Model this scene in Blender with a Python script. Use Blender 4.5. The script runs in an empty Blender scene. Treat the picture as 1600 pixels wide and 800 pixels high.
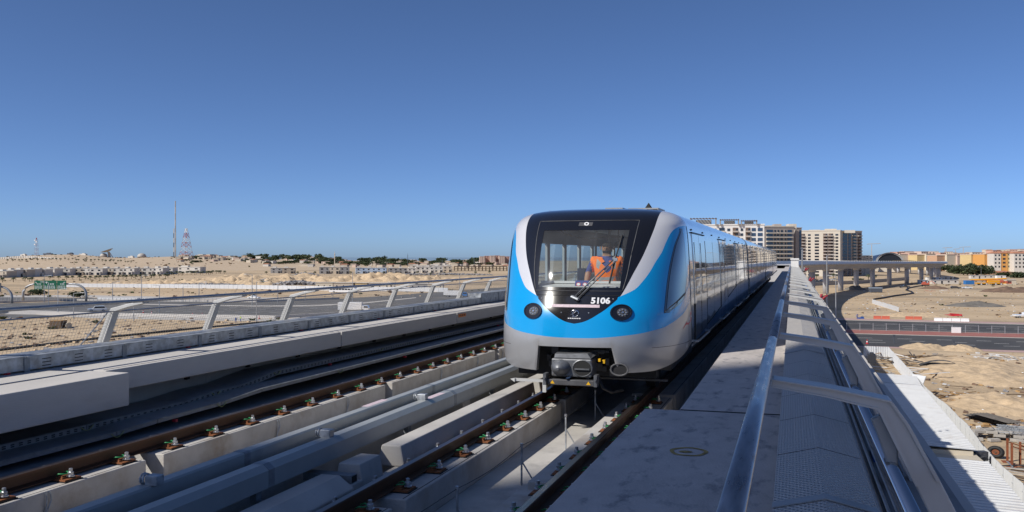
import bpy, bmesh, math, random
import numpy as np
from mathutils import Vector
random.seed(7)
S = bpy.context.scene
COL = S.collection
# ------------------------------------------------------------------ proportions
# True metres are used throughout for layout; heights are multiplied by K when meshes are made,
# because the picture shows the place with squat proportions (heights about three quarters).
K = 0.76
F = 1400.0
YAW = math.atan(438 / F)
SN, CS = math.sin(YAW), math.cos(YAW)
H = 2.64          # eye above rail head
G = -17.36        # desert floor
# ------------------------------------------------------------------ camera
cam = bpy.data.cameras.new('camera')
cam.sensor_width = 36.0
cam.lens = 36.0 * F / 1600.0
cam.shift_y = 2.0 / 1600.0
cam.clip_start = 0.05
cam.clip_end = 120000
co = bpy.data.objects.new('camera', cam)
COL.objects.link(co)
co.location = (0, 0, H * K)
co.rotation_euler = (math.radians(90), 0, YAW)
S.camera = co
# ------------------------------------------------------------------ light
LX, LY, LZ = 0.60, 0.643, -0.76
ELEV = math.atan2(-LZ, math.hypot(LX, LY))
w = bpy.data.worlds.new('World')
S.world = w
w.use_nodes = True
nt = w.node_tree
bg = nt.nodes['Background']
sky = nt.nodes.new('ShaderNodeTexSky')
sky.sky_type = 'NISHITA'
sky.sun_disc = False
sky.sun_elevation = ELEV
sky.sun_rotation = math.atan2(-LX, -LY)
sky.altitude = 0
sky.air_density = 0.42
sky.dust_density = 0.56
sky.ozone_density = 7.5
nt.links.new(sky.outputs[0], bg.inputs[0])
bg.inputs[1].default_value = 0.13
sun = bpy.data.lights.new('sun', 'SUN')
sun.energy = 4.6
sun.angle = math.radians(0.55)
sun.color = (1.0, 0.955, 0.88)
so = bpy.data.objects.new('sun', sun)
COL.objects.link(so)
so.location = (-40, -40, 60)
so.rotation_euler = Vector((LX, LY, LZ)).to_track_quat('-Z', 'Y').to_euler()
S.view_settings.view_transform = 'Standard'
S.view_settings.look = 'None'
S.view_settings.exposure = 0.0
S.view_settings.gamma = 1.0
S.view_settings.use_curve_mapping = False
S.render.engine = 'CYCLES'
S.cycles.max_bounces = 6
S.cycles.diffuse_bounces = 3
S.cycles.glossy_bounces = 3
S.cycles.transmission_bounces = 6
S.cycles.transparent_max_bounces = 8
S.cycles.caustics_reflective = False
S.cycles.caustics_refractive = False
S.cycles.use_denoising = True

# ------------------------------------------------------------------ geometry of the picture: pixel of a spot on level z -> place
def at(px, py, z):
    zc = F * K * (H - z) / (py - 402.0)
    return on_ray(px, zc)
def on_ray(px, zc):
    xc = zc * (px - 800.0) / F
    return (xc * CS - zc * SN, xc * SN + zc * CS)
def zat(py, zc):
    return H - (py - 402.0) * zc / (F * K)
def depth(py, z=G):
    return F * K * (H - z) / (py - 402.0)

# ------------------------------------------------------------------ materials
MATS = {}
def mat(name, col, rough=0.6, metal=0.0, var=0.0, scale=4.0, bump=0.0, bscale=None, spec=0.5, stretch=None,
        stain=None, stain_scale=0.6, stain_lo=0.55, stain_hi=0.7, trans=0.0, alpha=1.0, emit=None, coat=0.0, rvar=0.0, detail=6.0):
    if name in MATS: return MATS[name]
    m = bpy.data.materials.new(name)
    m.use_nodes = True
    n = m.node_tree.nodes; l = m.node_tree.links
    b = n['Principled BSDF']
    b.inputs['Roughness'].default_value = rough
    b.inputs['Metallic'].default_value = metal
    b.inputs['Specular IOR Level'].default_value = spec
    c4 = (*col, 1)
    b.inputs['Base Color'].default_value = c4
    if trans: b.inputs['Transmission Weight'].default_value = trans
    if alpha < 1: b.inputs['Alpha'].default_value = alpha
    if coat:
        b.inputs['Coat Weight'].default_value = coat
        b.inputs['Coat Roughness'].default_value = 0.04
    if emit:
        b.inputs['Emission Color'].default_value = (*emit[0], 1)
        b.inputs['Emission Strength'].default_value = emit[1]
    if var or bump or stain or rvar:
        g = n.new('ShaderNodeNewGeometry')
        mp = n.new('ShaderNodeMapping')
        l.new(g.outputs['Position'], mp.inputs['Vector'])
        if stretch: mp.inputs['Scale'].default_value = stretch
        src = mp.outputs['Vector']
        cur = None
        if var:
            t = n.new('ShaderNodeTexNoise'); t.inputs['Scale'].default_value = scale
            t.inputs['Detail'].default_value = detail; t.inputs['Roughness'].default_value = 0.62
            l.new(src, t.inputs['Vector'])
            r = n.new('ShaderNodeMapRange')
            r.inputs['From Min'].default_value = 0.3; r.inputs['From Max'].default_value = 0.7
            r.inputs['To Min'].default_value = 1 - var; r.inputs['To Max'].default_value = 1 + var
            l.new(t.outputs['Fac'], r.inputs['Value'])
            v = n.new('ShaderNodeVectorMath'); v.operation = 'SCALE'
            v.inputs[0].default_value = col
            l.new(r.outputs[0], v.inputs['Scale'])
            cur = v.outputs[0]
            if rvar:
                r2 = n.new('ShaderNodeMapRange')
                r2.inputs['From Min'].default_value = 0.3; r2.inputs['From Max'].default_value = 0.7
                r2.inputs['To Min'].default_value = max(0.02, rough - rvar); r2.inputs['To Max'].default_value = min(1, rough + rvar)
                l.new(t.outputs['Fac'], r2.inputs['Value']); l.new(r2.outputs[0], b.inputs['Roughness'])
        if stain:
            t2 = n.new('ShaderNodeTexNoise'); t2.inputs['Scale'].default_value = stain_scale
            t2.inputs['Detail'].default_value = 5.0; t2.inputs['Roughness'].default_value = 0.65
            l.new(src, t2.inputs['Vector'])
            r3 = n.new('ShaderNodeMapRange')
            r3.inputs['From Min'].default_value = stain_lo; r3.inputs['From Max'].default_value = stain_hi
            l.new(t2.outputs['Fac'], r3.inputs['Value'])
            mx = n.new('ShaderNodeMix'); mx.data_type = 'RGBA'
            if cur: l.new(cur, mx.inputs[6])
            else: mx.inputs[6].default_value = c4
            mx.inputs[7].default_value = (*stain, 1)
            l.new(r3.outputs[0], mx.inputs[0])
            cur = mx.outputs[2]
        if cur: l.new(cur, b.inputs['Base Color'])
        if bump:
            t3 = n.new('ShaderNodeTexNoise'); t3.inputs['Scale'].default_value = bscale or scale * 4
            t3.inputs['Detail'].default_value = 8.0
            l.new(src, t3.inputs['Vector'])
            bp = n.new('ShaderNodeBump'); bp.inputs['Strength'].default_value = 1.0
            bp.inputs['Distance'].default_value = bump
            l.new(t3.outputs['Fac'], bp.inputs['Height'])
            l.new(bp.outputs[0], b.inputs['Normal'])
    MATS[name] = m
    return m
def M(name): return MATS[name]

mat('concrete', (.50, .475, .44), .85, var=.13, scale=1.6, bump=.003, bscale=60, stain=(.27, .26, .25), stain_scale=1.3, stain_lo=.56, stain_hi=.8)
mat('concrete_walk', (.51, .465, .43), .8, var=.12, scale=2.5, bump=.004, bscale=30, stain=(.20, .195, .20), stain_scale=3.0, stain_lo=.54, stain_hi=.70, stretch=(2.0, 1, 1))
mat('concrete_plinth', (.50, .475, .44), .85, var=.15, scale=2.2, bump=.003, bscale=60, stain=(.34, .27, .20), stain_scale=1.7, stain_lo=.5, stain_hi=.78)
mat('concrete_pale', (.55, .52, .485), .85, var=.10, scale=1.1, bump=.003, bscale=40, stain=(.40, .37, .33), stain_scale=1.1, stain_lo=.53, stain_hi=.8, stretch=(1, .5, 2.2))
mat('concrete_far', (.45, .445, .45), .85, var=.07, scale=.25, stain=(.33, .32, .32), stain_scale=.12, stain_lo=.5, stain_hi=.8)
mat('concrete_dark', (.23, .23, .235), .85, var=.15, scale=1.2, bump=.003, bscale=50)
mat('gap', (.02, .02, .02), .9)
mat('rail_rust', (.095, .042, .019), .6, .3, var=.35, scale=7, stretch=(3, .6, 3), rvar=.15)
mat('rail_head', (.20, .15, .13), .3, .85, var=.25, scale=3, stretch=(14, .2, 3))
mat('plate_rust', (.24, .085, .028), .75, var=.4, scale=26)
mat('zinc', (.52, .53, .55), .35, .75, var=.18, scale=18, rvar=.12)
mat('galv', (.40, .42, .44), .48, .55, var=.34, scale=9, rvar=.12, detail=2)
mat('galv_dark', (.25, .27, .29), .5, .45, var=.25, scale=10, rvar=.1)
mat('tube', (.36, .37, .39), .33, .75, var=.25, scale=5, stain=(.22, .14, .08), stain_scale=7, stain_lo=.62, stain_hi=.8, rvar=.12, stretch=(6, .8, 6))
mat('chrome', (.62, .63, .65), .13, 1.0)
mat('clip_green', (.025, .24, .08), .45)
mat('red_cap', (.5, .012, .03), .5)
mat('cover_grey', (.33, .345, .34), .42, var=.07, scale=3, stain=(.22, .225, .22), stain_scale=2, stain_lo=.6, stain_hi=.85)
mat('bracket_grey', (.36, .37, .38), .5, .25, var=.08, scale=5)
mat('bracket_white', (.55, .55, .54), .5, .1, var=.06, scale=4)
mat('cable_black', (.015, .015, .017), .6)
mat('wire_grey', (.22, .22, .22), .5, .6)
mat('cable_yellow', (.42, .42, .16), .6)
mat('paint_silver', (.74, .74, .76), .25, .25, coat=.6, var=.03, scale=1.5)
mat('paint_grey', (.42, .42, .43), .30, .35, coat=.4, var=.04, scale=1.5, stain=(.33, .315, .295), stain_scale=2.2, stain_lo=.52, stain_hi=.85)
mat('paint_blue', (.0, .31, .69), .2, .0, coat=.9, var=.03, scale=2)
mat('mask_black', (.010, .010, .012), .12, coat=.8)
mat('rubber', (.014, .014, .015), .65, var=.2, scale=8)
mat('under_black', (.017, .017, .019), .7, var=.4, scale=5)
mat('under_grey', (.09, .09, .095), .6, .3, var=.3, scale=6)
mat('iron_grey', (.16, .165, .175), .48, .5, var=.3, scale=9, stain=(.1, .08, .06), stain_scale=9, stain_lo=.6, stain_hi=.8)
mat('white_paint', (.78, .77, .75), .5, var=.05, scale=2)
mat('white_gloss', (.8, .8, .8), .25)
mat('lens', (.75, .78, .8), .08, .9)
mat('yellow', (.75, .42, .01), .5)
mat('orange', (.85, .22, .01), .6)
mat('red', (.50, .02, .03), .45)
mat('side_glass', (.012, .014, .016), .03, .0, spec=1.0, coat=1.0)
mat('vest_orange', (.95, .20, .015), .75, var=.12, scale=14)
mat('reflective', (.34, .34, .33), .5)
mat('shirt_blue', (.05, .07, .24), .85, var=.1, scale=12)
mat('skin', (.36, .20, .12), .55, var=.08, scale=20)
mat('hair', (.012, .010, .009), .8)
mat('trousers', (.035, .04, .07), .9)
mat('interior', (.55, .56, .56), .6, var=.06, scale=2)
mat('interior_white', (.62, .63, .62), .5)
mat('interior_dark', (.035, .037, .04), .6)
mat('window_cyan', (.38, .52, .56), .2)
mat('asphalt', (.058, .057, .058), .9, var=.2, scale=.12, bump=.01, bscale=3, stain=(.10, .095, .085), stain_scale=.07, stain_lo=.5, stain_hi=.75)
mat('asphalt_pale', (.115, .113, .112), .9, var=.22, scale=.10, bump=.01, bscale=3, stain=(.17, .155, .135), stain_scale=.06, stain_lo=.48, stain_hi=.72)
mat('track_sand', (.36, .275, .185), .95, var=.25, scale=.5)
mat('marking', (.66, .65, .62), .7, var=.1, scale=1)
mat('pave_red', (.33, .13, .105), .85, var=.14, scale=.6)
mat('pave_pink', (.44, .30, .27), .85, var=.12, scale=.5)
mat('kerb', (.46, .43, .39), .85, var=.1, scale=.8)
mat('sand_heap', (.52, .39, .25), .95, var=.20, scale=.9, bump=.16, bscale=1.6, stain=(.36, .26, .16), stain_scale=.7, stain_lo=.56, stain_hi=.75)
mat('sand_far', (.50, .385, .26), .95, var=.15, scale=.12, bump=.25, bscale=.4)
mat('earth_grey', (.16, .145, .125), .95, var=.3, scale=.3, bump=.2, bscale=.8)
mat('earth_brown', (.17, .11, .075), .95, var=.3, scale=.4, bump=.2, bscale=.9)
mat('scrub', (.06, .075, .03), .95, var=.4, scale=.6)
mat('rubble', (.28, .27, .27), .9, var=.4, scale=.5)
mat('leaf', (.040, .060, .022), .8, var=.45, scale=.35)
mat('leaf_dark', (.026, .040, .018), .8, var=.45, scale=.35)
mat('leaf_light', (.068, .085, .028), .8, var=.4, scale=.35)
mat('palm_leaf', (.05, .06, .025), .8, var=.35, scale=.5)
mat('bark', (.12, .085, .055), .9, var=.2, scale=3)
mat('villa_white', (.62, .58, .52), .85, var=.05, scale=.1)
mat('villa_cream', (.52, .45, .36), .85, var=.05, scale=.1)
mat('villa_tan', (.40, .34, .27), .85, var=.05, scale=.1)
mat('villa_grey', (.33, .32, .31), .85, var=.05, scale=.1)
mat('villa_blue', (.40, .47, .56), .85)
mat('roof_terra', (.42, .19, .11), .85, var=.12, scale=.3)
mat('apt_cream', (.62, .55, .43), .85, var=.04, scale=.08)
mat('apt_yellow', (.58, .44, .22), .85, var=.04, scale=.08)
mat('apt_orange', (.60, .30, .085), .85, var=.05, scale=.08)
mat('apt_pink', (.55, .33, .26), .85, var=.05, scale=.08)
mat('apt_salmon', (.52, .32, .20), .85, var=.05, scale=.08)
mat('tower_cream', (.60, .54, .45), .85, var=.04, scale=.05)
mat('tower_tan', (.41, .36, .32), .85, var=.05, scale=.05)
mat('tower_brown', (.17, .12, .095), .85, var=.05, scale=.05)
mat('tower_grey', (.28, .275, .27), .85, var=.05, scale=.05)
mat('pane', (.015, .022, .035), .06, spec=.9)
mat('pane_blue', (.02, .045, .10), .05, spec=1.0)
mat('hoard', (.62, .63, .64), .55, var=.06, scale=.8, stain=(.42, .38, .32), stain_scale=.8, stain_lo=.62, stain_hi=.85)
mat('shed_white', (.63, .63, .62), .5, .1, var=.05, scale=.7, stain=(.5, .47, .43), stain_scale=.5, stain_lo=.55, stain_hi=.8)
mat('shed_cream', (.52, .46, .36), .7, var=.06, scale=1)
mat('timber', (.36, .22, .095), .85, var=.3, scale=3)
mat('timber_dark', (.12, .08, .05), .9, var=.3, scale=3)
mat('sheet_brown', (.13, .115, .10), .7, var=.25, scale=2)
mat('sheet_dark', (.06, .058, .056), .7, var=.2, scale=2)
mat('block_grey', (.40, .37, .33), .9, var=.15, scale=3)
mat('rust', (.25, .075, .03), .85, var=.3, scale=4)
mat('sign_green', (.0, .115, .055), .5)
mat('sign_dark', (.08, .09, .11), .5)
mat('steel_pole', (.36, .37, .38), .45, .4)
mat('mast_red', (.38, .07, .05), .6)
mat('mast_white', (.62, .62, .62), .6)
mat('dish', (.43, .40, .36), .6)
mat('barrier_red', (.52, .12, .07), .5)
mat('sleeve_red', (.33, .03, .045), .6)
mat('blue_tarp', (.02, .10, .36), .6)
mat('blue_vivid', (.03, .16, .42), .5)
mat('crane_yellow', (.80, .36, .015), .45)
mat('hivis_green', (.45, .65, .05), .7)
mat('overall_blue', (.03, .09, .33), .8)
mat('car_white', (.74, .74, .74), .2, coat=.8)
mat('car_silver', (.42, .44, .46), .25, .5, coat=.8)
mat('car_dark', (.03, .03, .032), .25, coat=.8)
mat('station_gold', (.20, .19, .18), .3, .6)
mat('station_glass', (.018, .02, .025), .3, spec=.3)
mat('palepink', (.58, .44, .36), .85)

# glass of the cab (thin, slightly tinted, reflecting)
def make_glass(nm, key, dust, tint):
    m = bpy.data.materials.new(nm); m.use_nodes = True
    n = m.node_tree.nodes; l = m.node_tree.links
    n.remove(n['Principled BSDF'])
    out = n['Material Output']
    tr = n.new('ShaderNodeBsdfTransparent'); tr.inputs[0].default_value = (*tint, 1)
    gl = n.new('ShaderNodeBsdfGlossy'); gl.inputs['Roughness'].default_value = .04
    gl.inputs[0].default_value = (1, 1, 1, 1)
    lw = n.new('ShaderNodeLayerWeight'); pw = n.new('ShaderNodeMath'); pw.operation = 'POWER'; pw.inputs[1].default_value = 5.0
    ma = n.new('ShaderNodeMath'); ma.operation = 'MULTIPLY_ADD'; ma.inputs[1].default_value = .93; ma.inputs[2].default_value = .06
    l.new(lw.outputs['Facing'], pw.inputs[0]); l.new(pw.outputs[0], ma.inputs[0])
    mx = n.new('ShaderNodeMixShader')
    l.new(ma.outputs[0], mx.inputs[0]); l.new(tr.outputs[0], mx.inputs[1]); l.new(gl.outputs[0], mx.inputs[2])
    # thin film of dust on the glass
    df = n.new('ShaderNodeBsdfDiffuse'); df.inputs[0].default_value = (.55, .54, .52, 1)
    g = n.new('ShaderNodeNewGeometry'); t = n.new('ShaderNodeTexNoise'); t.inputs['Scale'].default_value = 3.5; t.inputs['Detail'].default_value = 7
    r = n.new('ShaderNodeMapRange'); r.inputs['From Min'].default_value = .3; r.inputs['From Max'].default_value = .75; r.inputs['To Min'].default_value = dust*.4; r.inputs['To Max'].default_value = dust
    l.new(g.outputs['Position'], t.inputs['Vector']); l.new(t.outputs['Fac'], r.inputs['Value'])
    m2 = n.new('ShaderNodeMixShader'); l.new(r.outputs[0], m2.inputs[0]); l.new(mx.outputs[0], m2.inputs[1]); l.new(df.outputs[0], m2.inputs[2])
    l.new(m2.outputs[0], out.inputs[0])
    MATS[key] = m
make_glass('windscreen_glass', 'glass', .09, (.90, .93, .93))
make_glass('saloon_glass', 'glass_side', .05, (.58, .70, .76))

# polished car side: silver paint, blue sky reflection tinted in; panels bow a little
def make_side():
    m = bpy.data.materials.new('paint_side'); m.use_nodes = True
    n = m.node_tree.nodes; l = m.node_tree.links
    b = n['Principled BSDF']
    b.inputs['Base Color'].default_value = (.37, .43, .50, 1)
    b.inputs['Metallic'].default_value = .7; b.inputs['Roughness'].default_value = .12
    b.inputs['Coat Weight'].default_value = .8; b.inputs['Coat Roughness'].default_value = .03
    g = n.new('ShaderNodeNewGeometry'); mp = n.new('ShaderNodeMapping'); mp.inputs['Scale'].default_value = (1, .8, 1.3)
    t = n.new('ShaderNodeTexNoise'); t.inputs['Scale'].default_value = 1.0; t.inputs['Detail'].default_value = 1.0
    bp = n.new('ShaderNodeBump'); bp.inputs['Distance'].default_value = .010
    l.new(g.outputs['Position'], mp.inputs[0]); l.new(mp.outputs[0], t.inputs['Vector']); l.new(t.outputs['Fac'], bp.inputs['Height'])
    l.new(bp.outputs[0], b.inputs['Normal']); l.new(bp.outputs[0], b.inputs['Coat Normal'])
    MATS['paint_side'] = m
make_side()

# desert floor: pale sand, tyre-darkened and damp patches with shapes of their own
def make_ground():
    m = bpy.data.materials.new('desert_ground'); m.use_nodes = True
    n = m.node_tree.nodes; l = m.node_tree.links
    b = n['Principled BSDF']; b.inputs['Roughness'].default_value = .95; b.inputs['Specular IOR Level'].default_value = .15
    g = n.new('ShaderNodeNewGeometry')
    def noise(sc, det=6, rough=.6, st=None):
        t = n.new('ShaderNodeTexNoise'); t.inputs['Scale'].default_value = sc; t.inputs['Detail'].default_value = det
        t.inputs['Roughness'].default_value = rough
        if st:
            mp = n.new('ShaderNodeMapping'); mp.inputs['Scale'].default_value = st
            mp.inputs['Rotation'].default_value = (0, 0, .3)
            l.new(g.outputs['Position'], mp.inputs[0]); l.new(mp.outputs[0], t.inputs['Vector'])
        else: l.new(g.outputs['Position'], t.inputs['Vector'])
        return t.outputs['Fac']
    def rng(s, a, c_, lo=0., hi=1.):
        r = n.new('ShaderNodeMapRange'); r.inputs['From Min'].default_value = a; r.inputs['From Max'].default_value = c_
        r.inputs['To Min'].default_value = lo; r.inputs['To Max'].default_value = hi
        l.new(s, r.inputs['Value']); return r.outputs[0]
    def mix(f, a, c_):
        x = n.new('ShaderNodeMix'); x.data_type = 'RGBA'; l.new(f, x.inputs[0])
        for i, v in ((6, a), (7, c_)):
            if isinstance(v, tuple): x.inputs[i].default_value = (*v, 1)
            else: l.new(v, x.inputs[i])
        return x.outputs[2]
    c1 = mix(rng(noise(.035), .35, .65), (.46, .345, .22), (.57, .44, .295))
    c2 = mix(rng(noise(.011, 7, .68, (1, 2.2, 1)), .50, .66, 0, .85), c1, (.27, .215, .155))
    c3 = mix(rng(noise(.06, 8, .7, (.5, 2.4, 1)), .60, .72, 0, .6), c2, (.62, .50, .36))
    c4 = mix(rng(noise(.9, 6, .7), .60, .74, 0, .5), c3, (.30, .22, .14))
    l.new(c4, b.inputs['Base Color'])
    bp = n.new('ShaderNodeBump'); bp.inputs['Distance'].default_value = .5
    l.new(noise(.35, 8, .65), bp.inputs['Height']); l.new(bp.outputs[0], b.inputs['Normal'])
    MATS['ground'] = m
make_ground()
mat('sea', (.20, .29, .38), .6, var=.1, scale=.003)  # matt pale blue that imitates horizon haze over the water

# tread plate: raised diagonal ribs as fine relief
def make_tread():
    m = bpy.data.materials.new('tread_plate'); m.use_nodes = True
    n = m.node_tree.nodes; l = m.node_tree.links
    b = n['Principled BSDF']; b.inputs['Base Color'].default_value = (.53, .505, .48, 1)
    b.inputs['Roughness'].default_value = .6; b.inputs['Metallic'].default_value = .1
    g = n.new('ShaderNodeNewGeometry'); mp = n.new('ShaderNodeMapping')
    mp.inputs['Rotation'].default_value = (0, 0, math.radians(35))
    wv = n.new('ShaderNodeTexWave'); wv.inputs['Scale'].default_value = 11.0; wv.wave_profile = 'SIN'
    l.new(g.outputs['Position'], mp.inputs[0]); l.new(mp.outputs[0], wv.inputs['Vector'])
    mp2 = n.new('ShaderNodeMapping'); mp2.inputs['Rotation'].default_value = (0, 0, math.radians(-35))
    wv2 = n.new('ShaderNodeTexWave'); wv2.inputs['Scale'].default_value = 11.0
    l.new(g.outputs['Position'], mp2.inputs[0]); l.new(mp2.outputs[0], wv2.inputs['Vector'])
    mu = n.new('ShaderNodeMath'); mu.operation = 'MULTIPLY'
    l.new(wv.outputs['Fac'], mu.inputs[0]); l.new(wv2.outputs['Fac'], mu.inputs[1])
    bp = n.new('ShaderNodeBump'); bp.inputs['Distance'].default_value = .014; bp.inputs['Strength'].default_value = 1
    l.new(mu.outputs[0], bp.inputs['Height']); l.new(bp.outputs[0], b.inputs['Normal'])
    MATS['tread'] = m
make_tread()
# ------------------------------------------------------------------ mesh builder
ORG = {}
class MB:
    def __init__(s): s.v = []; s.f = []; s.m = []; s.cur = 0
    def mi(s, i): s.cur = i; return s
    def add(s, vs, fs):
        o = len(s.v); s.v += [tuple(p) for p in vs]
        for f in fs: s.f.append(tuple(i + o for i in f)); s.m.append(s.cur)
        return s
    def box(s, x0, x1, y0, y1, z0, z1):
        return s.add([(x0,y0,z0),(x1,y0,z0),(x1,y1,z0),(x0,y1,z0),(x0,y0,z1),(x1,y0,z1),(x1,y1,z1),(x0,y1,z1)],
                     [(0,3,2,1),(4,5,6,7),(0,1,5,4),(1,2,6,5),(2,3,7,6),(3,0,4,7)])
    def cbox(s, c, size, rz=0.0, tilt=0.0, roll=0.0):
        cx, cy, cz = c; a, b, d = (q / 2 for q in size)
        cr, sr = math.cos(rz), math.sin(rz); ct, st = math.cos(tilt), math.sin(tilt); cl, sl = math.cos(roll), math.sin(roll)
        out = []
        for z in (-d, d):
            for x, y in ((-a,-b),(a,-b),(a,b),(-a,b)):
                y1, z1 = y*cl - z*sl, y*sl + z*cl
                x2, z2 = x*ct - z1*st, x*st + z1*ct
                out.append((cx + x2*cr - y1*sr, cy + x2*sr + y1*cr, cz + z2))
        return s.add(out, [(0,3,2,1),(4,5,6,7),(0,1,5,4),(1,2,6,5),(2,3,7,6),(3,0,4,7)])
    def ext(s, prof, y0, y1, x=0, z=0):      # profile in XZ swept along Y
        n = len(prof); vs = [(x+p[0], y0, z+p[1]) for p in prof] + [(x+p[0], y1, z+p[1]) for p in prof]
        fs = [(i, (i+1) % n, (i+1) % n + n, i + n) for i in range(n)]
        return s.add(vs, fs + [tuple(range(n))[::-1], tuple(range(n, 2*n))])
    def extx(s, prof, x0, x1):               # profile in YZ swept along X
        n = len(prof); vs = [(x0, p[0], p[1]) for p in prof] + [(x1, p[0], p[1]) for p in prof]
        fs = [(i, i + n, (i+1) % n + n, (i+1) % n) for i in range(n)]
        return s.add(vs, fs + [tuple(range(n)), tuple(range(n, 2*n))[::-1]])
    def tube(s, pts, r, n=8, cap=True, r2=None):
        pts = [Vector(p) for p in pts]; rings = []
        for i, p in enumerate(pts):
            d = (pts[min(i+1, len(pts)-1)] - pts[max(i-1, 0)]).normalized()
            up = Vector((0,0,1)) if abs(d.z) < .9 else Vector((1,0,0))
            a = d.cross(up).normalized(); b = d.cross(a)
            rr = r if r2 is None else r + (r2 - r) * i / (len(pts) - 1)
            rings.append([p + a*rr*math.cos(2*math.pi*k/n) + b*rr*math.sin(2*math.pi*k/n) for k in range(n)])
        vs = [q for ring in rings for q in ring]; fs = []
        for i in range(len(pts)-1):
            for k in range(n):
                fs.append((i*n+k, i*n+(k+1)%n, (i+1)*n+(k+1)%n, (i+1)*n+k))
        if cap: fs += [tuple(range(n))[::-1], tuple(range((len(pts)-1)*n, len(pts)*n))]
        return s.add(vs, fs)
    def cyl(s, c, r, h, n=12, r2=None):       # upright
        return s.tube([(c[0],c[1],c[2]), (c[0],c[1],c[2]+h)], r, n, r2=r2)
    def lathe(s, c, prof, n=16):              # prof: (r,z)
        vs = []; fs = []
        for r, z in prof:
            for k in range(n): vs.append((c[0]+r*math.cos(2*math.pi*k/n), c[1]+r*math.sin(2*math.pi*k/n), c[2]+z))
        for i in range(len(prof)-1):
            for k in range(n): fs.append((i*n+k, i*n+(k+1)%n, (i+1)*n+(k+1)%n, (i+1)*n+k))
        fs += [tuple(range(n))[::-1], tuple(range((len(prof)-1)*n, len(prof)*n))]
        return s.add(vs, fs)
    def grid(s, rows, flip=False):
        nr, nc = len(rows), len(rows[0]); vs = [p for r in rows for p in r]; fs = []
        for i in range(nr-1):
            for j in range(nc-1):
                q = (i*nc+j, i*nc+j+1, (i+1)*nc+j+1, (i+1)*nc+j)
                fs.append(q[::-1] if flip else q)
        return s.add(vs, fs)
    def poly(s, pts, z0, z1):                 # outline in XY, extruded
        n = len(pts)
        a = sum(pts[i][0]*pts[(i+1)%n][1]-pts[(i+1)%n][0]*pts[i][1] for i in range(n))
        if a < 0: pts = pts[::-1]
        vs = [(x,y,z0) for x,y in pts] + [(x,y,z1) for x,y in pts]
        return s.add(vs, [tuple(range(n))[::-1], tuple(range(n,2*n))] + [(i,(i+1)%n,(i+1)%n+n,i+n) for i in range(n)])
    def mesh(s, name, mats, org=(0,0,0), smooth=False):
        me = bpy.data.meshes.new(name)
        me.from_pydata([(x-org[0], y-org[1], (z-org[2])*K) for x,y,z in s.v], [], s.f)
        for m_ in (mats if isinstance(mats, (list, tuple)) else [mats]): me.materials.append(M(m_) if isinstance(m_, str) else m_)
        if any(s.m): me.polygons.foreach_set('material_index', s.m)
        if smooth: me.polygons.foreach_set('use_smooth', [True]*len(s.f))
        me.update()
        return me
    def build(s, name, mats, parent=None, org=None, smooth=False, bevel=0, kind=None, local=False):
        o_ = (0,0,0) if local else (ORG.get(parent.name, (0,0,0)) if parent else (org or (0,0,0)))
        me = s.mesh(name, mats, o_, smooth)
        ob = bpy.data.objects.new(name, me); COL.objects.link(ob)
        if parent: ob.parent = parent; ORG[ob.name] = o_
        else: ob.location = (o_[0], o_[1], o_[2]*K); ORG[ob.name] = o_
        if bevel:
            md = ob.modifiers.new('bevel', 'BEVEL'); md.width = bevel; md.segments = 2; md.limit_method = 'ANGLE'; md.angle_limit = math.radians(40)
        if kind: ob['kind'] = kind
        return ob
def tag(o, label, cat=None, group=None, kind=None):
    o['label'] = label
    if cat: o['category'] = cat
    if group: o['group'] = group
    if kind: o['kind'] = kind
    return o
def thing(name, label, cat, loc=(0,0,0), group=None, rz=0.0):
    o = bpy.data.objects.new(name, None); COL.objects.link(o)
    o.location = (loc[0], loc[1], loc[2]*K); o.rotation_euler = (0,0,rz); o.empty_display_size = .3
    ORG[o.name] = loc
    return tag(o, label, cat, group)
def inst(me, name, loc, parent=None, rz=0.0, rel=True, scale=None, smooth_angle=None):
    o = bpy.data.objects.new(name, me); COL.objects.link(o)
    if parent:
        o.parent = parent
        if rel: q = ORG[parent.name]; loc = (loc[0]-q[0], loc[1]-q[1], loc[2]-q[2])
        ORG[o.name] = ORG[parent.name]
    else: ORG[o.name] = loc
    o.location = (loc[0], loc[1], loc[2]*K); o.rotation_euler = (0,0,rz)
    if scale: o.scale = scale
    return o
def copy_tree(o, parent=None):
    c = o.copy(); COL.objects.link(c); c.parent = parent
    for ch in o.children: copy_tree(ch, c)
    return c
def nz(x, y, sc, seed=0):
    from mathutils import noise
    return noise.noise(Vector((x*sc+seed*17.3, y*sc-seed*9.1, seed*3.7)))
def fbm(x, y, sc, seed=0, oct_=4):
    a, t = 1.0, 0.0
    for i in range(oct_): t += a*nz(x, y, sc*2**i, seed+i); a *= .5
    return t
def text_mesh(txt, size, name, material, bold=0.0):
    cu = bpy.data.curves.new(name, 'FONT'); cu.body = txt; cu.size = size; cu.align_x = 'CENTER'; cu.align_y = 'CENTER'
    cu.offset = bold; cu.extrude = 0.0; cu.resolution_u = 3
    t = bpy.data.objects.new(name, cu); COL.objects.link(t)
    dg = bpy.context.evaluated_depsgraph_get()
    me = bpy.data.meshes.new_from_object(t.evaluated_get(dg))
    bpy.data.objects.remove(t); bpy.data.curves.remove(cu)
    me.materials.clear(); me.materials.append(M(material))
    return me

# ================================================================== SETTING: land, sea
gm = MB()
ring = [3900, 3900]
def disc(r, z, n=96): return [(r*math.cos(2*math.pi*i/n), r*math.sin(2*math.pi*i/n), z) for i in range(n)]
gm.add(disc(4000, G), [tuple(range(96))])
gm.build('ground', 'ground', kind='structure')
sm = MB(); sm.add(disc(60000, G-1.5), [tuple(range(96))]); sm.build('sea', 'sea', kind='structure')

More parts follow.
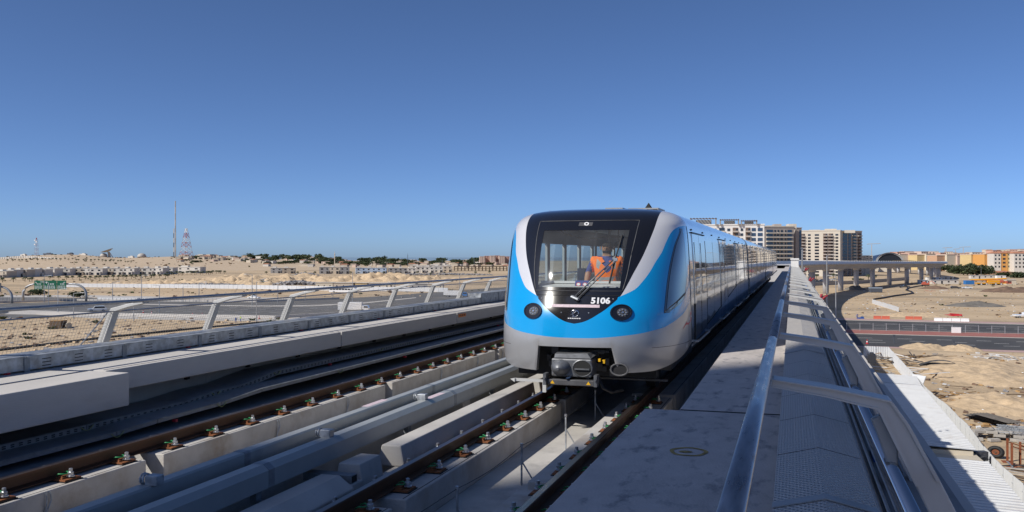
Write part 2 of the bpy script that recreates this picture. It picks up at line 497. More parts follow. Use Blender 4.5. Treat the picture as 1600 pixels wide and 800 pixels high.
def sheet(name, pts, z, material, kind='structure'):
    m = MB(); n = len(pts)
    a = sum(pts[i][0]*pts[(i+1)%n][1]-pts[(i+1)%n][0]*pts[i][1] for i in range(n))
    if a < 0: pts = pts[::-1]
    m.add([(x,y,z) for x,y in pts], [tuple(range(n))])
    return m.build(name, material, kind=kind)
def band(name, top, bot, z, material, zz=None):
    m = MB(); zz = z if zz is None else zz
    m.grid([[(*at(px,py,G), z) for px,py in bot], [(*at(px,py,G), z) for px,py in top]])
    return m.build(name, material, kind='structure')
def strip_line(m, a, b, wdt, z, h=.0):
    d = Vector((b[0]-a[0], b[1]-a[1])); L_ = d.length; d.normalize(); nx, ny = -d.y*wdt/2, d.x*wdt/2
    if h: m.poly([(a[0]+nx,a[1]+ny),(a[0]-nx,a[1]-ny),(b[0]-nx,b[1]-ny),(b[0]+nx,b[1]+ny)], z, z+h)
    else: m.add([(a[0]-nx,a[1]-ny,z),(b[0]-nx,b[1]-ny,z),(b[0]+nx,b[1]+ny,z),(a[0]+nx,a[1]+ny,z)], [(0,1,2,3)])

# ================================================================== VIADUCT
X_R, X_L = -2.81, -6.09            # track centres
CX = (X_R + X_L) / 2
ZS = .82                           # walkway level
FL = -.58                          # deck floor
bed = MB()
bed.box(CX-4.35, CX+4.35, -14, 215, FL-.30, FL)
track_bed = bed.build('track_bed', 'concrete', kind='structure')
tb = track_bed
# plinths under each rail, cast in lengths with gaps
def plinth_run(xa, xb, y0, y1, first, L_, gap=.28, top=-.2, name='plinth'):
    y = y0; L0 = first
    while y < y1:
        e = min(y + L0, y1)
        m = MB(); m.box(xa, xb, y, e, FL, top)
        pq = m.build(name, 'concrete_plinth', tb, bevel=.012)
        m = MB(); m.box(xb-.045, xb-.036, y+.02, e-.02, top, top+.002); m.build('edge_line', 'gap', pq)
        y = e + gap; L0 = L_
plinth_run(-3.92, -3.28, 1.0, 60, 6.05, 5.6)          # left rail of the train's track
plinth_run(-2.435, -1.75, 1.0, 60, 7.0, 5.6)
plinth_run(-7.2, -6.57, .8, 60, 7.15, 5.6)            # far track, outer rail
plinth_run(-5.66, -5.05, .8, 60, 7.4, 5.6)
# kerb upstands beside the left rail
def kerb(y0, y1, z1=.09):
    m = MB(); m.ext([(-4.12,-.2),(-3.80,-.2),(-3.84,z1),(-4.06,z1)], y0, y1); m.build('upstand', 'concrete', tb, bevel=.015)
kerb(8.45, 13.4); kerb(13.7, 20); kerb(20.3, 34)
m = MB(); m.ext([(-4.14,-.2),(-3.80,-.2),(-3.80,-.12),(-3.95,.02),(-4.14,.02)], 2.0, 7.35); m.box(-4.14,-3.84,7.355,7.6,-.2,-.10); m.ext([(-4.14,-.2),(-3.84,-.2),(-3.88,.08),(-4.10,.08)], 7.605, 8.05)
m.build('upstand', 'concrete', tb, bevel=.012)
# middle wall carrying the conductor rails
y = .5
for i in range(12):
    m = MB(); e = y + (5.25 if i == 0 else 5.9); m.box(-4.62, -4.47, y, e, FL, .2); m.build('middle_wall', 'concrete', tb, bevel=.01)
    m = MB(); m.box(-4.60, -4.49, e+.005, e+.295, .12, .2); m.build('bridging_plate', 'galv_dark', tb)
    y = e + .3
# walkway slabs (right)
def slab(xa, xb, y0, y1, th, name='walkway_slab', mt='concrete_walk'):
    m = MB(); m.box(xa, xb, y0, y1, ZS-th, ZS); return m.build(name, mt, tb, bevel=.012)
slab(-1.29, .40, -4, 8.19, .5)
m = MB(); m.box(-.97,.39,8.195,8.255,.5,ZS-.003); m.build('joint_filler', 'gap', tb)
y = 8.26
for i in range(22):
    slab(-.98, .40, y, y+5.96, .35); y += 6.0
# kerb wall below the right walkway
m = MB(); m.box(-.62, .42, -4, 215, FL, .30); m.build('walkway_wall', 'concrete', tb)
# yellow ring sprayed on the near slab
m = MB(); cx, cy = at(1076, 706, ZS); n = 28
for j in range(n):
    a0, a1 = 2*math.pi*j/n, 2*math.pi*(j+1)/n
    p = []
    for a, r in ((a0,.105),(a1,.105),(a1,.135),(a0,.135)):
        r *= 1 + .03*math.sin(5*a)
        p.append((cx + r*math.cos(a), cy + r*math.sin(a)*1.08, ZS+.004))
    m.add(p, [(0,1,2,3)])
mat('spray_yellow', (.36, .26, .08), .9, var=.5, scale=14)
m.add([(cx-.02+.05*math.cos(a), cy-.01+.035*math.sin(a), ZS+.0042) for a in [k*math.pi/4 for k in range(8)]], [tuple(range(8))])
m.build('sprayed_ring', 'spray_yellow', tb)
# walkway slabs (left)
slab(-9.0, -7.60, -4, 8.9, .52, mt='concrete_pale')
y = 8.94
for i in range(24):
    slab(-9.0, -7.98, y, y+5.96, .36, mt='concrete_pale'); y += 6.0
m = MB(); m.box(-9.1, -8.55, -4, 215, FL, .42); m.build('walkway_wall', 'concrete', tb)
# chased line along the top of the left slabs
m = MB(); m.box(-8.18, -8.165, -3.9, 8.85, ZS, ZS+.003); m.build('chased_line', 'gap', tb)
m = MB(); m.box(-8.075, -8.06, 9.0, 150, ZS, ZS+.003); m.build('chased_line', 'gap', tb)
# outer edges of the deck
m = MB(); m.ext([(.42,-.6),(1.22,-.1),(1.22,.32),(1.12,.32),(.95,.05),(.42,.05)], -14, 215); m.build('deck_edge', 'concrete_pale', tb)
m = MB(); m.ext([(-9.32,-.6),(-10.12,-.1),(-10.12,.32),(-10.02,.32),(-9.85,.05),(-9.32,.05)], -14, 215); m.build('deck_edge', 'concrete_pale', tb)

# long viaduct beyond: path
def path():
    pts = [(CX, 205.0, 0.0)]; x, y, hd, s_ = CX, 205.0, 0.0, 0.0
    out = [(x, y, 0.0, hd)]
    while s_ < 900:
        if s_ < 8: k = 0
        elif s_ < 372: k = 1/970.
        elif s_ < 880: k = -1/640.
        else: k = 0
        hd += k*4; x += 4*math.sin(hd); y += 4*math.cos(hd); s_ += 4
        out.append((x, y, -max(0, s_-8)*.0062, hd))
    return out
PATH = path()
via = thing('viaduct', 'long concrete metro viaduct on round piers curving to the far station', 'viaduct', (CX, 0, G))
def sweep(m, prof, pth):
    rows = []
    for x, y, z, hd in pth:
        rows.append([(x + p[0]*math.cos(hd), y - p[0]*math.sin(hd), z + p[1]) for p in prof + prof[:1]])
    m.grid(rows)
PF = PATH[::2]
m = MB(); sweep(m, [(-5.65,.32),(-5.65,-.2),(-3.4,-.9),(-2.0,-2.9),(2.0,-2.9),(3.4,-.9),(5.65,-.2),(5.65,.32)], PF); m.build('box_girder', 'concrete_far', via)
m = MB(); sweep(m, [(5.0,.3),(5.72,.3),(5.35,1.65),(5.2,1.65)], PF); m.build('parapet', 'bracket_white', via)
m = MB(); sweep(m, [(-5.0,.3),(-5.72,.3),(-5.35,1.65),(-5.2,1.65)], PF); m.build('parapet', 'bracket_white', via)
# stub girder under the near deck
m = MB(); m.ext([(-5.0,-.95),(-3.4,-1.2),(-2.0,-3.6),(2.0,-3.6),(3.4,-1.2),(5.0,-.95)], -14, 205.0, x=CX); m.build('box_girder', 'concrete_far', via)
def pier(x, y, ztop):
    m = MB(); m.cyl((x, y, G), 1.2, ztop-1.0-G, 24); pr = m.build('pier', 'concrete_far', via, smooth=False)
    for p_ in pr.data.polygons: p_.use_smooth = len(p_.vertices) == 4
    m = MB(); m.lathe((x, y, ztop-1.0), [(1.2,0),(1.28,.3),(1.6,.98)], 20); m.build('pier_head', 'concrete_far', pr, smooth=False)
for yy in range(28, 205, 36): pier(CX, yy, -3.62)
dist = 0; nxt = 10
for (x, y, z, hd) in PATH:
    if dist >= nxt and dist < 760: pier(x, y, z-2.92); nxt += 36
    dist += 4
# top rail and louvred brackets on the far parapet
m = MB()
for i, (x, y, z, hd) in enumerate(PATH[10:190]):
    for side in (1,):
        a = (x + side*5.3*math.cos(hd), y - side*5.3*math.sin(hd), z+1.66)
        m.cbox((a[0], a[1], a[2]+.14), (.5, .22, .26), -hd)
m.build('railing_posts', 'bracket_white', via, kind='stuff')
# service cabinets / noise box on the far parapet
for px in (1336,):
    pass

# ================================================================== RAILS
def rail(xc, y0, y1, label):
    r = thing('running_rail', label, 'rail', (xc, y0, -.2), group='running rails of the two tracks')
    m = MB(); m.ext([(-.075,-.172),(.075,-.172),(.075,-.16),(.012,-.142),(.010,-.045),(.036,-.036),(.036,-.006),(.030,-.002),(-.030,-.002),(-.036,-.006),(-.036,-.036),(-.010,-.045),(-.012,-.142),(-.075,-.16)], y0, y1, xc, 0)
    m.build('rail_body', 'rail_rust', r)
    m = MB(); m.box(xc-.029, xc+.029, y0+.001, y1-.001, -.0018, .0014); m.build('running_surface', 'rail_head', r)
    return r
# rail fastening: base plate, two bolts with nuts, two green clips
pm = MB(); pm.box(-.21,.21,-.10,.10,0,.018); pm.box(-.15,.15,-.075,.075,.018,.034); pm.box(-.135,-.09,-.06,.06,.034,.055); pm.box(.09,.135,-.06,.06,.034,.055)
pm.mi(1); pm.box(-.225,.225,-.11,.11,-.012,0)
PLATE = pm.mesh('base_plate', ['plate_rust', 'rubber'])
bm_ = MB(); bm_.lathe((0,0,0), [(.038,0),(.038,.012),(.026,.02),(.026,.03)], 12); bm_.lathe((0,0,.03), [(.030,0),(.030,.028),(.019,.032),(.019,.07),(.012,.074)], 6)
BOLT = bm_.mesh('bolt', 'zinc')
cm_ = MB(); cm_.tube([(.0,-.045,.03),(.035,-.055,.055),(.072,-.03,.05),(.078,.0,.045),(.072,.03,.05),(.035,.055,.058),(0,.045,.04)], .0085, 6)
CLIP = cm_.mesh('spring_clip', 'clip_green', smooth=True)
def fasten(r, xc, ys):
    for y in ys:
        p = inst(PLATE, 'base_plate', (xc, y+random.uniform(-.012,.012), -.188), r, random.uniform(-.035,.035))
        for sx in (-1, 1):
            b = bpy.data.objects.new('bolt', BOLT); COL.objects.link(b); b.parent = p; b.location = (sx*.165, .015, .034*K); b.rotation_euler = (0,0,random.random())
            c = bpy.data.objects.new('spring_clip', CLIP); COL.objects.link(c); c.parent = p; c.location = (sx*.07, -.02, .028*K); c.rotation_euler = (0,0,0 if sx > 0 else math.pi)
SP = .765
r1 = rail(X_R-.753, 1.2, 92, 'rusty rail with green clips under the left wheels of the train')
y1 = (lambda z: z[1])(at(781, 671, -.2))
fasten(r1, X_R-.753, [y1 + SP*i for i in range(-7, 9)])
r2 = rail(X_R+.753, 1.2, 92, 'rusty rail beside the dark walkway slab, under the right wheels of the train')
y2 = at(882, 690, -.2)[1]
fasten(r2, X_R+.753, [y2 + SP*i for i in range(-9, 5)])
r3 = rail(X_L-.753, .8, 160, 'sunlit rusty rail of the far track beside the cable trays')
y3 = at(88, 748, -.2)[1]
fasten(r3, X_L-.753, [y3 + SP*i for i in range(-2, 34)])
r4 = rail(X_L+.753, .8, 160, 'rusty rail of the far track hidden behind the grey conductor covers')

# ================================================================== CONDUCTOR RAILS
def conductor(xc, y0, y1, label, mirror, joints):
    t = thing('conductor_rail', label, 'power rail', (xc, y0, 0), group='covered conductor rails between the tracks')
    s_ = -1 if mirror else 1
    prof = [(-.085*s_,.08),(-.085*s_,.315),(-.07*s_,.335),(.03*s_,.335),(.085*s_,.275),(.085*s_,.08),(.07*s_,.08),(.07*s_,.26),(-.07*s_,.3),(-.07*s_,.08)]
    if mirror: prof = prof[::-1]
    ys = [y0] + joints + [y1]
    for a, b in zip(ys[:-1], ys[1:]):
        m = MB(); m.ext(prof, a, b-.012, xc); m.build('cover', 'cover_grey', t)
    for j in joints:
        m = MB(); m.ext([(p[0]*1.03, p[1]*1.0+.004) for p in prof], j-.05, j+.04, xc); m.build('joint_strap', 'galv_dark', t)
    m = MB(); m.box(xc-.05, xc+.05, y0, y1, .1, .2); m.build('power_bar', 'rail_head', t)
    y = y0+1.4
    while y < min(y1, 40):
        m = MB(); m.box(xc-.03, xc+.03, y, y+.08, FL, .1); m.box(xc-.03, xc+.32*s_, y+.01, y+.07, -.1,-.04) if xc > -4.5 else None; m.build('support_bracket', 'galv_dark', t); y += 3.1
    return t
jl = at(252, 772, .3)[1]
conductor(-4.77, 2.0, 120, 'farther grey cover of the two power rails running between the tracks', True, [7.0, 11.4, 15.9, 20.4, 25, 31])
conductor(-4.30, 2.0, 60, 'nearer grey cover of the two power rails running between the tracks', False, [6.65, 11.0, 15.5, 20, 26])
# clamps with coiled wire sitting on the covers
def clamp(px, py, x, label):
    Y = -x*(CS + (px-800)/F*SN)/(SN - (px-800)/F*CS)
    t = thing('cable_clamp', label, 'clamp', (x, Y, .335), group='cable clamps on the power rail covers')
    m = MB(); m.box(x-.035, x+.075, Y-.045, Y+.045, .33, .43); m.build('clamp_block', 'galv', t, bevel=.006)
    m = MB(); m.tube([(x-.075+.0*k, Y+.05*math.cos(k*.7), .385+.055*math.sin(k*.7)) for k in range(28)], .008, 6)
    m.tube([(x-.055, Y+.046*math.cos(k*.7), .385+.05*math.sin(k*.7)) for k in range(10)], .010, 6); m.build('wire_coil', 'galv', t, smooth=True)
clamp(238, 770, -4.72, 'grey clamp with coiled wire near the bottom edge on the farther cover')
clamp(508, 678, -4.36, 'grey clamp with coiled wire at the joint of the nearer cover')
clamp(658, 619, -4.36, 'grey clamp with coiled wire beside the white notices')
# paper notices
mat('notice', (.62, .50, .53), .7, var=.15, scale=30)
for px, py, x in ((588, 632, -4.77), (680, 625, -4.30)):
    Y = -x*(CS + (px-800)/F*SN)/(SN - (px-800)/F*CS)
    m = MB(); m.add([(x-.06, Y-.28, .3365),(x+.028, Y-.28,.3365),(x+.028,Y+.28,.3365),(x-.06,Y+.28,.3365)], [(0,1,2,3)])
    o = m.build('paper_notice', 'notice', org=(x, Y, .335)); tag(o, 'pale pink notice pasted on the %s power rail cover' % ('farther' if x < -4.5 else 'nearer'), 'notice', 'notices on the covers')
# square duct poking out of the upstand notch
m = MB(); m.box(-4.36,-3.86, 7.40,7.52,-.10,.0); m.mi(1); m.box(-3.861,-3.858,7.412,7.508,-.088,-.012)
o = m.build('duct_stub', ['galv_dark','gap'], org=(-4.1,7.46,-.1)); tag(o, 'short square steel duct lying in the notched concrete upstand', 'duct')
# ================================================================== LEFT SIDE: trays, trough, railing
def y_at(px, x):
    u = (px-800)/F
    return -x*(CS + u*SN)/(SN - u*CS)
def tray(xa, xb, steps, y1, label, hgt=.10, slots=True):
    t = thing('cable_tray', label, 'cable tray', (xb, steps[0][0], steps[0][1]), group='cable trays below the far walkway')
    pts = []
    for a, b in zip(steps[:-1], steps[1:]):
        n = max(1, int((b[0]-a[0])/1.5))
        for i in range(n): pts.append((a[0]+(b[0]-a[0])*i/n, a[1]+(b[1]-a[1])*i/n))
    pts.append(steps[-1])
    while pts[-1][0] < y1: pts.append((pts[-1][0]+2.4, pts[-1][1]))
    sl = MB()
    for (ya, za), (yb, zb) in zip(pts[:-1], pts[1:]):
        m = MB(); g = .006
        m.add([(xa,ya+g,za),(xb,ya+g,za),(xb,yb-g,zb),(xa,yb-g,zb),(xa,ya+g,za-hgt),(xb,ya+g,za-hgt),(xb,yb-g,zb-hgt),(xa,yb-g,zb-hgt)],
              [(0,1,2,3),(7,6,5,4),(4,5,1,0),(5,6,2,1),(6,7,3,2),(7,4,0,3)])
        m.add([(xb+.002,ya+g,za-.004),(xb+.014,ya+g,za-.004),(xb+.014,yb-g,zb-.004),(xb+.002,yb-g,zb-.004)], [(0,1,2,3)])
        m.build('tray_length', 'galv_dark', t)
        if slots and ya < 45:
            n = int((yb-ya)/.11)
            for i in range(n):
                f0 = (i+.25)/n; f1 = (i+.7)/n
                for zo in ((.03,.048),(.058,.076)):
                    y0, y1_ = ya+(yb-ya)*f0, ya+(yb-ya)*f1; z0 = za+(zb-za)*f0; z1 = za+(zb-za)*f1
                    sl.add([(xb+.0012,y0,z0-zo[1]),(xb+.0012,y1_,z1-zo[1]),(xb+.0012,y1_,z1-zo[0]),(xb+.0012,y0,z0-zo[0])], [(0,1,2,3)])
    if slots: sl.build('slots', 'gap', t, kind='stuff')
    for i, (ya, za) in enumerate(pts[2:26:2]):
        m = MB(); m.tube([(xb+.012, ya-.10+.2*k/8, za-.02-.07*math.sin(math.pi*k/8)) for k in range(9)], .006, 5); m.build('earth_strap', 'cable_yellow', t)
    for i, (ya, za) in enumerate(pts[1:30:4]):
        m = MB(); m.box(xb-.02, xb+.035, ya+.3, ya+.34, za-hgt-.05, za-hgt-.005); m.build('end_cap', 'red_cap', t)
    return t
tray(-8.50, -7.90, [(1.5,.06),(10.3,.06),(11.0,.12),(11.6,.12),(12.6,.25),(14,.25)], 110, 'upper slotted steel cable tray running under the far walkway')
tray(-8.30, -7.52, [(1.5,-.03),(8.6,-.03),(9.3,.0),(10.6,.02),(11.6,.08),(14,.08)], 110, 'lower plain steel cable tray beside the sunlit far rail', hgt=.07, slots=False)
tray(-8.2, -7.23, [(1.5,-.19),(14,-.19)], 60, 'lowest covered cable duct on the deck floor by the far rail', hgt=.2, slots=False)
# clamps on the wall under the slab
for i in range(26):
    y = 9.6 + 1.55*i
    m = MB(); m.box(-8.55, -8.50, y, y+.07, .27, .42); o = m.build('cable_cleat', 'cable_black', org=(-8.52, y, .3))
    tag(o, 'small black cleat on the wall beneath the far walkway slabs', 'cleat', 'cable cleats under the far walkway')

# galvanised trough on the far walkway
tr = thing('cable_trough', 'galvanised steel cable trough along the outer edge of the far walkway', 'cable trough', (-9.0, 0, ZS), None)
sl = MB(); y = y_at(18, -8.81) - 6*2.45/2
step = 1.225
ya0 = y_at(36, -8.81) - 4*step
for i in range(60):
    ya = ya0 + step*i*1.35; yb = ya + step*1.35 - .012
    big = ya > y_at(738, -8.81)
    zt = 1.06 if not big else 1.22
    m = MB(); m.box(-9.22, -8.81, ya, yb, ZS+.03, zt)
    m.mi(1); m.box(-9.23, -8.80, ya, yb, zt, zt+.012)
    m.build('trough_length', ['galv', 'galv'], tr)
    m = MB(); m.box(-8.808, -8.80, ya-.05, ya+.035, ZS+.005, zt-.02); m.build('joint_plate', 'galv_dark', tr)
    for q in (.18, .5, .82) if i % 2 else (.3, .72):
        yc = ya + (yb-ya)*q
        for k in range(3):
            z = ZS+.06+.055*k; sl.box(-8.8105, -8.8085, yc-.07, yc+.07, z, z+.014)
    if i % 2 == 0:
        m = MB(); m.box(-8.84, -8.79, yb-.3, yb-.25, ZS+.002, ZS+.03); m.build('foot_cap', 'red_cap', tr)
sl.build('vent_slots', 'gap', tr, kind='stuff')
m = MB(); m.box(-8.92, -8.913, ya0, 90, 1.0725, 1.0755); m.build('lid_seam', 'gap', tr)

# railing bracket: outline in XZ, plate-like with rounded knee; sx=+1 right side, -1 left
def bracket_outline(xh, zh, xk, zk, xb, zb, ta, tl):
    # centre line points with half thickness
    c = [(xh,zh,ta*.7),(xh+(xk-xh)*.5,zh+(zk-zh)*.42,ta*.85),(xh+(xk-xh)*.82,zh+(zk-zh)*.8,ta),(xk,zk,ta*1.2),
         (xk+(xb-xk)*.12,zk-(zk-zb)*.10,tl*.9),(xk+(xb-xk)*.35,zk-(zk-zb)*.33,tl),(xb,zb,tl*1.05)]
    up, dn = [], []
    for i,(x,z,t) in enumerate(c):
        a = c[max(i-1,0)]; b = c[min(i+1,len(c)-1)]
        dx, dz = b[0]-a[0], b[1]-a[1]; l_ = math.hypot(dx,dz); nx, nz_ = -dz/l_, dx/l_
        up.append((x+nx*t, z+nz_*t)); dn.append((x-nx*t, z-nz_*t))
    return up, dn
def bracket(parent, y, pts, th, mt, flange=.0):
    up, dn = bracket_outline(*pts)
    m = MB(); n = len(up)
    def slabm(inset, y0, y1):
        vs = []; 
        for (u, d) in zip(up, dn):
            cx_, cz_ = (u[0]+d[0])/2, (u[1]+d[1])/2
            uu = (cx_+(u[0]-cx_)*(1-inset), cz_+(u[1]-cz_)*(1-inset)); dd = (cx_+(d[0]-cx_)*(1-inset), cz_+(d[1]-cz_)*(1-inset))
            vs += [(uu[0],y0,uu[1]),(dd[0],y0,dd[1]),(uu[0],y1,uu[1]),(dd[0],y1,dd[1])]
        fs = []
        for i in range(n-1):
            a, b = 4*i, 4*(i+1)
            fs += [(a,a+1,b+1,b),(a+2,b+2,b+3,a+3),(a,b,b+2,a+2),(a+1,a+3,b+3,b+1)]
        fs += [(0,2,3,1),(4*n-4,4*n-3,4*n-1,4*n-2)]
        m.add(vs, fs)
    slabm(0, y-th/2, y+th/2)
    b = m.build('bracket', mt, parent, bevel=.006)
    return b
def rim(parent, y, pts, th, mt, lo, hi, w_=.30):
    # raised flanges along both edges of the bracket's face
    up, dn = bracket_outline(*pts); m = MB()
    for edge, oth in ((up, dn), (dn, up)):
        vs = []
        for i in range(lo, hi):
            u, d = edge[i], oth[i]; q = (u[0]+(d[0]-u[0])*w_*.5, u[1]+(d[1]-u[1])*w_*.5)
            vs += [(u[0], y-th/2-.012, u[1]), (q[0], y-th/2-.012, q[1]), (u[0], y-th/2+.002, u[1]), (q[0], y-th/2+.002, q[1])]
        n = len(vs)//4; fs = []
        for i in range(n-1):
            a, b = 4*i, 4*i+4
            fs += [(a,a+1,b+1,b),(a,b,b+2,a+2),(a+1,a+3,b+3,b+1)]
        m.add(vs, fs)
    m.build('flange', mt, parent)

# ---- left railing
lr = thing('guard_railing', 'far side guard railing with leaning white posts and wire mesh panels', 'railing', (-9.5, 0, ZS))
LXH, LZH = -8.82, 1.83
m = MB(); m.tube([(LXH, -2 + 6*i, LZH) for i in range(28)], .034, 10); m.build('handrail', 'tube', lr, smooth=True)
lp = (LXH, LZH-.03, -9.36, 1.64, -9.66, .75, .035, .05)
yk0 = y_at(180, -9.36)
ys_l = [yk0 + 2.42*i for i in range(-3, 34)]
mesh_m = MB()
for i, y in enumerate(ys_l):
    bracket(lr, y, lp, .125, 'bracket_white')
    if i < 20:
        m = MB(); y2 = y + 2.42
        # mesh panel: wires in the sloping plane between posts
        def pl(fz): return (-9.38 - .20*(1-fz), 1.0 + .60*fz)
        nh, nv = 11, 38
        for k in range(nh+1):
            x, z = pl(k/nh); m.tube([(x, y+.07, z), (x, y2-.07, z)], .0024 if 0 < k < nh else .008, 3, cap=False)
        for k in range(nv+1):
            yy = y+.07 + (2.42-.14)*k/nv; a, b = pl(0), pl(1); m.tube([(a[0]+.004, yy, a[1]), (b[0]+.004, yy, b[1])], .0024, 3, cap=False)
        m.build('mesh_panel', 'wire_grey', lr)
m = MB(); m.tube([(-9.33, -2, 1.615), (-9.33, 120, 1.615)], .014, 8); m.build('top_wire', 'tube', lr)
for y in (y_at(153, -9.5),):
    m = MB(); m.tube([(-9.62, y-.25, .95), (-9.36, y+.05, 1.62)], .012, 6); m.build('brace_rod', 'tube', lr)
# ---- right railing
rr_ = thing('guard_railing', 'near guard railing with thick steel handrail and curved brackets beside the camera', 'railing', (.6, 0, ZS))
RXH, RZH = -.12, 1.95
joints = [y_at(1211, RXH) if False else 11.2, 23.2]
ysj = [.6, 5.95, 11.2, 17.2, 23.2, 29.2, 35.2, 41.2, 47.2, 60]
for a, b in zip(ysj[:-1], ysj[1:]):
    m = MB(); m.tube([(RXH, a+.003, RZH), (RXH, b-.003, RZH)], .029, 20); m.build('handrail', 'tube', rr_, smooth=True)
    m = MB(); m.tube([(RXH, b-.05, RZH), (RXH, b+.05, RZH)], .027, 16); m.build('joint_sleeve', 'galv_dark', rr_, smooth=True)
rp = (RXH+.03, RZH-.05, .38, 1.80, .87, .50, .032, .052)
for i in range(24):
    y = 4.25 + 2.5*i
    b = bracket(rr_, y, rp, .15, 'bracket_white')
    if i < 6:
        rim(b, y, rp, .15, 'bracket_white', 0, 6)
        m = MB(); m.tube([(RXH+.0, y, RZH-.029), (RXH+.0, y, RZH-.075)], .02, 8); m.build('saddle', 'zinc', b)
        m = MB()   # hook casting that holds the lower tubes
        m.ext([(.36,1.60),(.33,1.70),(.37,1.735),(.41,1.69),(.44,1.56),(.44,1.44),(.40,1.42),(.385,1.5)], y-.03, y+.03); m.build('tube_hook', 'bracket_grey', b, bevel=.008)
m = MB(); m.tube([(.41, .5, 1.44), (.41, 62, 1.44)], .028, 14); m.build('lower_tube', 'chrome', rr_, smooth=True)
for k, (x, z, r) in enumerate(((.372,1.40,.007),(.352,1.36,.007),(.333,1.32,.007),(.40,1.34,.010))):
    m = MB(); m.tube([(x, .5, z), (x, 62, z)], r, 6); m.build('tension_wire', 'galv_dark', rr_, smooth=True)

# tread-plate covers on the near parapet
cv = thing('cable_cover', 'ridged grey tread-plate covers over the cable duct beside the near handrail', 'duct cover', (.15, 0, ZS))
y = at(1270, 779, 1.12)[1] - 1.2*2
for i in range(48):
    a, b = y + 1.2*i, y + 1.2*(i+1) - .022
    m = MB(); m.ext([(-.09,ZS+.005),(-.09,1.05),(.15,1.13),(.39,1.06),(.39,ZS+.005)], a, b); m.build('cover_panel', 'tread', cv, bevel=.004)
    m = MB(); m.ext([(-.088,ZS+.01),(-.088,1.048),(.15,1.128),(.388,1.058),(.388,ZS+.01)], b+.001, b+.021); m.build('joint_gap', 'gap', cv)
    if i % 6 == 2:
        m = MB(); m.ext([(-.094,1.052),(.15,1.1335),(.394,1.063),(.394,1.07),(.15,1.1415),(-.094,1.06)], a-.04, a+.05); m.build('joint_strip', 'bracket_grey', cv)
# duct floor and odds and ends between covers and screen
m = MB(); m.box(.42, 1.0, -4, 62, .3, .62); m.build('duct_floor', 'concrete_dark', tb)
for i, (px, py) in enumerate(((1372, 705), (1362, 560), (1395, 745))):
    x, y = at(px, py, .70); m = MB(); m.box(x-.05, x+.05, y-.12, y+.12, .62, .78); m.box(x-.02, x+.02, y-.12, y+.02, .78, .82)
    o = m.build('junction_box', 'blue_tarp' if i == 0 else 'under_grey', org=(x, y, .62)); tag(o, ['small blue box in the dark duct behind the covers', 'small grey box in the duct beyond the first bracket', 'grey box in the duct at the bottom of the picture'][i], 'box')
for k in range(3):
    m = MB(); m.tube([(.5+.06*k+.02*math.sin(j*.9+k), 1+1.1*j, .66) for j in range(50)], .016, 6); o = m.build('duct_cable', 'cable_black', org=(.5+.06*k, 1, .62))
    tag(o, 'black duct cable lying %s' % ['closest to the tread-plate covers','in the middle of the three','closest to the brackets'][k], 'cable', 'cables in the parapet duct')
# white cabinet at the far end of the parapet
x, y = .14, 57.0
t = thing('trackside_cabinet', 'white trackside cabinet standing on the parapet covers far along the walkway', 'cabinet', (x, y, ZS))
m = MB(); m.box(x-.22, x+.22, y-.3, y+.6, 1.0, 2.42); m.build('body', 'white_paint', t, bevel=.01)
m = MB(); m.box(x-.25, x+.25, y-.34, y+.64, 2.42, 2.56); m.build('lid', 'white_paint', t, bevel=.01)
m = MB(); m.box(x-.22, x+.22, y-.306, y-.301, 1.3, 2.2); m.build('door', 'white_paint', t)
m = MB(); m.tube([(.62, 62, .8), (.62, 62, 3.4)], .05, 8); m.box(.52,.72,61.9,62.1,3.4,3.46); o = m.build('slim_post', 'steel_pole', org=(.62,56,.8)); tag(o, 'slim grey post just behind the white trackside cabinet', 'post')
# earthing posts and wire beside the rail
pst = [at(884, 702, FL), at(930, 656, FL), at(815, 758, FL)]
pst.append((2*pst[2][0]-pst[0][0], 2*pst[2][1]-pst[0][1]))
for i, (x, y) in enumerate(pst):
    t = thing('wire_post', ['thin braced steel post in the middle of the three between the rails', 'thin braced steel post closest to the train coupler', 'thin braced steel post in the shade between the rails', 'thin braced steel post at the bottom edge between the rails'][i], 'post', (x, y, FL), 'wire posts between the rails')
    m = MB(); m.tube([(x,y,FL),(x,y,-.02)], .011, 8); m.build('upright', 'galv', t)
    m = MB(); m.tube([(x+.16,y+.02,FL),(x+.005,y,-.25)], .009, 6); m.build('brace', 'galv', t)
    m = MB(); m.cyl((x,y,-.035), .017, .045, 8); m.build('top_clip', 'zinc', t)
ws = sorted(pst, key=lambda p: p[1]); m = MB()
wp = []
for a, b in zip(ws[:-1], ws[1:]):
    for k in range(6):
        q = k/6; wp.append((a[0]+(b[0]-a[0])*q, a[1]+(b[1]-a[1])*q, -.02-.05*math.sin(math.pi*q)))
wp.append((ws[-1][0], ws[-1][1], -.02)); wp.insert(0, (ws[0][0]-.1, ws[0][1]-3, -.05))
m.tube(wp, .004, 5); o = m.build('earth_wire', 'cable_black', org=wp[0]); tag(o, 'thin dark wire strung between the braced posts', 'wire')
# earth cable loops hanging on the plinth faces
for i, px in enumerate((70, 432, 541, 688, 745, 784)):
    y = y_at(px, -6.57); m = MB()
    for dy in (0, .05):
        m.tube([(-6.553, y+dy, -.215), (-6.548, y+dy+.004, -.32), (-6.55, y+dy*(-.6)-.02, FL+.02)], .007, 5)
    o = m.build('earth_lead', 'galv', org=(-6.55, y, -.5)); tag(o, 'thin twin earth lead hanging down the far plinth face', 'cable', 'earth leads on the far plinth')
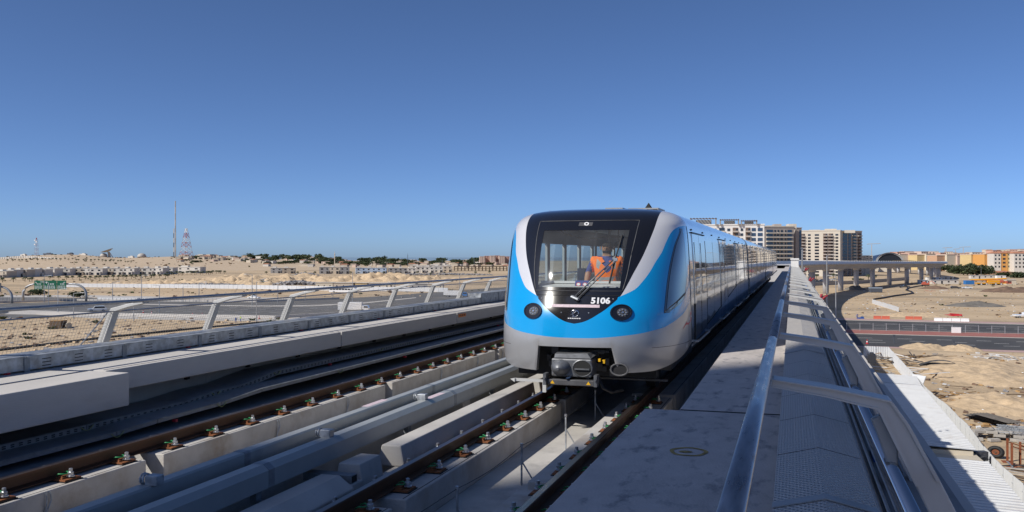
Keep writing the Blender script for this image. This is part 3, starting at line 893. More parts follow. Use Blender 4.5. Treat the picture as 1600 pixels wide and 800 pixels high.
# yellow sign on the far slab face
x = -7.978; y = y_at(722, x); m = MB(); m.box(x, x+.006, y-.26, y+.26, .66, .76); m.mi(1)
for k in range(3): m.box(x+.006, x+.0065, y-.2+.15*k, y-.1+.15*k, .69, .735)
o = m.build('warning_plate', ['orange', 'cable_black'], org=(x, y, .66)); tag(o, 'small orange warning plate on the far walkway edge near the train', 'sign')
# metal chest standing on the trough lid
# ================================================================== TRAIN
def pchip(xs, ys):
    xs = np.array(xs, float); ys = np.array(ys, float); d = np.diff(ys)/np.diff(xs); m = np.zeros_like(ys); m[0] = d[0]; m[-1] = d[-1]
    for i in range(1, len(xs)-1):
        if d[i-1]*d[i] > 0:
            w1 = 2*(xs[i+1]-xs[i])+xs[i]-xs[i-1]; w2 = xs[i+1]-xs[i]+2*(xs[i]-xs[i-1]); m[i] = (w1+w2)/(w1/d[i-1]+w2/d[i])
    def g(x):
        x = min(max(x, xs[0]), xs[-1]); i = int(min(max(np.searchsorted(xs, x)-1, 0), len(xs)-2)); h_ = xs[i+1]-xs[i]; t = (x-xs[i])/h_
        return float((2*t**3-3*t**2+1)*ys[i]+(t**3-2*t**2+t)*h_*m[i]+(-2*t**3+3*t**2)*ys[i+1]+(t**3-t**2)*h_*m[i+1])
    return g
TY = 11.75; YE = 1.85; NE = 2.6
WZ = pchip([.45,.6,1.0,1.5,2.1,2.8,3.1,3.28,3.42,3.51,3.57,3.61], [1.30,1.34,1.375,1.375,1.36,1.335,1.315,1.29,1.22,1.10,.90,.6])
YZ = pchip([.45,.8,1.1,1.5,2.0,2.5,3.0,3.3,3.47,3.56,3.61], [.14,.03,0,.045,.195,.365,.62,.86,1.09,1.34,1.72])
def nose(z, t):
    th = t*math.pi/2; s_ = math.sin(th); w_ = WZ(z)
    x = w_*math.copysign(abs(s_)**(2/NE), s_); y = YE-(YE-YZ(z))*max(math.cos(th), 0)**(2/NE)
    return Vector((X_R+x, TY+y, z))
def nose_o(z, t, off):
    if off == 0: return nose(z, t)
    e = .004; t_ = min(max(t, -1+2*e), 1-2*e); z_ = min(max(z, .46), 3.6)
    a = nose(z_, t_+e)-nose(z_, t_-e); b = nose(min(z_+e, 3.61), t_)-nose(z_-e, t_)
    n_ = a.cross(b).normalized()
    return nose(z, t)+n_*off
def t_of_x(z, x):
    q = min(abs(x)/WZ(z), 1.0)**(NE/2); return math.copysign(math.asin(min(q, 1))/(math.pi/2), x)
mask_x = pchip([1.46,1.485,1.54,1.62,1.70,1.82,1.93,2.0,2.36,2.67,2.98,3.25,3.45,3.61], [0.0,.10,.205,.305,.395,.50,.582,.615,.74,.84,.91,.955,.97,.975])
def tb_(z): return min(t_of_x(z, mask_x(z)), 1.0)
ts_ = pchip([1.93,2.0,2.075,2.18,2.4,2.55,2.75,2.9,3.13,3.22,3.27], [.205,.265,.32,.362,.435,.475,.54,.575,.66,.77,1.0])
zg_ = pchip([0,.05,.25,.36,.467,.56,.66,.793,.9,1.0], [1.21,1.213,1.258,1.29,1.334,1.375,1.449,1.563,1.68,1.80])
zbot_ = pchip([0,.45,.6,.75,.88,1.0], [.585,.60,.655,.75,.86,.98])
train = thing('metro_train', 'silver and sky-blue metro train numbered 5106 coming along the near track', 'train', (X_R, TY, 0))
def lin(a, b, n): return [a+(b-a)*i/(n-1) for i in range(n)]
def rows_patch(m, zs, t0, t1, n, off=0.0):
    m.grid([[nose_o(z, t, off) for t in lin(t0(z), t1(z), n)] for z in zs])
# silver pillars
ZP = lin(1.94, 3.27, 44)
for s_ in (1, -1):
    m = MB()
    rows = [[nose(z, s_*t) for t in lin(tb_(z), max(ts_(z), tb_(z)+.0005), 14)] for z in ZP]
    rows += [[nose(z, s_*t) for t in lin(tb_(z), 1.0, 14)] for z in lin(3.2701, 3.609, 16)]
    m.grid(rows, flip=s_ < 0); m.build('cab_pillar', 'paint_silver', train, smooth=True)
# blue front panel: from grey skirt up to the mask or the pillar
def zu(t):
    a = abs(t)
    if a <= .2:
        lo, hi = 1.46, 1.94
        for _ in range(30):
            md = (lo+hi)/2
            if tb_(md) < a: lo = md
            else: hi = md
        return (lo+hi)/2
    lo, hi = 1.93, 3.27
    for _ in range(30):
        md = (lo+hi)/2
        if ts_(md) < a: lo = md
        else: hi = md
    return (lo+hi)/2
tcol = sorted(set([round(v, 4) for v in lin(-1, 1, 141)] + [-.204, .204, -.1, .1]))
m = MB(); m.grid([[nose(zg_(abs(t))+(zu(t)-zg_(abs(t)))*k/26, t) for t in tcol] for k in range(27)]); m.build('blue_front', 'paint_blue', train, smooth=True)
# grey skirt with the coupler opening
tsk = sorted(set([round(v, 4) for v in lin(-1, 1, 101)] + [-.176,.176,-.212,.212]))
tsk = [t for t in tsk if not (.176 < abs(t) < .212)]
m = MB(); m.grid([[nose((1.05 if abs(t) <= .177 else zbot_(abs(t)))*(1-k/12)+zg_(abs(t))*k/12, t) for t in tsk] for k in range(13)]); sk = m.build('skirt', 'paint_grey', train, smooth=True)
# returned edge of the opening and inner shroud
m = MB()
ed = [(.585,-.212),(1.05,-.176)]+[(1.05, t) for t in lin(-.176,.176,9)]+[(1.05,.176),(.585,.212)]
m.grid([[nose(z,t) for z,t in ed], [nose(z,t)+Vector((0,.10,.0)) for z,t in ed]]); m.build('opening_edge', 'paint_grey', sk)
# black mask around the windscreen
gx = pchip([2.10,2.6,3.15], [.575,.60,.622])
def tg(z): return t_of_x(z, gx(z))
m = MB()
rows_patch(m, lin(1.461, 2.10, 26), lambda z: -tb_(z), lambda z: tb_(z), 31)
rows_patch(m, lin(3.15, 3.609, 20), lambda z: -tb_(z), lambda z: tb_(z), 31)
rows_patch(m, lin(2.10, 3.15, 30), lambda z: -tb_(z), lambda z: -tg(z), 9)
rows_patch(m, lin(2.10, 3.15, 30), lambda z: tg(z), lambda z: tb_(z), 9)
m.build('front_mask', 'mask_black', train, smooth=True)
# windscreen frame line (polished seal)
m = MB(); fx = pchip([1.985,2.3,2.7,3.0,3.34], [.60,.655,.69,.715,.735])
loop = [(z, -fx(z)) for z in lin(2.04, 3.33, 24)] + [(3.335, x) for x in lin(-.73, .73, 20)] + [(z, fx(z)) for z in lin(3.33, 2.04, 24)] + [(2.035, x) for x in lin(.60, -.60, 18)]
m.tube([nose_o(z, t_of_x(z, x), .001) for z, x in loop] + [nose_o(loop[0][0], t_of_x(loop[0][0], loop[0][1]), .001)], .0065, 6); m.build('windscreen_seal', 'under_grey', train, smooth=True)
m = MB(); m.tube([nose_o(1.955, t_of_x(1.955, x), .001) for x in lin(-.585, .585, 30)], .005, 5); m.build('mask_seam', 'gap', train)
# glass
m = MB(); rows_patch(m, lin(2.10, 3.15, 30), lambda z: -tg(z), lambda z: tg(z), 31, -.004); m.build('windscreen', 'glass', train, smooth=True)
# headlights
for s_ in (1, -1):
    z, t = 1.665, s_*.23; c = nose_o(z, t, 0); e = .01
    n_ = (nose(z,t+e)-nose(z,t-e)).cross(nose(z+e,t)-nose(z-e,t)).normalized()
    a = (nose(z,t+e)-nose(z,t-e)).normalized(); b = (nose(z+e,t)-nose(z-e,t)).normalized()
    def ringp(r, off, q=24): return [c+n_*off+a*r*math.cos(2*math.pi*k/q)*1.03+b*r*math.sin(2*math.pi*k/q)*1.0 for k in range(q)]
    m = MB(); rs = [ringp(.150,.004), ringp(.146,.012), ringp(.128,.014), ringp(.122,.006)]; m.grid([r+[r[0]] for r in rs]); m.add(ringp(.122,.006), [tuple(range(24))]); hl = m.build('headlight', 'mask_black', train, smooth=False)
    m = MB()
    ccx = c + a*.018
    for k in range(8):
        ang = 2*math.pi*k/8; q = ccx+a*.052*math.cos(ang)+b*.052*math.sin(ang)
        m.tube([q+n_*.006, q+n_*.016, q+n_*.019], .0165, 10, r2=.009)
    m.tube([ccx+n_*.006, ccx+n_*.018], .0165, 10); m.build('lamp_cluster', 'lens', hl)
    m = MB(); m.tube([ccx+n_*.0062, ccx+n_*.0072], .078, 20); m.build('lamp_base', 'under_grey', hl)
# camera window above the glass
m = MB(); p = [nose_o(3.23, t_of_x(3.23, x), .003) for x in (-.115,.085)] + [nose_o(3.30, t_of_x(3.3, x), .003) for x in (.085,-.115)]; m.add(p, [(0,1,2,3)]); pn = m.build('camera_window', 'under_grey', train)
c = nose_o(3.262, t_of_x(3.262, .0), .006); m = MB(); n_ = Vector((0,-.9,.43)).normalized(); m.tube([c, c+n_*.012], .036, 16); m.build('camera_ring', 'white_gloss', pn)
m = MB(); m.tube([c+n_*.0122, c+n_*.015], .017, 12); m.build('camera_lens', 'gap', pn)
# number, strip, emblem
def stick(me, z, x, off, parent, name, sx=1.0, sz=1.0):
    vs = []
    for v in me.vertices:
        zz = z+v.co.y*sz; xx = x+v.co.x*sx; vs.append(nose_o(zz, t_of_x(zz, xx), off))
    q = ORG[parent.name]
    for v, p_ in zip(me.vertices, vs): v.co = (p_.x-q[0], p_.y-q[1], (p_.z-q[2])*K)
    o = bpy.data.objects.new(name, me); COL.objects.link(o); o.parent = parent; ORG[o.name] = q
    return o
stick(text_mesh('5106', .15, 'fleet_number', 'white_gloss', .006), 1.862, .335, .004, train, 'fleet_number', sx=.86, sz=.95)
m = MB(); m.grid([[nose_o(z, t_of_x(z, x), .006) for x in lin(-.33,.33,16)] for z in (1.745,1.795)]); o = m.build('light_strip', 'notice', train)
c = nose_o(1.64, 0, .004); m = MB()
m.tube([c+Vector((.055*math.cos(a_), -.004, .06*math.sin(a_))) for a_ in lin(-2.2, 2.6, 16)], .010, 6); m.tube([c+Vector((.028*math.cos(a_), -.004, .045*math.sin(a_))) for a_ in lin(.6, 4.4, 12)], .010, 6); m.tube([c+Vector((-.06,-.004,-.03)), c+Vector((.0,-.01,.01)), c+Vector((.05,-.004,.06))], .008, 6)
m.build('emblem', 'chrome', train, smooth=True)
m = MB()
for k in range(7):
    m.grid([[nose_o(z, t_of_x(z, -.09+.026*k+dx), .004) for dx in (0,.017)] for z in (1.545,1.562)])
m.build('emblem_lettering', 'white_gloss', train)
for x, z in ((-.50,1.90),(.50,1.90),(-.19,1.655),(.19,1.655)):
    c = nose_o(z, t_of_x(z, x), .0); m = MB(); m.tube([c, c+Vector((0,-.006,0))], .009, 8); m.build('screw', 'zinc', train)
for s_ in (-1, 1):
    m = MB(); m.tube([nose_o(1.03-.0*k, s_*t, .0005) for k, t in enumerate(lin(.46, .99, 26))], .0035, 4); m.build('skirt_seam', 'gap', sk)
    m = MB(); m.tube([nose_o(z, s_*.93, .0005) for z in lin(.92, 1.62, 14)], .003, 4); m.build('skirt_seam', 'gap', sk)
    m = MB(); m.tube([nose_o(z, s_*.985, .001) for z in lin(1.0, 3.25, 30)], .005, 4); m.build('cab_joint', 'gap', train)
# roof front equipment
m = MB(); m.box(X_R+.05, X_R+.32, TY+1.9, TY+2.5, 3.6, 3.645); m.box(X_R+.40, X_R+.86, TY+1.95, TY+2.7, 3.58, 3.635); m.build('roof_box', 'bracket_grey', train)
m = MB(); m.add([(X_R+.62,TY+2.2,3.655),(X_R+.70,TY+2.2,3.655),(X_R+.70,TY+2.45,3.655),(X_R+.62,TY+2.45,3.655),(X_R+.655,TY+2.3,3.76),(X_R+.665,TY+2.3,3.76)],[(0,1,5,4),(1,2,5),(2,3,4,5),(3,0,4)]); m.build('antenna', 'gap', train)
# cab side windows
wl = pchip([1.66,2.0,2.31,2.84,3.15], [.585,.602,.625,.70,.805]); wr = pchip([1.66,1.78,1.92,2.3,2.66,3.0,3.15], [.60,.74,.83,.868,.862,.84,.82])
for s_ in (1, -1):
    m = MB(); m.grid([[nose_o(z, s_*t, .004) for t in lin(wl(z)-.022, wr(z)+.022, 9)] for z in lin(1.63, 3.19, 30)], flip=s_ < 0); fr = m.build('cab_side_window', 'mask_black', train, smooth=True)
    m = MB(); m.grid([[nose_o(z, s_*t, .008) for t in lin(wl(z), wr(z), 9)] for z in lin(1.69, 3.14, 30)], flip=s_ < 0); m.build('window_pane', 'side_glass', fr, smooth=True)
# red operator mark on the cab skirt
m = MB(); tri = [(1.30,.80),(1.40,.86),(1.60,.985),(1.43,.99),(1.36,.93)]
m.add([nose_o(z, t, .004) for z, t in tri], [tuple(range(5))]); rm = m.build('operator_mark', 'red', train)
rt = text_mesh('RTA', .10, 'mark_lettering', 'white_gloss', .003)
q = ORG[train.name]
for v in rt.vertices:
    t_ = .945+v.co.x*.42; z_ = 1.475+v.co.y*.8+v.co.x*.30; p = nose_o(z_, min(t_, 1.0), .0065); v.co = (p.x-q[0], p.y-q[1], (p.z-q[2])*K)
o = bpy.data.objects.new('mark_lettering', rt); COL.objects.link(o); o.parent = rm; ORG[o.name] = q
m = MB(); m.grid([[nose_o(z, t, .004) for t in (.865,.89)] for z in (.93,1.0)]); m.build('data_plate', 'white_gloss', train)
# wiper: two parallel arms and the blade
def on(px, z, off): return None
w0 = nose_o(1.905, t_of_x(1.905, -.03), .03); w1 = nose_o(2.60, t_of_x(2.60, .475), .045)
w0b = nose_o(1.885, t_of_x(1.885, .02), .03); w1b = nose_o(2.56, t_of_x(2.56, .50), .045)
wi = MB(); wi.tube([w0, (w0+w1)/2+Vector((0,-.02,.0)), w1], .011, 8); wi.tube([w0b, (w0b+w1b)/2+Vector((0,-.02,0)), w1b], .011, 8); wip = wi.build('wiper', 'iron_grey', train, smooth=True)
wb = MB(); wb.tube([nose_o(z, t_of_x(z, x), .018) for z, x in ((2.17,.435),(2.4,.46),(2.6,.485),(2.8,.51),(3.04,.535))], .013, 6); wb.build('wiper_blade', 'rubber', wip)
wb = MB(); c = (w1+w1b)/2; wb.cbox(tuple(c), (.055,.03,.06)); wb.build('wiper_joint', 'zinc', wip)
wb = MB(); c = (w0+w0b)/2; wb.tube([c+Vector((-.06,.04,.03)), c+Vector((.05,-.02,-.02))], .028, 10); wb.build('wiper_spindle', 'galv', wip)
# coupler
cz = .70; cy = TY-.12
cp = MB(); cp.box(X_R-.275, X_R+.275, cy, cy+.34, .54, .86); cb = cp.build('coupler', 'iron_grey', train, bevel=.02)
cp = MB(); cp.add([(X_R-.24,cy+.02,.87),(X_R+.26,cy+.02,.87),(X_R+.30,cy+.34,.93),(X_R-.28,cy+.34,.93),(X_R-.24,cy+.06,.93),(X_R+.2,cy+.08,.95),(X_R+.24,cy+.34,.96),(X_R-.24,cy+.34,.96)], [(0,1,5,4),(1,2,6,5),(2,3,7,6),(3,0,4,7),(4,5,6,7)]); cp.build('top_plate', 'iron_grey', cb)
cp = MB(); rr = [[(X_R-.145+r*math.cos(a_), cy-o_, .70+r*1.08*math.sin(a_)) for a_ in lin(0, 2*math.pi, 25)] for r, o_ in ((.135,.0),(.125,.03),(.08,.10),(.03,.145),(.001,.15))]; cp.grid(rr[::-1]); cp.build('coupling_cone', 'iron_grey', cb, smooth=True)
cp = MB(); cp.tube([(X_R-.145,cy-.14,.70),(X_R-.145,cy-.19,.70)], .022, 8); cp.box(X_R-.20,X_R-.09,cy-.115,cy-.10,.695,.71); cp.build('cone_pin', 'iron_grey', cb)
cp = MB(); rr = [[(X_R+.150+r*math.cos(a_), cy+o_, .70+r*1.1*math.sin(a_)) for a_ in lin(0, 2*math.pi, 25)] for r, o_ in ((.14,-.006),(.128,-.012),(.12,-.004))]; cp.grid(rr); cp.mi(1); cp.add([(X_R+.150+.12*math.cos(a_), cy-.0045, .70+.13*math.sin(a_)) for a_ in lin(0, 2*math.pi*(23/24), 24)], [tuple(range(24))]); cp.mi(0); cp.box(X_R+.05,X_R+.25,cy-.03,cy-.006,.675,.70); cp.build('coupling_cup', ['iron_grey','gap'], cb)
cp = MB(); cp.box(X_R-.32, X_R+.32, cy-.06, cy+.06, .40, .50); lw = cp.build('electric_head', 'under_grey', cb, bevel=.01)
for s_ in (-1, 1):
    x = X_R+s_*.245; cp = MB(); cp.add([(x-.03,cy-.0615,.425),(x+.03,cy-.0615,.425),(x,cy-.0615,.485)], [(0,1,2)]); cp.build('warning_triangle', 'yellow', lw)
    cp = MB(); cp.box(x+s_*.08,x+s_*.12,cy-.10,cy+.06,.40,.60); cp.tube([(x+s_*.10,cy-.13,.52),(x+s_*.10,cy+.02,.52)], .018, 8); cp.build('guide_horn', 'iron_grey', lw)
cp = MB(); cp.tube([(X_R, cy+.3, .68),(X_R, cy+1.4, .68)], .09, 12); cp.build('draw_bar', 'under_black', cb)
cp = MB(); cp.tube([(X_R+.34,cy+.1,.55),(X_R+.42,cy+.05,.36),(X_R+.52,cy+.15,.27),(X_R+.62,cy+.4,.27)], .022, 8); cp.build('air_hose', 'rubber', cb, smooth=True)
cp = MB(); cp.cbox((X_R+.40,cy+.2,.80), (.035,.06,.06)); cp.cbox((X_R+.35,cy+.16,.83), (.03,.05,.05)); cp.build('valve', 'yellow', cb)
cp = MB(); cp.tube([(X_R+.60, cy+.25, .66),(X_R+.60, cy+.9, .70)], .115, 16); cp.build('air_horn_body', 'under_black', train)
cp = MB(); rr = [[(X_R+.60+r*math.cos(a_), cy+.24+o_, .66+r*.9*math.sin(a_)) for a_ in lin(0, 2*math.pi, 21)] for r, o_ in ((.13,0),(.105,-.012),(.10,.05))]; cp.grid(rr); cp.build('horn_ring', 'under_grey', train, smooth=True)
# dark underframe behind the opening
m = MB(); m.box(X_R-1.0, X_R+1.0, TY+.75, TY+1.0, .42, 1.3); m.build('buffer_beam', 'under_black', train)
m = MB(); random.seed(5)
for i in range(26):
    x = X_R+random.uniform(-.55,.55); z = random.uniform(.5,1.0); m.cbox((x, TY+random.uniform(.45,.75), z), (random.uniform(.04,.16), .1, random.uniform(.03,.14)))
m.build('pipework', 'under_grey', train)
m = MB(); m.box(X_R+.15, X_R+1.12, TY+1.05, TY+1.08, .315, .35); m.build('guard_bar', 'under_grey', train)
# collector shoe bracket at the left
m = MB(); m.box(X_R-.92,X_R-.48,cy+.44,cy+.49,.345,.395); m.box(X_R-.52,X_R-.47,cy+.44,cy+.49,.16,.345); m.add([(X_R-.92,cy+.42,.33),(X_R-.92,cy+.50,.33),(X_R-.92,cy+.50,.40),(X_R-.92,cy+.42,.40),(X_R-1.0,cy+.46,.38)], [(0,1,4),(1,2,4),(2,3,4),(3,0,4)]); m.build('rail_guard', 'bracket_white', train)
# ------------------------------------------------ cars
CL, NC = 20.0, 4
def section(y, z0=.86):
    zs = lin(z0, 3.28, 22)+lin(3.30, 3.61, 12)
    return [(X_R+WZ(z), y, z) for z in zs]+[(X_R-WZ(z), y, z) for z in zs[::-1]]
def side_quad(m, s_, y0, y1, z0, z1, off, n=6, ny=1):
    m.grid([[(X_R+s_*(WZ(z)+off), y, z) for y in lin(y0, y1, ny+1)] for z in lin(z0, z1, n)], flip=s_ < 0)
def side_box(m, s_, y0, y1, z0, z1, off):
    side_quad(m, s_, y0, y1, z0, z1, off)
    for y, fl in ((y0, False), (y1, True)):
        m.grid([[(X_R+s_*WZ(z), y, z), (X_R+s_*(WZ(z)+off), y, z)] for z in lin(z0, z1, 6)], flip=(s_ < 0) != fl)
mat('stripe_blue', (.01, .22, .55), .12, .2, coat=.9)
for ci in range(NC):
    ya = TY + YE if ci == 0 else TY + ci*CL + .45; yb = TY + (ci+1)*CL - .45
    m = MB(); yo = ya+12.0 if ci == 0 else ya+.002
    m.grid([section(y) for y in (yo, yb)], flip=True)
    if ci == 0:
        for sel in (lambda q: q[0] > X_R or q[2] >= 3.02, lambda q: q[0] < X_R and q[2] <= 1.75):
            m.grid([[q for q in section(y) if sel(q)] for y in (ya+.002, yo)], flip=True)
    if ci > 0: m.add(section(ya+.002), [tuple(range(68))])
    m.add(section(yb), [tuple(range(68))])
    body = m.build('car_body', 'paint_side', train, smooth=False)
    for p_ in body.data.polygons: p_.use_smooth = len(p_.vertices) == 4
    if ci == 0:
        m = MB(); m.grid([[(X_R-WZ(z), y, z) for y in (ya+.01, yo)] for z in lin(1.74, 3.03, 8)], flip=True); m.build('saloon_glazing', 'glass_side', body, smooth=True)
    m = MB()   # roof skin, white-grey
    m.grid([[(X_R+x, y, 3.615-.02*abs(x)) for x in lin(-.85,.85,5)] for y in (ya, yb)]); m.build('roof_panel', 'paint_grey', body)
    s0 = TY + ci*CL
    doors = [s0+2.3, s0+7.6, s0+12.9, s0+17.2] if ci == 0 else [s0+2.6, s0+7.7, s0+12.8, s0+17.0]
    for s_ in (1, -1):
        if s_ < 0 and ci > 0: continue
        # glazing band
        edges = [ya+.25] + sum([[d-.12, d+2.12] for d in doors], []) + [yb-.15]
        for a, b in zip(edges[::2], edges[1::2]):
            if b-a < .3 or (s_ < 0 and a < yo): continue
            n = max(1, round((b-a)/1.6)); wd = (b-a)/n
            for k in range(n):
                m = MB(); side_box(m, s_, a+wd*k+.03, a+wd*(k+1)-.03, 1.72, 3.02, .006); m.build('side_window', 'side_glass', body)
                m = MB(); side_box(m, s_, a+wd*k+.012, a+wd*(k+1)-.012, .95, 1.66, .004); m.build('side_panel', 'paint_side', body)
        for d in doors:
            if s_ < 0 and d < yo: continue
            for k in range(2):
                m = MB(); side_box(m, s_, d+1.0*k+.015, d+1.0*(k+1)-.015, .98, 3.12, .012); dl = m.build('door_leaf', 'paint_side', body)
                m = MB(); side_box(m, s_, d+1.0*k+.2, d+1.0*(k+1)-.2, 1.85, 2.95, .016); m.build('door_window', 'side_glass', dl)
            m = MB(); side_box(m, s_, d-.02, d+2.02, .92, .965, .06); m.build('door_step', 'galv', body)
            m = MB(); side_box(m, s_, d-.05, d+2.05, 3.135, 3.155, .02); m.build('door_track', 'gap', body)
        m = MB()
        for k in range(10):
            y = ya+.5+k*(yb-ya-1)/9; side_box(m, s_, y, y+.10, 3.19, 3.22, .012)
        m.build('side_lamps', 'gap', body, kind='stuff')
        m = MB(); side_box(m, s_, ya+.05, yb-.02, .88, .935, .008); m.build('sole_bar', 'paint_grey', body)
        # livery sweep low on the side
        if s_ > 0:
            m = MB(); n = 30
            f0 = (lambda q: .97+.72*min(1, q*1.5)**1.1) if ci == 0 else (lambda q: 1.69)
            m.grid([[(X_R+WZ(zq)+.0135, ya+.4+(yb-ya-.5)*i/n, zq) for i in range(n+1) for zq in [.955+(max(f0(i/n), .96)-.955)*j/5]] for j in range(6)]); m.build('blue_sweep', 'stripe_blue', body)
            for d in doors:
                for q in (d, d+1.0, d+2.0):
                    m = MB(); side_box(m, s_, q-.008, q+.008, .97, 1.7, .0145); m.build('door_seam', 'gap', body)
    # blue end collar and gangway
    if ci < NC-1:
        m = MB(); m.grid([[(X_R+(p[0]-X_R)*.96, y, p[2]) for p in section(y)] for y in (yb, yb+.9)], flip=True); m.build('gangway', 'rubber', train)
        for y in (yb-.06, yb+.9):
            m = MB(); m.grid([[(X_R+(p[0]-X_R)*1.006, yy, p[2]) for p in section(yy)] for yy in (y, y+.08)], flip=True); m.build('end_collar', 'paint_blue', body)
    # underframe boxes
    m = MB(); y = ya+.8
    while y < yb-1:
        L_ = random.uniform(.5,1.3); m.box(X_R-1.05, X_R+1.05, y, y+L_, random.uniform(.42,.55), .95); y += L_+random.uniform(.08,.3)
    m.build('underfloor_equipment', 'under_black', train)
    for yc in (s0+3.2, s0+CL-3.6):
        m = MB(); m.box(X_R-1.08,X_R+1.08,yc-1.5,yc+1.5,.42,.60); bg_ = m.build('bogie_frame', 'under_grey', train)
        for dy in (-1.05, 1.05):
            for s_ in (-1, 1):
                m = MB(); m.tube([(X_R+s_*.69, yc+dy, .405),(X_R+s_*.82, yc+dy, .405)], .405, 20); m.build('wheel', 'under_black', bg_)
# ------------------------------------------------ cab interior
ci_ = MB(); ci_.box(X_R-1.15, X_R+1.15, TY+.62, TY+14, 1.02, 1.08); ci_.build('cab_floor', 'interior_dark', train)
m = MB(); m.box(X_R-1.0, X_R+1.0, TY+1.9, TY+14, 3.30, 3.36); m.build('cab_ceiling', 'interior', train)
for s_ in (-1, 1):
    x = X_R+s_*1.22
    for k in range(10):
        ya_ = TY+1.9+1.2*k; m = MB(); m.box(x-.02, x+.02, ya_, ya_+1.195, 1.05, 2.05); m.box(x-.02, x+.02, ya_, ya_+1.195, 2.95, 3.3); m.box(x-.02, x+.02, ya_, ya_+.18, 2.05, 2.95); m.build('inner_wall', 'interior', train)
        if s_ > 0: m = MB(); m.box(x-.004, x+.004, ya_+.18, ya_+1.19, 2.06, 2.94); m.build('saloon_window', 'window_cyan', train)
m = MB(); m.box(X_R-1.2, X_R+1.2, TY+13.9, TY+13.95, 1.08, 3.3); m.build('end_wall', 'interior', train)
for k in range(6):
    for s_ in (-1, 1): m = MB(); m.box(X_R+s_*.95-.24, X_R+s_*.95+.24, TY+4.4+1.6*k, TY+5.5+1.6*k, 1.4, 1.52); m.box(X_R+s_*1.15-.05, X_R+s_*1.15+.05, TY+4.4+1.6*k, TY+5.5+1.6*k, 1.52, 1.98); m.build('bench_seat', 'shirt_blue', train)
# desk with pale cover
m = MB(); m.add([(X_R-.56,TY+.37,2.11),(X_R+.56,TY+.37,2.11),(X_R+.66,TY+.66,2.15),(X_R-.66,TY+.66,2.15),(X_R-.56,TY+.37,1.3),(X_R+.56,TY+.37,1.3),(X_R+.66,TY+.66,1.3),(X_R-.66,TY+.66,1.3)], [(0,1,2,3),(4,5,1,0),(5,6,2,1),(6,7,3,2),(7,4,0,3)]); dk = m.build('driving_desk', 'interior_white', train)
m = MB(); m.box(X_R-.62,X_R+.64,TY+.60,TY+.66,2.155,2.20); m.build('desk_rim', 'interior_white', dk)
# safety notice lying against the screen
m = MB()
def gp(x, z, off): p = nose_o(z, t_of_x(z, x), -.012-off); return p
m.add([gp(-.04,2.125,0),gp(.155,2.125,0),gp(.155,2.225,0),gp(-.04,2.225,0)], [(0,1,2,3)]); nb = m.build('safety_notice', 'shirt_blue', train)
for k, x in ((0,.01),(1,.10)):
    m = MB(); m.add([gp(x+.034*math.cos(a_),2.155+.034*math.sin(a_),-.003) for a_ in lin(0,2*math.pi*15/16,16)], [tuple(range(16))]); m.build('notice_disc', 'red', nb)
    m = MB(); m.add([gp(x+.023*math.cos(a_),2.155+.023*math.sin(a_),-.005) for a_ in lin(0,2*math.pi*15/16,16)], [tuple(range(16))]); m.build('notice_pictogram', 'white_gloss', nb)
for x, y, z1 in ((-.42,3.4,3.3),(-.02,2.6,3.3),(.42,3.4,3.3),(-.42,6.2,3.3),(.42,6.2,3.3),(-.42,9.2,3.3),(.42,9.2,3.3)):
    m = MB(); m.tube([(X_R+x,TY+y,1.08),(X_R+x,TY+y,z1)], .022, 8); m.build('grab_pole', 'interior_white', train)
m = MB(); m.box(X_R-.30,X_R-.16,TY+1.5,TY+1.62,1.08,2.42); m.build('equipment_post', 'interior_white', train)
m = MB(); c = (X_R+.16, TY+2.4, 2.86); m.tube([(c[0],c[1],3.3),(c[0],c[1],3.0),(c[0]-.09,c[1],2.84),(c[0]+.09,c[1],2.84),(c[0],c[1],3.0)], .012, 6); m.build('hanging_strap', 'gap', train)
m = MB(); m.tube([(X_R-.65,TY+1.5,3.27),(X_R-.45,TY+1.4,3.1),(X_R-.2,TY+1.6,3.0),(X_R+.2,TY+1.6,3.05),(X_R+.7,TY+1.8,3.02)], .016, 6); m.build('cable_loom', 'gap', train)
m = MB(); m.box(X_R-.05,X_R+.42,TY+1.1,TY+1.5,2.17,2.36); m.build('console_box', 'interior_dark', train, bevel=.03)
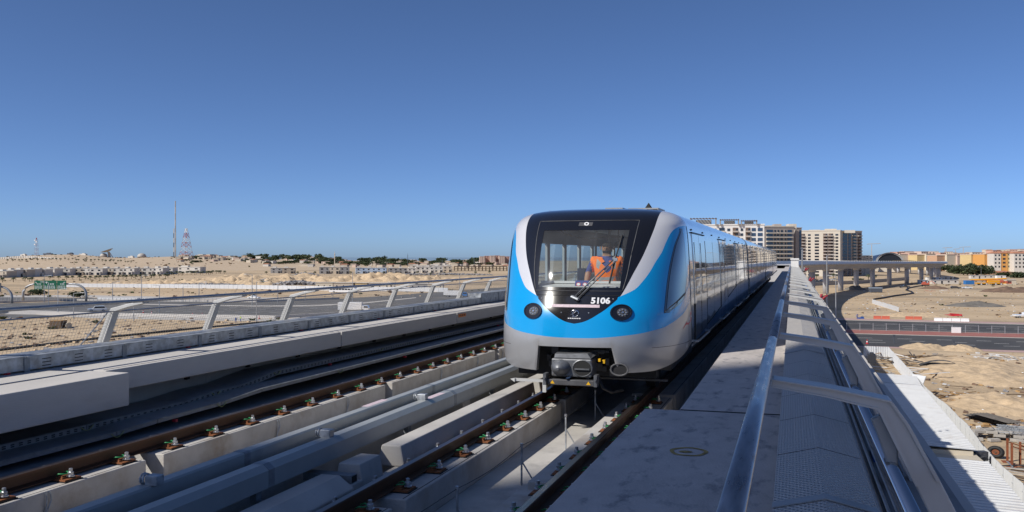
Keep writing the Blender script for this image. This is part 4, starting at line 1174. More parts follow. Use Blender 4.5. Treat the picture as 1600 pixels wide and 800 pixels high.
# ================================================================== PEOPLE
def person(label, loc, rz, height, cols, pose, group=None, vest=None, detail=True, name='person'):
    """cols: (shirt, trousers, skin, hair). pose: dict of joints in a 1.75 m frame, x right, y back, z up (faces -y)."""
    J = dict(pelvis=(0,0,.95), belly=(0,.0,1.08), chest=(0,-.005,1.30), neck0=(0,.01,1.45), neck1=(0,0,1.52), head=(0,-.015,1.62), crown=(0,-.0,1.71),
             shl=(.165,.01,1.42), ell=(.245,.03,1.15), wrl=(.25,-.04,.92), hal=(.25,-.06,.83), shr=(-.165,.01,1.42), elr=(-.245,.03,1.15), wrr=(-.25,-.04,.92), har=(-.25,-.06,.83),
             hil=(.09,0,.90), knl=(.10,-.02,.50), anl=(.10,.02,.09), tol=(.115,-.15,.03), hir=(-.09,0,.90), knr=(-.10,-.02,.50), anr=(-.10,.02,.09), tor=(-.115,-.15,.03))
    J.update(pose)
    R = dict(pelvis=(.15,.11), belly=(.15,.105), chest=(.17,.115), neck0=(.075,.065), neck1=(.055,.055), head=(.082,.10), crown=(.055,.07), shl=(.07,.065), ell=(.048,.045), wrl=(.034,.03), hal=(.04,.022),
             hil=(.088,.09), knl=(.06,.062), anl=(.042,.045), tol=(.042,.03))
    for k in list(R):
        if k.endswith('l') and k[:-1]+'r' in J: R[k[:-1]+'r'] = R[k]
    names = list(J)
    E_ = [('pelvis','belly'),('belly','chest'),('chest','neck0'),('neck0','neck1'),('neck1','head'),('head','crown'),('chest','shl'),('shl','ell'),('ell','wrl'),('wrl','hal'),('chest','shr'),('shr','elr'),('elr','wrr'),('wrr','har'),
          ('pelvis','hil'),('hil','knl'),('knl','anl'),('anl','tol'),('pelvis','hir'),('hir','knr'),('knr','anr'),('anr','tor')]
    verts = [J[n] for n in names]; edges = [(names.index(a), names.index(b)) for a, b in E_]; rad = [R[n] for n in names]
    # fingers
    if detail:
        for s_, hd, wr in ((1,'hal','wrl'),(-1,'har','wrr')):
            h_ = Vector(J[hd]); d = (h_-Vector(J[wr])).normalized(); side = Vector((0,1,0)).cross(d); fwd = d.cross(Vector((s_,0,0))).normalized()
            base = names.index(hd)
            for k, (off, ln) in enumerate(((-.028,.07),(-.009,.082),(.010,.078),(.028,.06))):
                a = h_+fwd*off+d*.02; b = a+d*ln*.5; c = b+d*ln*.45+Vector((-s_*.012,0,0))
                i0 = len(verts); verts += [tuple(a),tuple(b),tuple(c)]; rad += [(.010,.010),(.009,.009),(.007,.007)]; edges += [(base,i0),(i0,i0+1),(i0+1,i0+2)]
            a = h_-d*.01+fwd*-.045; b = a+d*.035+fwd*-.012; i0 = len(verts); verts += [tuple(a),tuple(b)]; rad += [(.011,.011),(.009,.009)]; edges += [(base,i0),(i0,i0+1)]
    sc = height/1.75
    me = bpy.data.meshes.new('body'); me.from_pydata([tuple(q*sc for q in v) for v in verts], edges, [])
    tmp = bpy.data.objects.new('tmp_body', me); COL.objects.link(tmp)
    sk_ = tmp.modifiers.new('skin', 'SKIN'); sk_.use_smooth_shade = True
    lay = me.skin_vertices[0] if me.skin_vertices else None
    if lay is None:
        bm2 = bmesh.new(); bm2.from_mesh(me); bm2.verts.layers.skin.verify(); bm2.to_mesh(me); bm2.free(); lay = me.skin_vertices[0]
    for i, r in enumerate(rad): lay.data[i].radius = (r[0]*sc, r[1]*sc)
    for i, d_ in enumerate(lay.data): d_.use_root = (i == 0)
    ss = tmp.modifiers.new('sub', 'SUBSURF'); ss.levels = 2 if detail else 1
    dg = bpy.context.evaluated_depsgraph_get(); dg.update()
    bme = bpy.data.meshes.new_from_object(tmp.evaluated_get(dg)); bpy.data.objects.remove(tmp)
    bme.materials.clear()
    for c in cols[:4]: bme.materials.append(M(c))
    zsh = 1.06*sc; sleeve = 1.20*sc
    for p in bme.polygons:
        c = p.center; p.use_smooth = True
        arm = abs(c.x) > .215*sc and c.z < 1.32*sc
        if c.z > 1.475*sc:
            p.material_index = 2
            if c.z > 1.665*sc or (c.y > .02*sc and c.z > 1.56*sc): p.material_index = 3
            elif detail and c.y < -.03*sc and c.z < 1.575*sc and c.z > 1.52*sc: p.material_index = 3
        elif abs(c.x) > .2*sc and c.z < sleeve and c.z > .6*sc and c.z < 1.3*sc and (abs(c.x) > .21*sc): p.material_index = 2
        elif c.z < .98*sc: p.material_index = 1 if c.z > .06*sc else 3
        else: p.material_index = 0
    o = bpy.data.objects.new(name, bme); COL.objects.link(o); o.location = (loc[0], loc[1], loc[2]*K); o.rotation_euler = (0,0,rz); o.scale = (1,1,K)
    ORG[o.name] = loc; tag(o, label, 'person', group)
    def shell(nm, sel, off, mats, idx=None):
        bm2 = bmesh.new(); bm2.from_mesh(bme); bm2.normal_update()
        bmesh.ops.delete(bm2, geom=[f for f in bm2.faces if not sel(f.calc_center_median())], context='FACES')
        bm2.normal_update()
        for v in bm2.verts: v.co += v.normal*off
        m2 = bpy.data.meshes.new(nm); 
        if idx:
            for f in bm2.faces: f.material_index = idx(f.calc_center_median())
        else:
            for f in bm2.faces: f.material_index = 0
        bm2.to_mesh(m2); bm2.free()
        for q in mats: m2.materials.append(M(q))
        x = bpy.data.objects.new(nm, m2); COL.objects.link(x); x.parent = o; ORG[x.name] = loc
        return x
    if vest:
        shell('vest', lambda c: .98*sc < c.z < 1.455*sc and abs(c.x) < .205*sc and not (c.y < -.02 and abs(c.x) < .028*sc+(c.z-1.2*sc)*.18 and c.z > 1.2*sc), .014*sc, vest,
              lambda c: 1 if (1.06*sc < c.z < 1.10*sc or (abs(abs(c.x)-.105*sc) < .014*sc and c.z > 1.27*sc)) else 0)
    if detail:
        shell('hair', lambda c: c.z > 1.655*sc or (c.y > .015*sc and c.z > 1.55*sc), .012*sc, [cols[3]])
        bmf = MB(); 
        for s_ in (-1, 1):
            e = Vector((s_*.032*sc, -.115*sc, 1.632*sc)); bmf.cbox((e.x, e.y, e.z/1), (.026*sc,.02*sc,.012*sc)); bmf.cbox((e.x, e.y-.002, e.z+.02*sc), (.040*sc,.016*sc,.008*sc))
        fm = bpy.data.meshes.new('eyes'); fm.from_pydata(bmf.v, [], bmf.f); fm.materials.append(M('hair')); x = bpy.data.objects.new('eyes', fm); COL.objects.link(x); x.parent = o
        bmf = MB(); bmf.add([(-.014*sc,-.108*sc,1.585*sc),(.014*sc,-.108*sc,1.585*sc),(0,-.138*sc,1.59*sc),(0,-.112*sc,1.635*sc)], [(0,1,2),(1,3,2),(3,0,2),(0,3,1)])
        for s_ in (-1, 1): bmf.cbox((s_*.088*sc, .0, 1.615*sc), (.014*sc,.035*sc,.055*sc))
        fm = bpy.data.meshes.new('nose_and_ears'); fm.from_pydata(bmf.v, [], bmf.f); fm.materials.append(M(cols[2])); x = bpy.data.objects.new('nose_and_ears', fm); COL.objects.link(x); x.parent = o
        bmf = MB(); bmf.cbox((0,-.108*sc,1.56*sc), (.045*sc,.012*sc,.008*sc)); fm = bpy.data.meshes.new('mouth'); fm.from_pydata(bmf.v, [], bmf.f); fm.materials.append(M('trousers')); x = bpy.data.objects.new('mouth', fm); COL.objects.link(x); x.parent = o
    return o
person('man in orange reflective vest standing at the train window', (X_R+.27, TY+.94, 1.08), .08, 1.88, ('shirt_blue','trousers','skin','hair'), dict(har=(-.28,-.20,.86), wrr=(-.27,-.13,.94), elr=(-.26,.02,1.16)), vest=['vest_orange','reflective'])

# ================================================================== RIGHT SIDE: roads and site
def ext_(pts): return pts
L0, R0 = 1235, 1760
def yl(ya, yb, x): return ya + (yb-ya)*(x-1310)/290.0
def rband(name, a0, a1, b0, b1, z, material):
    xs = list(range(1250, 1790, 30)); band(name, [(x, yl(a0,a1,x)) for x in xs], [(x, yl(b0,b1,x)) for x in xs], z, material)
rband('pavement', 497,504.2, 500,507.3, G+.02, 'pave_pink')
rband('road', 500,507.3, 515,522, G+.01, 'asphalt')
rband('median', 515,522, 521,528.6, G+.10, 'pave_red')
rband('road', 521,528.6, 539.5,548, G+.01, 'asphalt')
rband('pavement', 539.5,548, 541.5,551, G+.02, 'pave_pink')
m = MB()
for y0, y1, x0, per, ln, ph in ((527,534.3,1340,62,23,0),(530,538,1335,66,24,20),(533.6,541.6,1350,70,26,8),(504,511,1340,42,20,0),(507.5,514.6,1350,44,21,15),(511,518.4,1336,46,22,30)):
    x = x0+ph
    while x < 1700:
        strip_line(m, at(x, yl(y0,y1,x), G), at(x+ln, yl(y0,y1,x+ln), G), .28, G+.018); x += per
m.build('lane_marking', 'marking', kind='structure')
m = MB()
for y0, y1 in ((515,522),(521,528.6),(500,507.3)):
    for x in range(1260, 1760, 20): strip_line(m, at(x, yl(y0,y1,x), G), at(x+20, yl(y0,y1,x+20), G), .25, G+.0, .14)
m.build('kerb', 'kerb', kind='structure')
# pedestrian railing on the median
rl = thing('road_railing', 'pale steel post and rail fence along the red paved median', 'railing', (*at(1450, 519, G), G))
pts = [at(1323+20.6*i, yl(516,523,1323+20.6*i), G) for i in range(20)]
for a, b in zip(pts[:-1], pts[1:]):
    m = MB(); m.box(a[0]-.06, a[0]+.06, a[1]-.06, a[1]+.06, G, G+2.15); m.build('post', 'steel_pole', rl)
    m = MB()
    for zz in (.6, 1.9): m.tube([(a[0],a[1],G+zz),(b[0],b[1],G+zz)], .025, 4, cap=False)
    m.build('rail', 'steel_pole', rl)
def obox(name, px, py, size, material, label, cat, rz=0.0, group=None, lid=None, z0=G):
    x, y = at(px, py, z0); t = thing(name, label, cat, (x,y,z0), group)
    m = MB(); m.cbox((x,y,z0+size[2]/2), size, rz); m.build('body', material, t, bevel=.03)
    m = MB(); m.cbox((x,y,z0+size[2]+.04), (size[0]*1.04,size[1]*1.06,.08), rz); m.build('lid', lid or material, t)
    return t
RZ = math.atan2(at(1600,523,G)[1]-at(1310,516,G)[1], at(1600,523,G)[0]-at(1310,516,G)[0])
obox('utility_box', 1494, 520.5, (1.7,.7,1.5), 'white_paint', 'white utility cabinet standing on the red median by the railing', 'cabinet', RZ)
def cone(px, py, label, z0=G, group='traffic cones'):
    x, y = at(px, py, z0); t = thing('traffic_cone', label, 'cone', (x,y,z0), group)
    m = MB(); m.box(x-.25,x+.25,y-.25,y+.25,z0,z0+.06); m.build('base', 'red', t); m = MB(); m.cyl((x,y,z0+.06), .2, 1.0, 10, r2=.05); c = m.build('cone_body', 'red', t)
    m = MB(); m.cyl((x,y,z0+.42), .152, .26, 10, r2=.112); m.build('white_band', 'white_paint', c)
cone(1355, 537.5, 'red and white traffic cone at the edge of the near road')
def barrier(px, py, n, material, label, group='plastic road barriers', rz=RZ):
    for i in range(n):
        x, y = at(px, py, G); x += 1.9*i*math.cos(rz); y += 1.9*i*math.sin(rz)
        m = MB(); pr = [(-.35,0),(.35,0),(.30,.25),(.15,.45),(.12,1.0),(-.12,1.0),(-.15,.45),(-.30,.25)]
        cr, sr = math.cos(rz), math.sin(rz)
        vs = [(x+u*cr-p[0]*sr, y+u*sr+p[0]*cr, G+p[1]) for u in (-.9,.9) for p in pr]
        m.add(vs, [(k,(k+1)%8,(k+1)%8+8,k+8) for k in range(8)]+[tuple(range(8))[::-1],tuple(range(8,16))])
        o = m.build('road_barrier', material, org=(x,y,G)); tag(o, label, 'barrier', group)
barrier(1371, 498.3, 2, 'barrier_red', 'orange red barrier on the sand edge behind the blue worker')
barrier(1421, 499, 2, 'barrier_red', 'orange red barrier at the road edge in line with the winding pipe')
barrier(1466, 501.6, 4, 'white_paint', 'white barrier in the row at the far road edge')
x, y = at(1489, 494, G); m = MB(); m.cbox((x,y,G+.35), (4.2,.9,.5), RZ-.1, .06); m.cbox((x+.3,y-.2,G+.75), (2.2,.5,.3), RZ+.15, -.1); o = m.build('red_barrier_heap', 'red', org=(x,y,G)); tag(o, 'toppled dark red barrier lying on the sand beyond the white barriers', 'barrier')
person('worker in blue overalls bending at the far road edge', (*at(1339, 498, G), G), 1.0, 1.75, ('overall_blue','overall_blue','skin','hair'), dict(chest=(0,-.10,1.27), neck0=(0,-.14,1.40), neck1=(0,-.17,1.46), head=(0,-.21,1.55), crown=(0,-.22,1.64), shl=(.165,-.11,1.37), shr=(-.165,-.11,1.37), ell=(.24,-.25,1.14), wrl=(.2,-.42,1.0), hal=(.18,-.5,.97), elr=(-.24,-.25,1.14), wrr=(-.2,-.42,1.0), har=(-.18,-.5,.97), knl=(.12,-.16,.48), anl=(.14,.10,.09), tol=(.15,-.06,.03), knr=(-.1,-.05,.48)), detail=False)
x, y = at(1345, 498, G); m = MB(); m.cbox((x,y,G+.2), (1.4,.8,.4), .3); m.cbox((x+.3,y+.1,G+.5), (.6,.6,.25), .3); o = m.build('tool_box', 'blue_tarp', org=(x,y,G)); tag(o, 'low blue tool box on the kerb at the blue worker\'s feet', 'tool box')

# ------------------------------------------------ hoarding and sheds under the viaduct edge
HP = [(1350,541),(1388,542),(1436,593),(1450,609),(1480,633),(1510,662),(1538,698),(1569,732),(1600,757),(1650,800)]
hw = [at(px,py,G+2.4) for px,py in HP]
hd_ = thing('site_hoarding', 'white corrugated site fence zigzagging beside the long shed roofs', 'fence', (*hw[3], G))
def corr(m, a, b, z0, z1, pitch=.25, amp=.035):
    d = Vector((b[0]-a[0], b[1]-a[1])); L_ = d.length; d.normalize(); n_ = Vector((-d.y, d.x)); k = max(2, int(L_/pitch*2)); lo, hi = [], []
    for i in range(k+1):
        q = Vector(a)+d*(L_*i/k)+n_*(amp if i % 2 else -amp); lo.append((q.x,q.y,z0)); hi.append((q.x,q.y,z1))
    m.grid([lo, hi])
for a, b in zip(hw[:-1], hw[1:]):
    d = Vector((b[0]-a[0], b[1]-a[1])); n = max(1, round(d.length/2.2))
    for i in range(n):
        p0 = Vector(a)+d*(i/n); p1 = Vector(a)+d*((i+1)/n); dz = random.uniform(-.06,.06)
        m = MB(); corr(m, p0, p1-d.normalized()*.03, G+.05+dz, G+2.4+dz); m.build('fence_panel', 'hoard', hd_)
        nn = Vector((d.y,-d.x)).normalized(); q = p0
        m = MB(); m.box(q.x-.05,q.x+.05,q.y-.05,q.y+.05,G,G+2.35); m.tube([(q.x-nn.x*-.1,q.y-nn.y*-.1,G+1.9),(q.x-nn.x*1.2,q.y-nn.y*1.2,G)], .04, 4); m.build('fence_stay', 'hoard', hd_)
def shed(name, label, e0, e1, width, ht, material, seam=.62, mt_wall='shed_cream', slope=.5):
    # e0,e1: eave points (right edge) in XY; roof extends to the left by width
    d = Vector((e1[0]-e0[0], e1[1]-e0[1])); L_ = d.length; d.normalize(); n_ = Vector((-d.y, d.x))
    if n_.x > 0: n_ = -n_
    t = thing(name, label, 'shed', (e0[0], e0[1], G), 'site sheds below the viaduct')
    r0, r1 = [], []; pos_ = []
    for i in range(int(L_/seam)+1):
        for fr, hh in ((0,0),(.66,0),(.74,.09),(.92,.09)): pos_.append(((i+fr)*seam, hh))
    for u_, up in pos_:
        q = Vector(e0)+d*u_
        r0.append((q.x,q.y,G+ht+up)); w_ = q+n_*width; r1.append((w_.x,w_.y,G+ht+slope+up))
    m = MB(); m.grid([r0, r1]); m.build('roof', material, t)
    p = [Vector(e0)-n_*-.2, Vector(e1)-n_*-.2, Vector(e1)+n_*(width-.2), Vector(e0)+n_*(width-.2)]
    m = MB(); m.poly([(q.x,q.y) for q in p], G, G+ht-.12); m.build('wall', mt_wall, t)
    return t
z1 = G+3.0
eA0, eA1 = at(1441,604,z1), at(1526,704,z1)
shed('shed', 'long white ribbed shed roof half in the viaduct shadow beside the fence', eA1, eA0, 9.0, 3.0, 'shed_white')
eB0 = at(1546,724,z1); dA = Vector((eA1[0]-eA0[0], eA1[1]-eA0[1])).normalized(); eB1 = (eB0[0]+dA.x*24, eB0[1]+dA.y*24)
shed('shed', 'white ribbed shed roof at the bottom corner beyond the cream strip', eB1, eB0, 10.5, 3.0, 'shed_white')
eC = [(at(1433,590,G+2.6)), (at(1440,602.5,G+2.6))]
shed('shed', 'small white corrugated lean-to roof at the far end of the sheds', eC[1], eC[0], 7.5, 2.6, 'shed_white', seam=.9)
m = MB(); c0, c1 = at(1522,705,G+2.7), at(1543,723,G+2.7); c2 = (c0[0]-8.5, c0[1]+.3); c3 = (c1[0]-8.5,c1[1]+.3); m.poly([c0,c1,c3,c2], G, G+2.55); o = m.build('cream_cabin', 'shed_cream', org=(c0[0],c0[1],G)); tag(o, 'cream flat-roofed cabin squeezed between the two white shed roofs', 'cabin')
x, y = at(1526, 717, G+2); m = MB(); m.cbox((x+.2,y,G+2.3), (.9,.5,.8), .4); m.lathe((x+.2,y-.3,G+2.3), [(.3,0),(.3,.06)], 12); o = m.build('air_conditioner', 'under_grey', org=(x,y,G+1.9)); tag(o, 'grey air conditioner on the end wall of the cream cabin', 'air conditioner')
# debris inside the fence
random.seed(11)
def plank_heap(px, py, n, spread, length, mats, name, label, cat, z0=G, zh=.5):
    x, y = at(px, py, z0); t = thing(name, label, cat, (x,y,z0))
    for i in range(n):
        a = random.uniform(0, math.pi); L_ = length*random.uniform(.5,1.1); q = (x+random.uniform(-spread,spread), y+random.uniform(-spread,spread), z0+random.uniform(.05,zh))
        m = MB(); m.cbox(q, (L_, random.uniform(.12,.28), random.uniform(.05,.1)), a, random.uniform(-.12,.12)); m.build('plank', random.choice(mats), t)
    return t
plank_heap(1510, 624, 22, 3.0, 4.5, ['timber','timber','timber_dark'], 'timber_heap', 'heap of yellow timber planks on the sand outside the fence', 'timber')
plank_heap(1450, 560, 14, 3.0, 5.0, ['timber_dark','sheet_dark','timber'], 'scrap_heap', 'dark scrap boards on the sand behind the far fence corner', 'scrap')
plank_heap(1385, 567, 26, 4.0, 5.0, ['timber_dark','sheet_dark','block_grey','timber'], 'scrap_heap', 'pile of dark boards and scrap inside the fence corner', 'scrap', zh=1.4)
plank_heap(1405, 585, 22, 4.0, 3.6, ['block_grey','hoard','timber','shed_cream'], 'scrap_heap', 'pale boards and sheets scattered beyond the lean-to roof', 'scrap', zh=1.0)
plank_heap(1550, 612, 4, 5, 5.0, ['timber_dark'], 'loose_boards', 'few loose brown boards lying on open sand', 'boards')
plank_heap(1540, 629, 3, 4, 6.0, ['timber'], 'loose_boards', 'long brown laths lying on the sand near the dug hollow', 'boards')
x, y = at(1398, 590, G+1); m = MB(); m.cbox((x,y,G+.9), (1.6,1.0,.7), .2); m.cbox((x,y,G+1.3), (1.2,.8,.2), .5); o = m.build('yellow_skip', 'yellow', org=(x,y,G+.4)); tag(o, 'small bright yellow tub among scrap beside the lean-to', 'tub')
m = MB(); x, y = at(1434, 563, G); m.tube([(x,y,G+.1),(x-3.2,y+6.5,G+.5)], .09, 6); m.tube([(x,y,G+.1),(x+.4,y-.2,G+.1)], .14, 6); o = m.build('white_pipe', 'white_paint', org=(x,y,G)); tag(o, 'single white pipe lying on the sand by the fence corner', 'pipe')
x, y = at(1437, 572, G); t = thing('bent_sheet', 'bent dark metal sheet curling up from the sand', 'metal sheet', (x,y,G)); m = MB()
m.grid([[(x+k*.75, y+j*1.4-k*.35, G+.15+1.4*math.sin(k*.42)*.8) for k in range(7)] for j in (0,1)]); m.build('sheet', 'sheet_dark', t)
for i in range(4):
    x, y = at(1515+5.5*i, 652+2.5*i, G); m = MB(); d = Vector((.45,-1)).normalized(); n_ = 10; r0, r1 = [], []
    for k in range(n_+1): u = (k/n_-.5)*1.5; r0.append((x+u*.9, y+u*.4, G+.3+.25*i+.10*(k%2))); r1.append((x+u*.9+d.x*5, y+u*.4+d.y*5, G+.3+.25*i+.10*(k%2)))
    m.grid([r0, r1]); o = m.build('roofing_sheet', 'sheet_brown' if i % 2 else 'sheet_dark', org=(x,y,G)); tag(o, ['outermost dark corrugated sheet leaning behind the fence','second dark corrugated sheet stacked behind the fence','third dark corrugated sheet stacked behind the fence','topmost dark corrugated sheet stacked behind the fence'][i], 'metal sheet', 'dark roofing sheets')
random.seed(4); bx_, by_ = at(1550, 685, G)
t = thing('block_stack', 'loose stack of pale concrete blocks beside the tyre', 'blocks', (bx_,by_,G))
for i in range(34):
    m = MB(); lay = i//13; m.cbox((bx_+random.uniform(-2.6+lay*.7,2.6-lay*.7), by_+random.uniform(-1.8+lay*.5,1.8-lay*.5), G+.2+.32*lay), (.9,.45,.3), random.uniform(-.5,.5)); m.build('block', 'block_grey', t, bevel=.02)
# tyre with rusty rim
x, y = at(1556, 716, G); t = thing('truck_tyre', 'worn black truck tyre with rusty hub leaning by the fence', 'tyre', (x,y,G))
def ringm(m, R_, r_, c, ax, n=26, k=10):
    ax = Vector(ax).normalized(); a = ax.cross(Vector((0,0,1))).normalized(); b = a.cross(ax); rows = []
    for i in range(n+1):
        th = 2*math.pi*i/n; d = a*math.cos(th)+b*math.sin(th)
        rows.append([tuple(Vector(c)+d*(R_+r_*math.cos(2*math.pi*j/k))+ax*(r_*1.0*math.sin(2*math.pi*j/k))) for j in range(k+1)])
    m.grid(rows)
axv = (-.35,-.9,.12)
m = MB(); ringm(m, .42, .19, (x,y,G+.62), axv); m.build('tyre', 'rubber', t, smooth=True)
m = MB(); av = Vector(axv).normalized(); c = Vector((x,y,G+.62)); m.tube([c-av*.05, c+av*.11], .26, 18); hb = m.build('rim', 'rust', t); m = MB()
for k in range(8):
    a_ = av.cross(Vector((0,0,1))).normalized(); b_ = a_.cross(av); q = c+(a_*math.cos(k*.785)+b_*math.sin(k*.785))*.14; m.tube([q+av*.11, q+av*.14], .025, 6)
m.tube([c+av*.11, c+av*.18], .075, 10); m.build('hub', 'timber_dark', hb)
# rusty stands and metal racks at the lower edge
for i, (px, py) in enumerate(((1574,722),(1581,730),(1594,728))):
    x, y = at(px, py, G); t = thing('rusty_post', ['rusty steel post closest to the tyre','rusty steel post in the middle of the three','rusty steel post at the right edge of the picture'][i], 'post', (x,y,G), 'rusty posts beside the fence'); m = MB(); m.box(x-.07,x+.07,y-.07,y+.07,G,G+2.3); m.build('upright','rust',t); m = MB(); m.box(x-.35,x+.35,y-.35,y+.35,G,G+.06); m.build('base_plate','rust',t); m = MB(); m.tube([(x,y,G+2.0),(x+1.8,y+.6,G+1.2)], .05, 5); m.build('arm','rust',t)
x, y = at(1598, 690, G); t = thing('ladder_bundle', 'stack of grey ladder frames lying at the right edge', 'frames', (x,y,G))
for i in range(4):
    m = MB()
    for s_ in (0, .5): m.tube([(x-2+.15*i,y+s_+.5*i,G+.9+.12*i),(x+5,y-1.2+s_+.5*i,G+.9+.12*i)], .05, 5)
    for k in range(12): q = k/12; m.tube([(x-2+7*q,y-1.2*q+.5*i,G+.9+.12*i),(x-2+7*q,y-1.2*q+.5+.5*i,G+.9+.12*i)], .03, 4)
    m.build('ladder_frame', 'galv', t)
plank_heap(1585, 745, 40, 3.5, 2.6, ['block_grey','sheet_dark','timber_dark','galv'], 'scrap_heap', 'jumble of grey metal scrap outside the fence at the right edge', 'scrap')
plank_heap(1545, 558, 9, 3.5, 3.0, ['block_grey','hoard'], 'rubbish_patch', 'pale slabs dumped on the sand below the near road', 'slabs')
plank_heap(1580, 560, 9, 3.0, 2.4, ['block_grey','timber_dark','hoard'], 'rubbish_patch', 'scattered pale rubbish on the sand at the right edge', 'rubbish')
# white board leaning on the hoarding
x, y = at(1440, 604, G+1); m = MB(); m.cbox((x-.5,y,G+1.6), (2.0,.08,2.2), 2.2, 0, .35); o = m.build('leaning_board', 'hoard', org=(x,y,G)); tag(o, 'white panel tipped over against the fence by the lean-to', 'panel')

# ------------------------------------------------ mounds
def mound(name, label, cat, px, py, wpx, hgt, material, depth_m=None, seed=1, group=None, rough=.25, kind=None, n=34, rz=0.0):
    zc = depth(py); x0, y0 = at(px, py, G); wm = wpx*zc/F; dm = depth_m or wm*.7; m = MB(); rows = []
    for i in range(n+1):
        r = []
        for j in range(n+1):
            u, v = i/n*2-1, j/n*2-1; q = max(0, 1-u*u-v*v)
            sc = 6.0/max(wm, 1)
            e = fbm(u*3, v*3, 1.0, seed, 4)
            z = hgt*(q**1.0)*(1+rough*2.0*e)+hgt*rough*.5*e*min(1, q*4)
            lx, ly = u*wm/2, v*dm/2
            # screen-aligned frame so that the heap faces the viewer
            r.append((x0+lx*CS-ly*SN, y0+lx*SN+ly*CS+dm*.5, G-.04+max(z, -.02)))
        rows.append(r)
    m.grid(rows, flip=True); o = m.build(name, material, org=(x0,y0,G), smooth=True)
    tag(o, label, cat, group, kind); return o
mound('soil_mound', 'low black soil mound between two viaduct piers', 'mound', 1337, 453.5, 32, 2.2, 'earth_grey', 14, 3)
mound('soil_mound', 'long grey earth bank lying across the sand plot', 'mound', 1530, 480, 95, 1.5, 'earth_grey', 14, 5)
mound('soil_mound', 'brown earth mound with scrub at the right edge of the plot', 'mound', 1590, 457.5, 95, 2.6, 'earth_brown', 22, 9)
mound('soil_mound', 'small brown mound behind the red and white rubbish', 'mound', 1463, 452, 42, 1.7, 'earth_brown', 16, 12)
mound('sand_heap', 'sand heap left of the road edge below the asphalt', 'sand heap', 1452, 548, 80, .9, 'sand_heap', 9, 21, group='sand heaps on the right', rough=.2)
mound('sand_heap', 'second sand heap along the near road edge', 'sand heap', 1505, 550, 70, .95, 'sand_heap', 7, 23, group='sand heaps on the right', rough=.2)
mound('sand_heap', 'wide rolling sand heap beside the timber planks', 'sand heap', 1560, 606, 190, 1.35, 'sand_heap', 22, 25, group='sand heaps on the right', rough=.2, n=46)
mound('sand_heap', 'lumpy sand bank at the right edge above the blocks', 'sand heap', 1590, 652, 170, 1.2, 'sand_heap', 14, 27, group='sand heaps on the right', rough=.2, n=46)
mound('sand_heap', 'low sand swell under the scattered slabs', 'sand heap', 1525, 582, 170, 1.1, 'sand_heap', 18, 29, group='sand heaps on the right', rough=.2, n=40)
mound('sand_heap', 'low sandy bank just above the far road', 'sand heap', 1435, 496, 120, 1.1, 'sand_heap', 10, 31, group='sand heaps on the right', rough=.2, n=40)
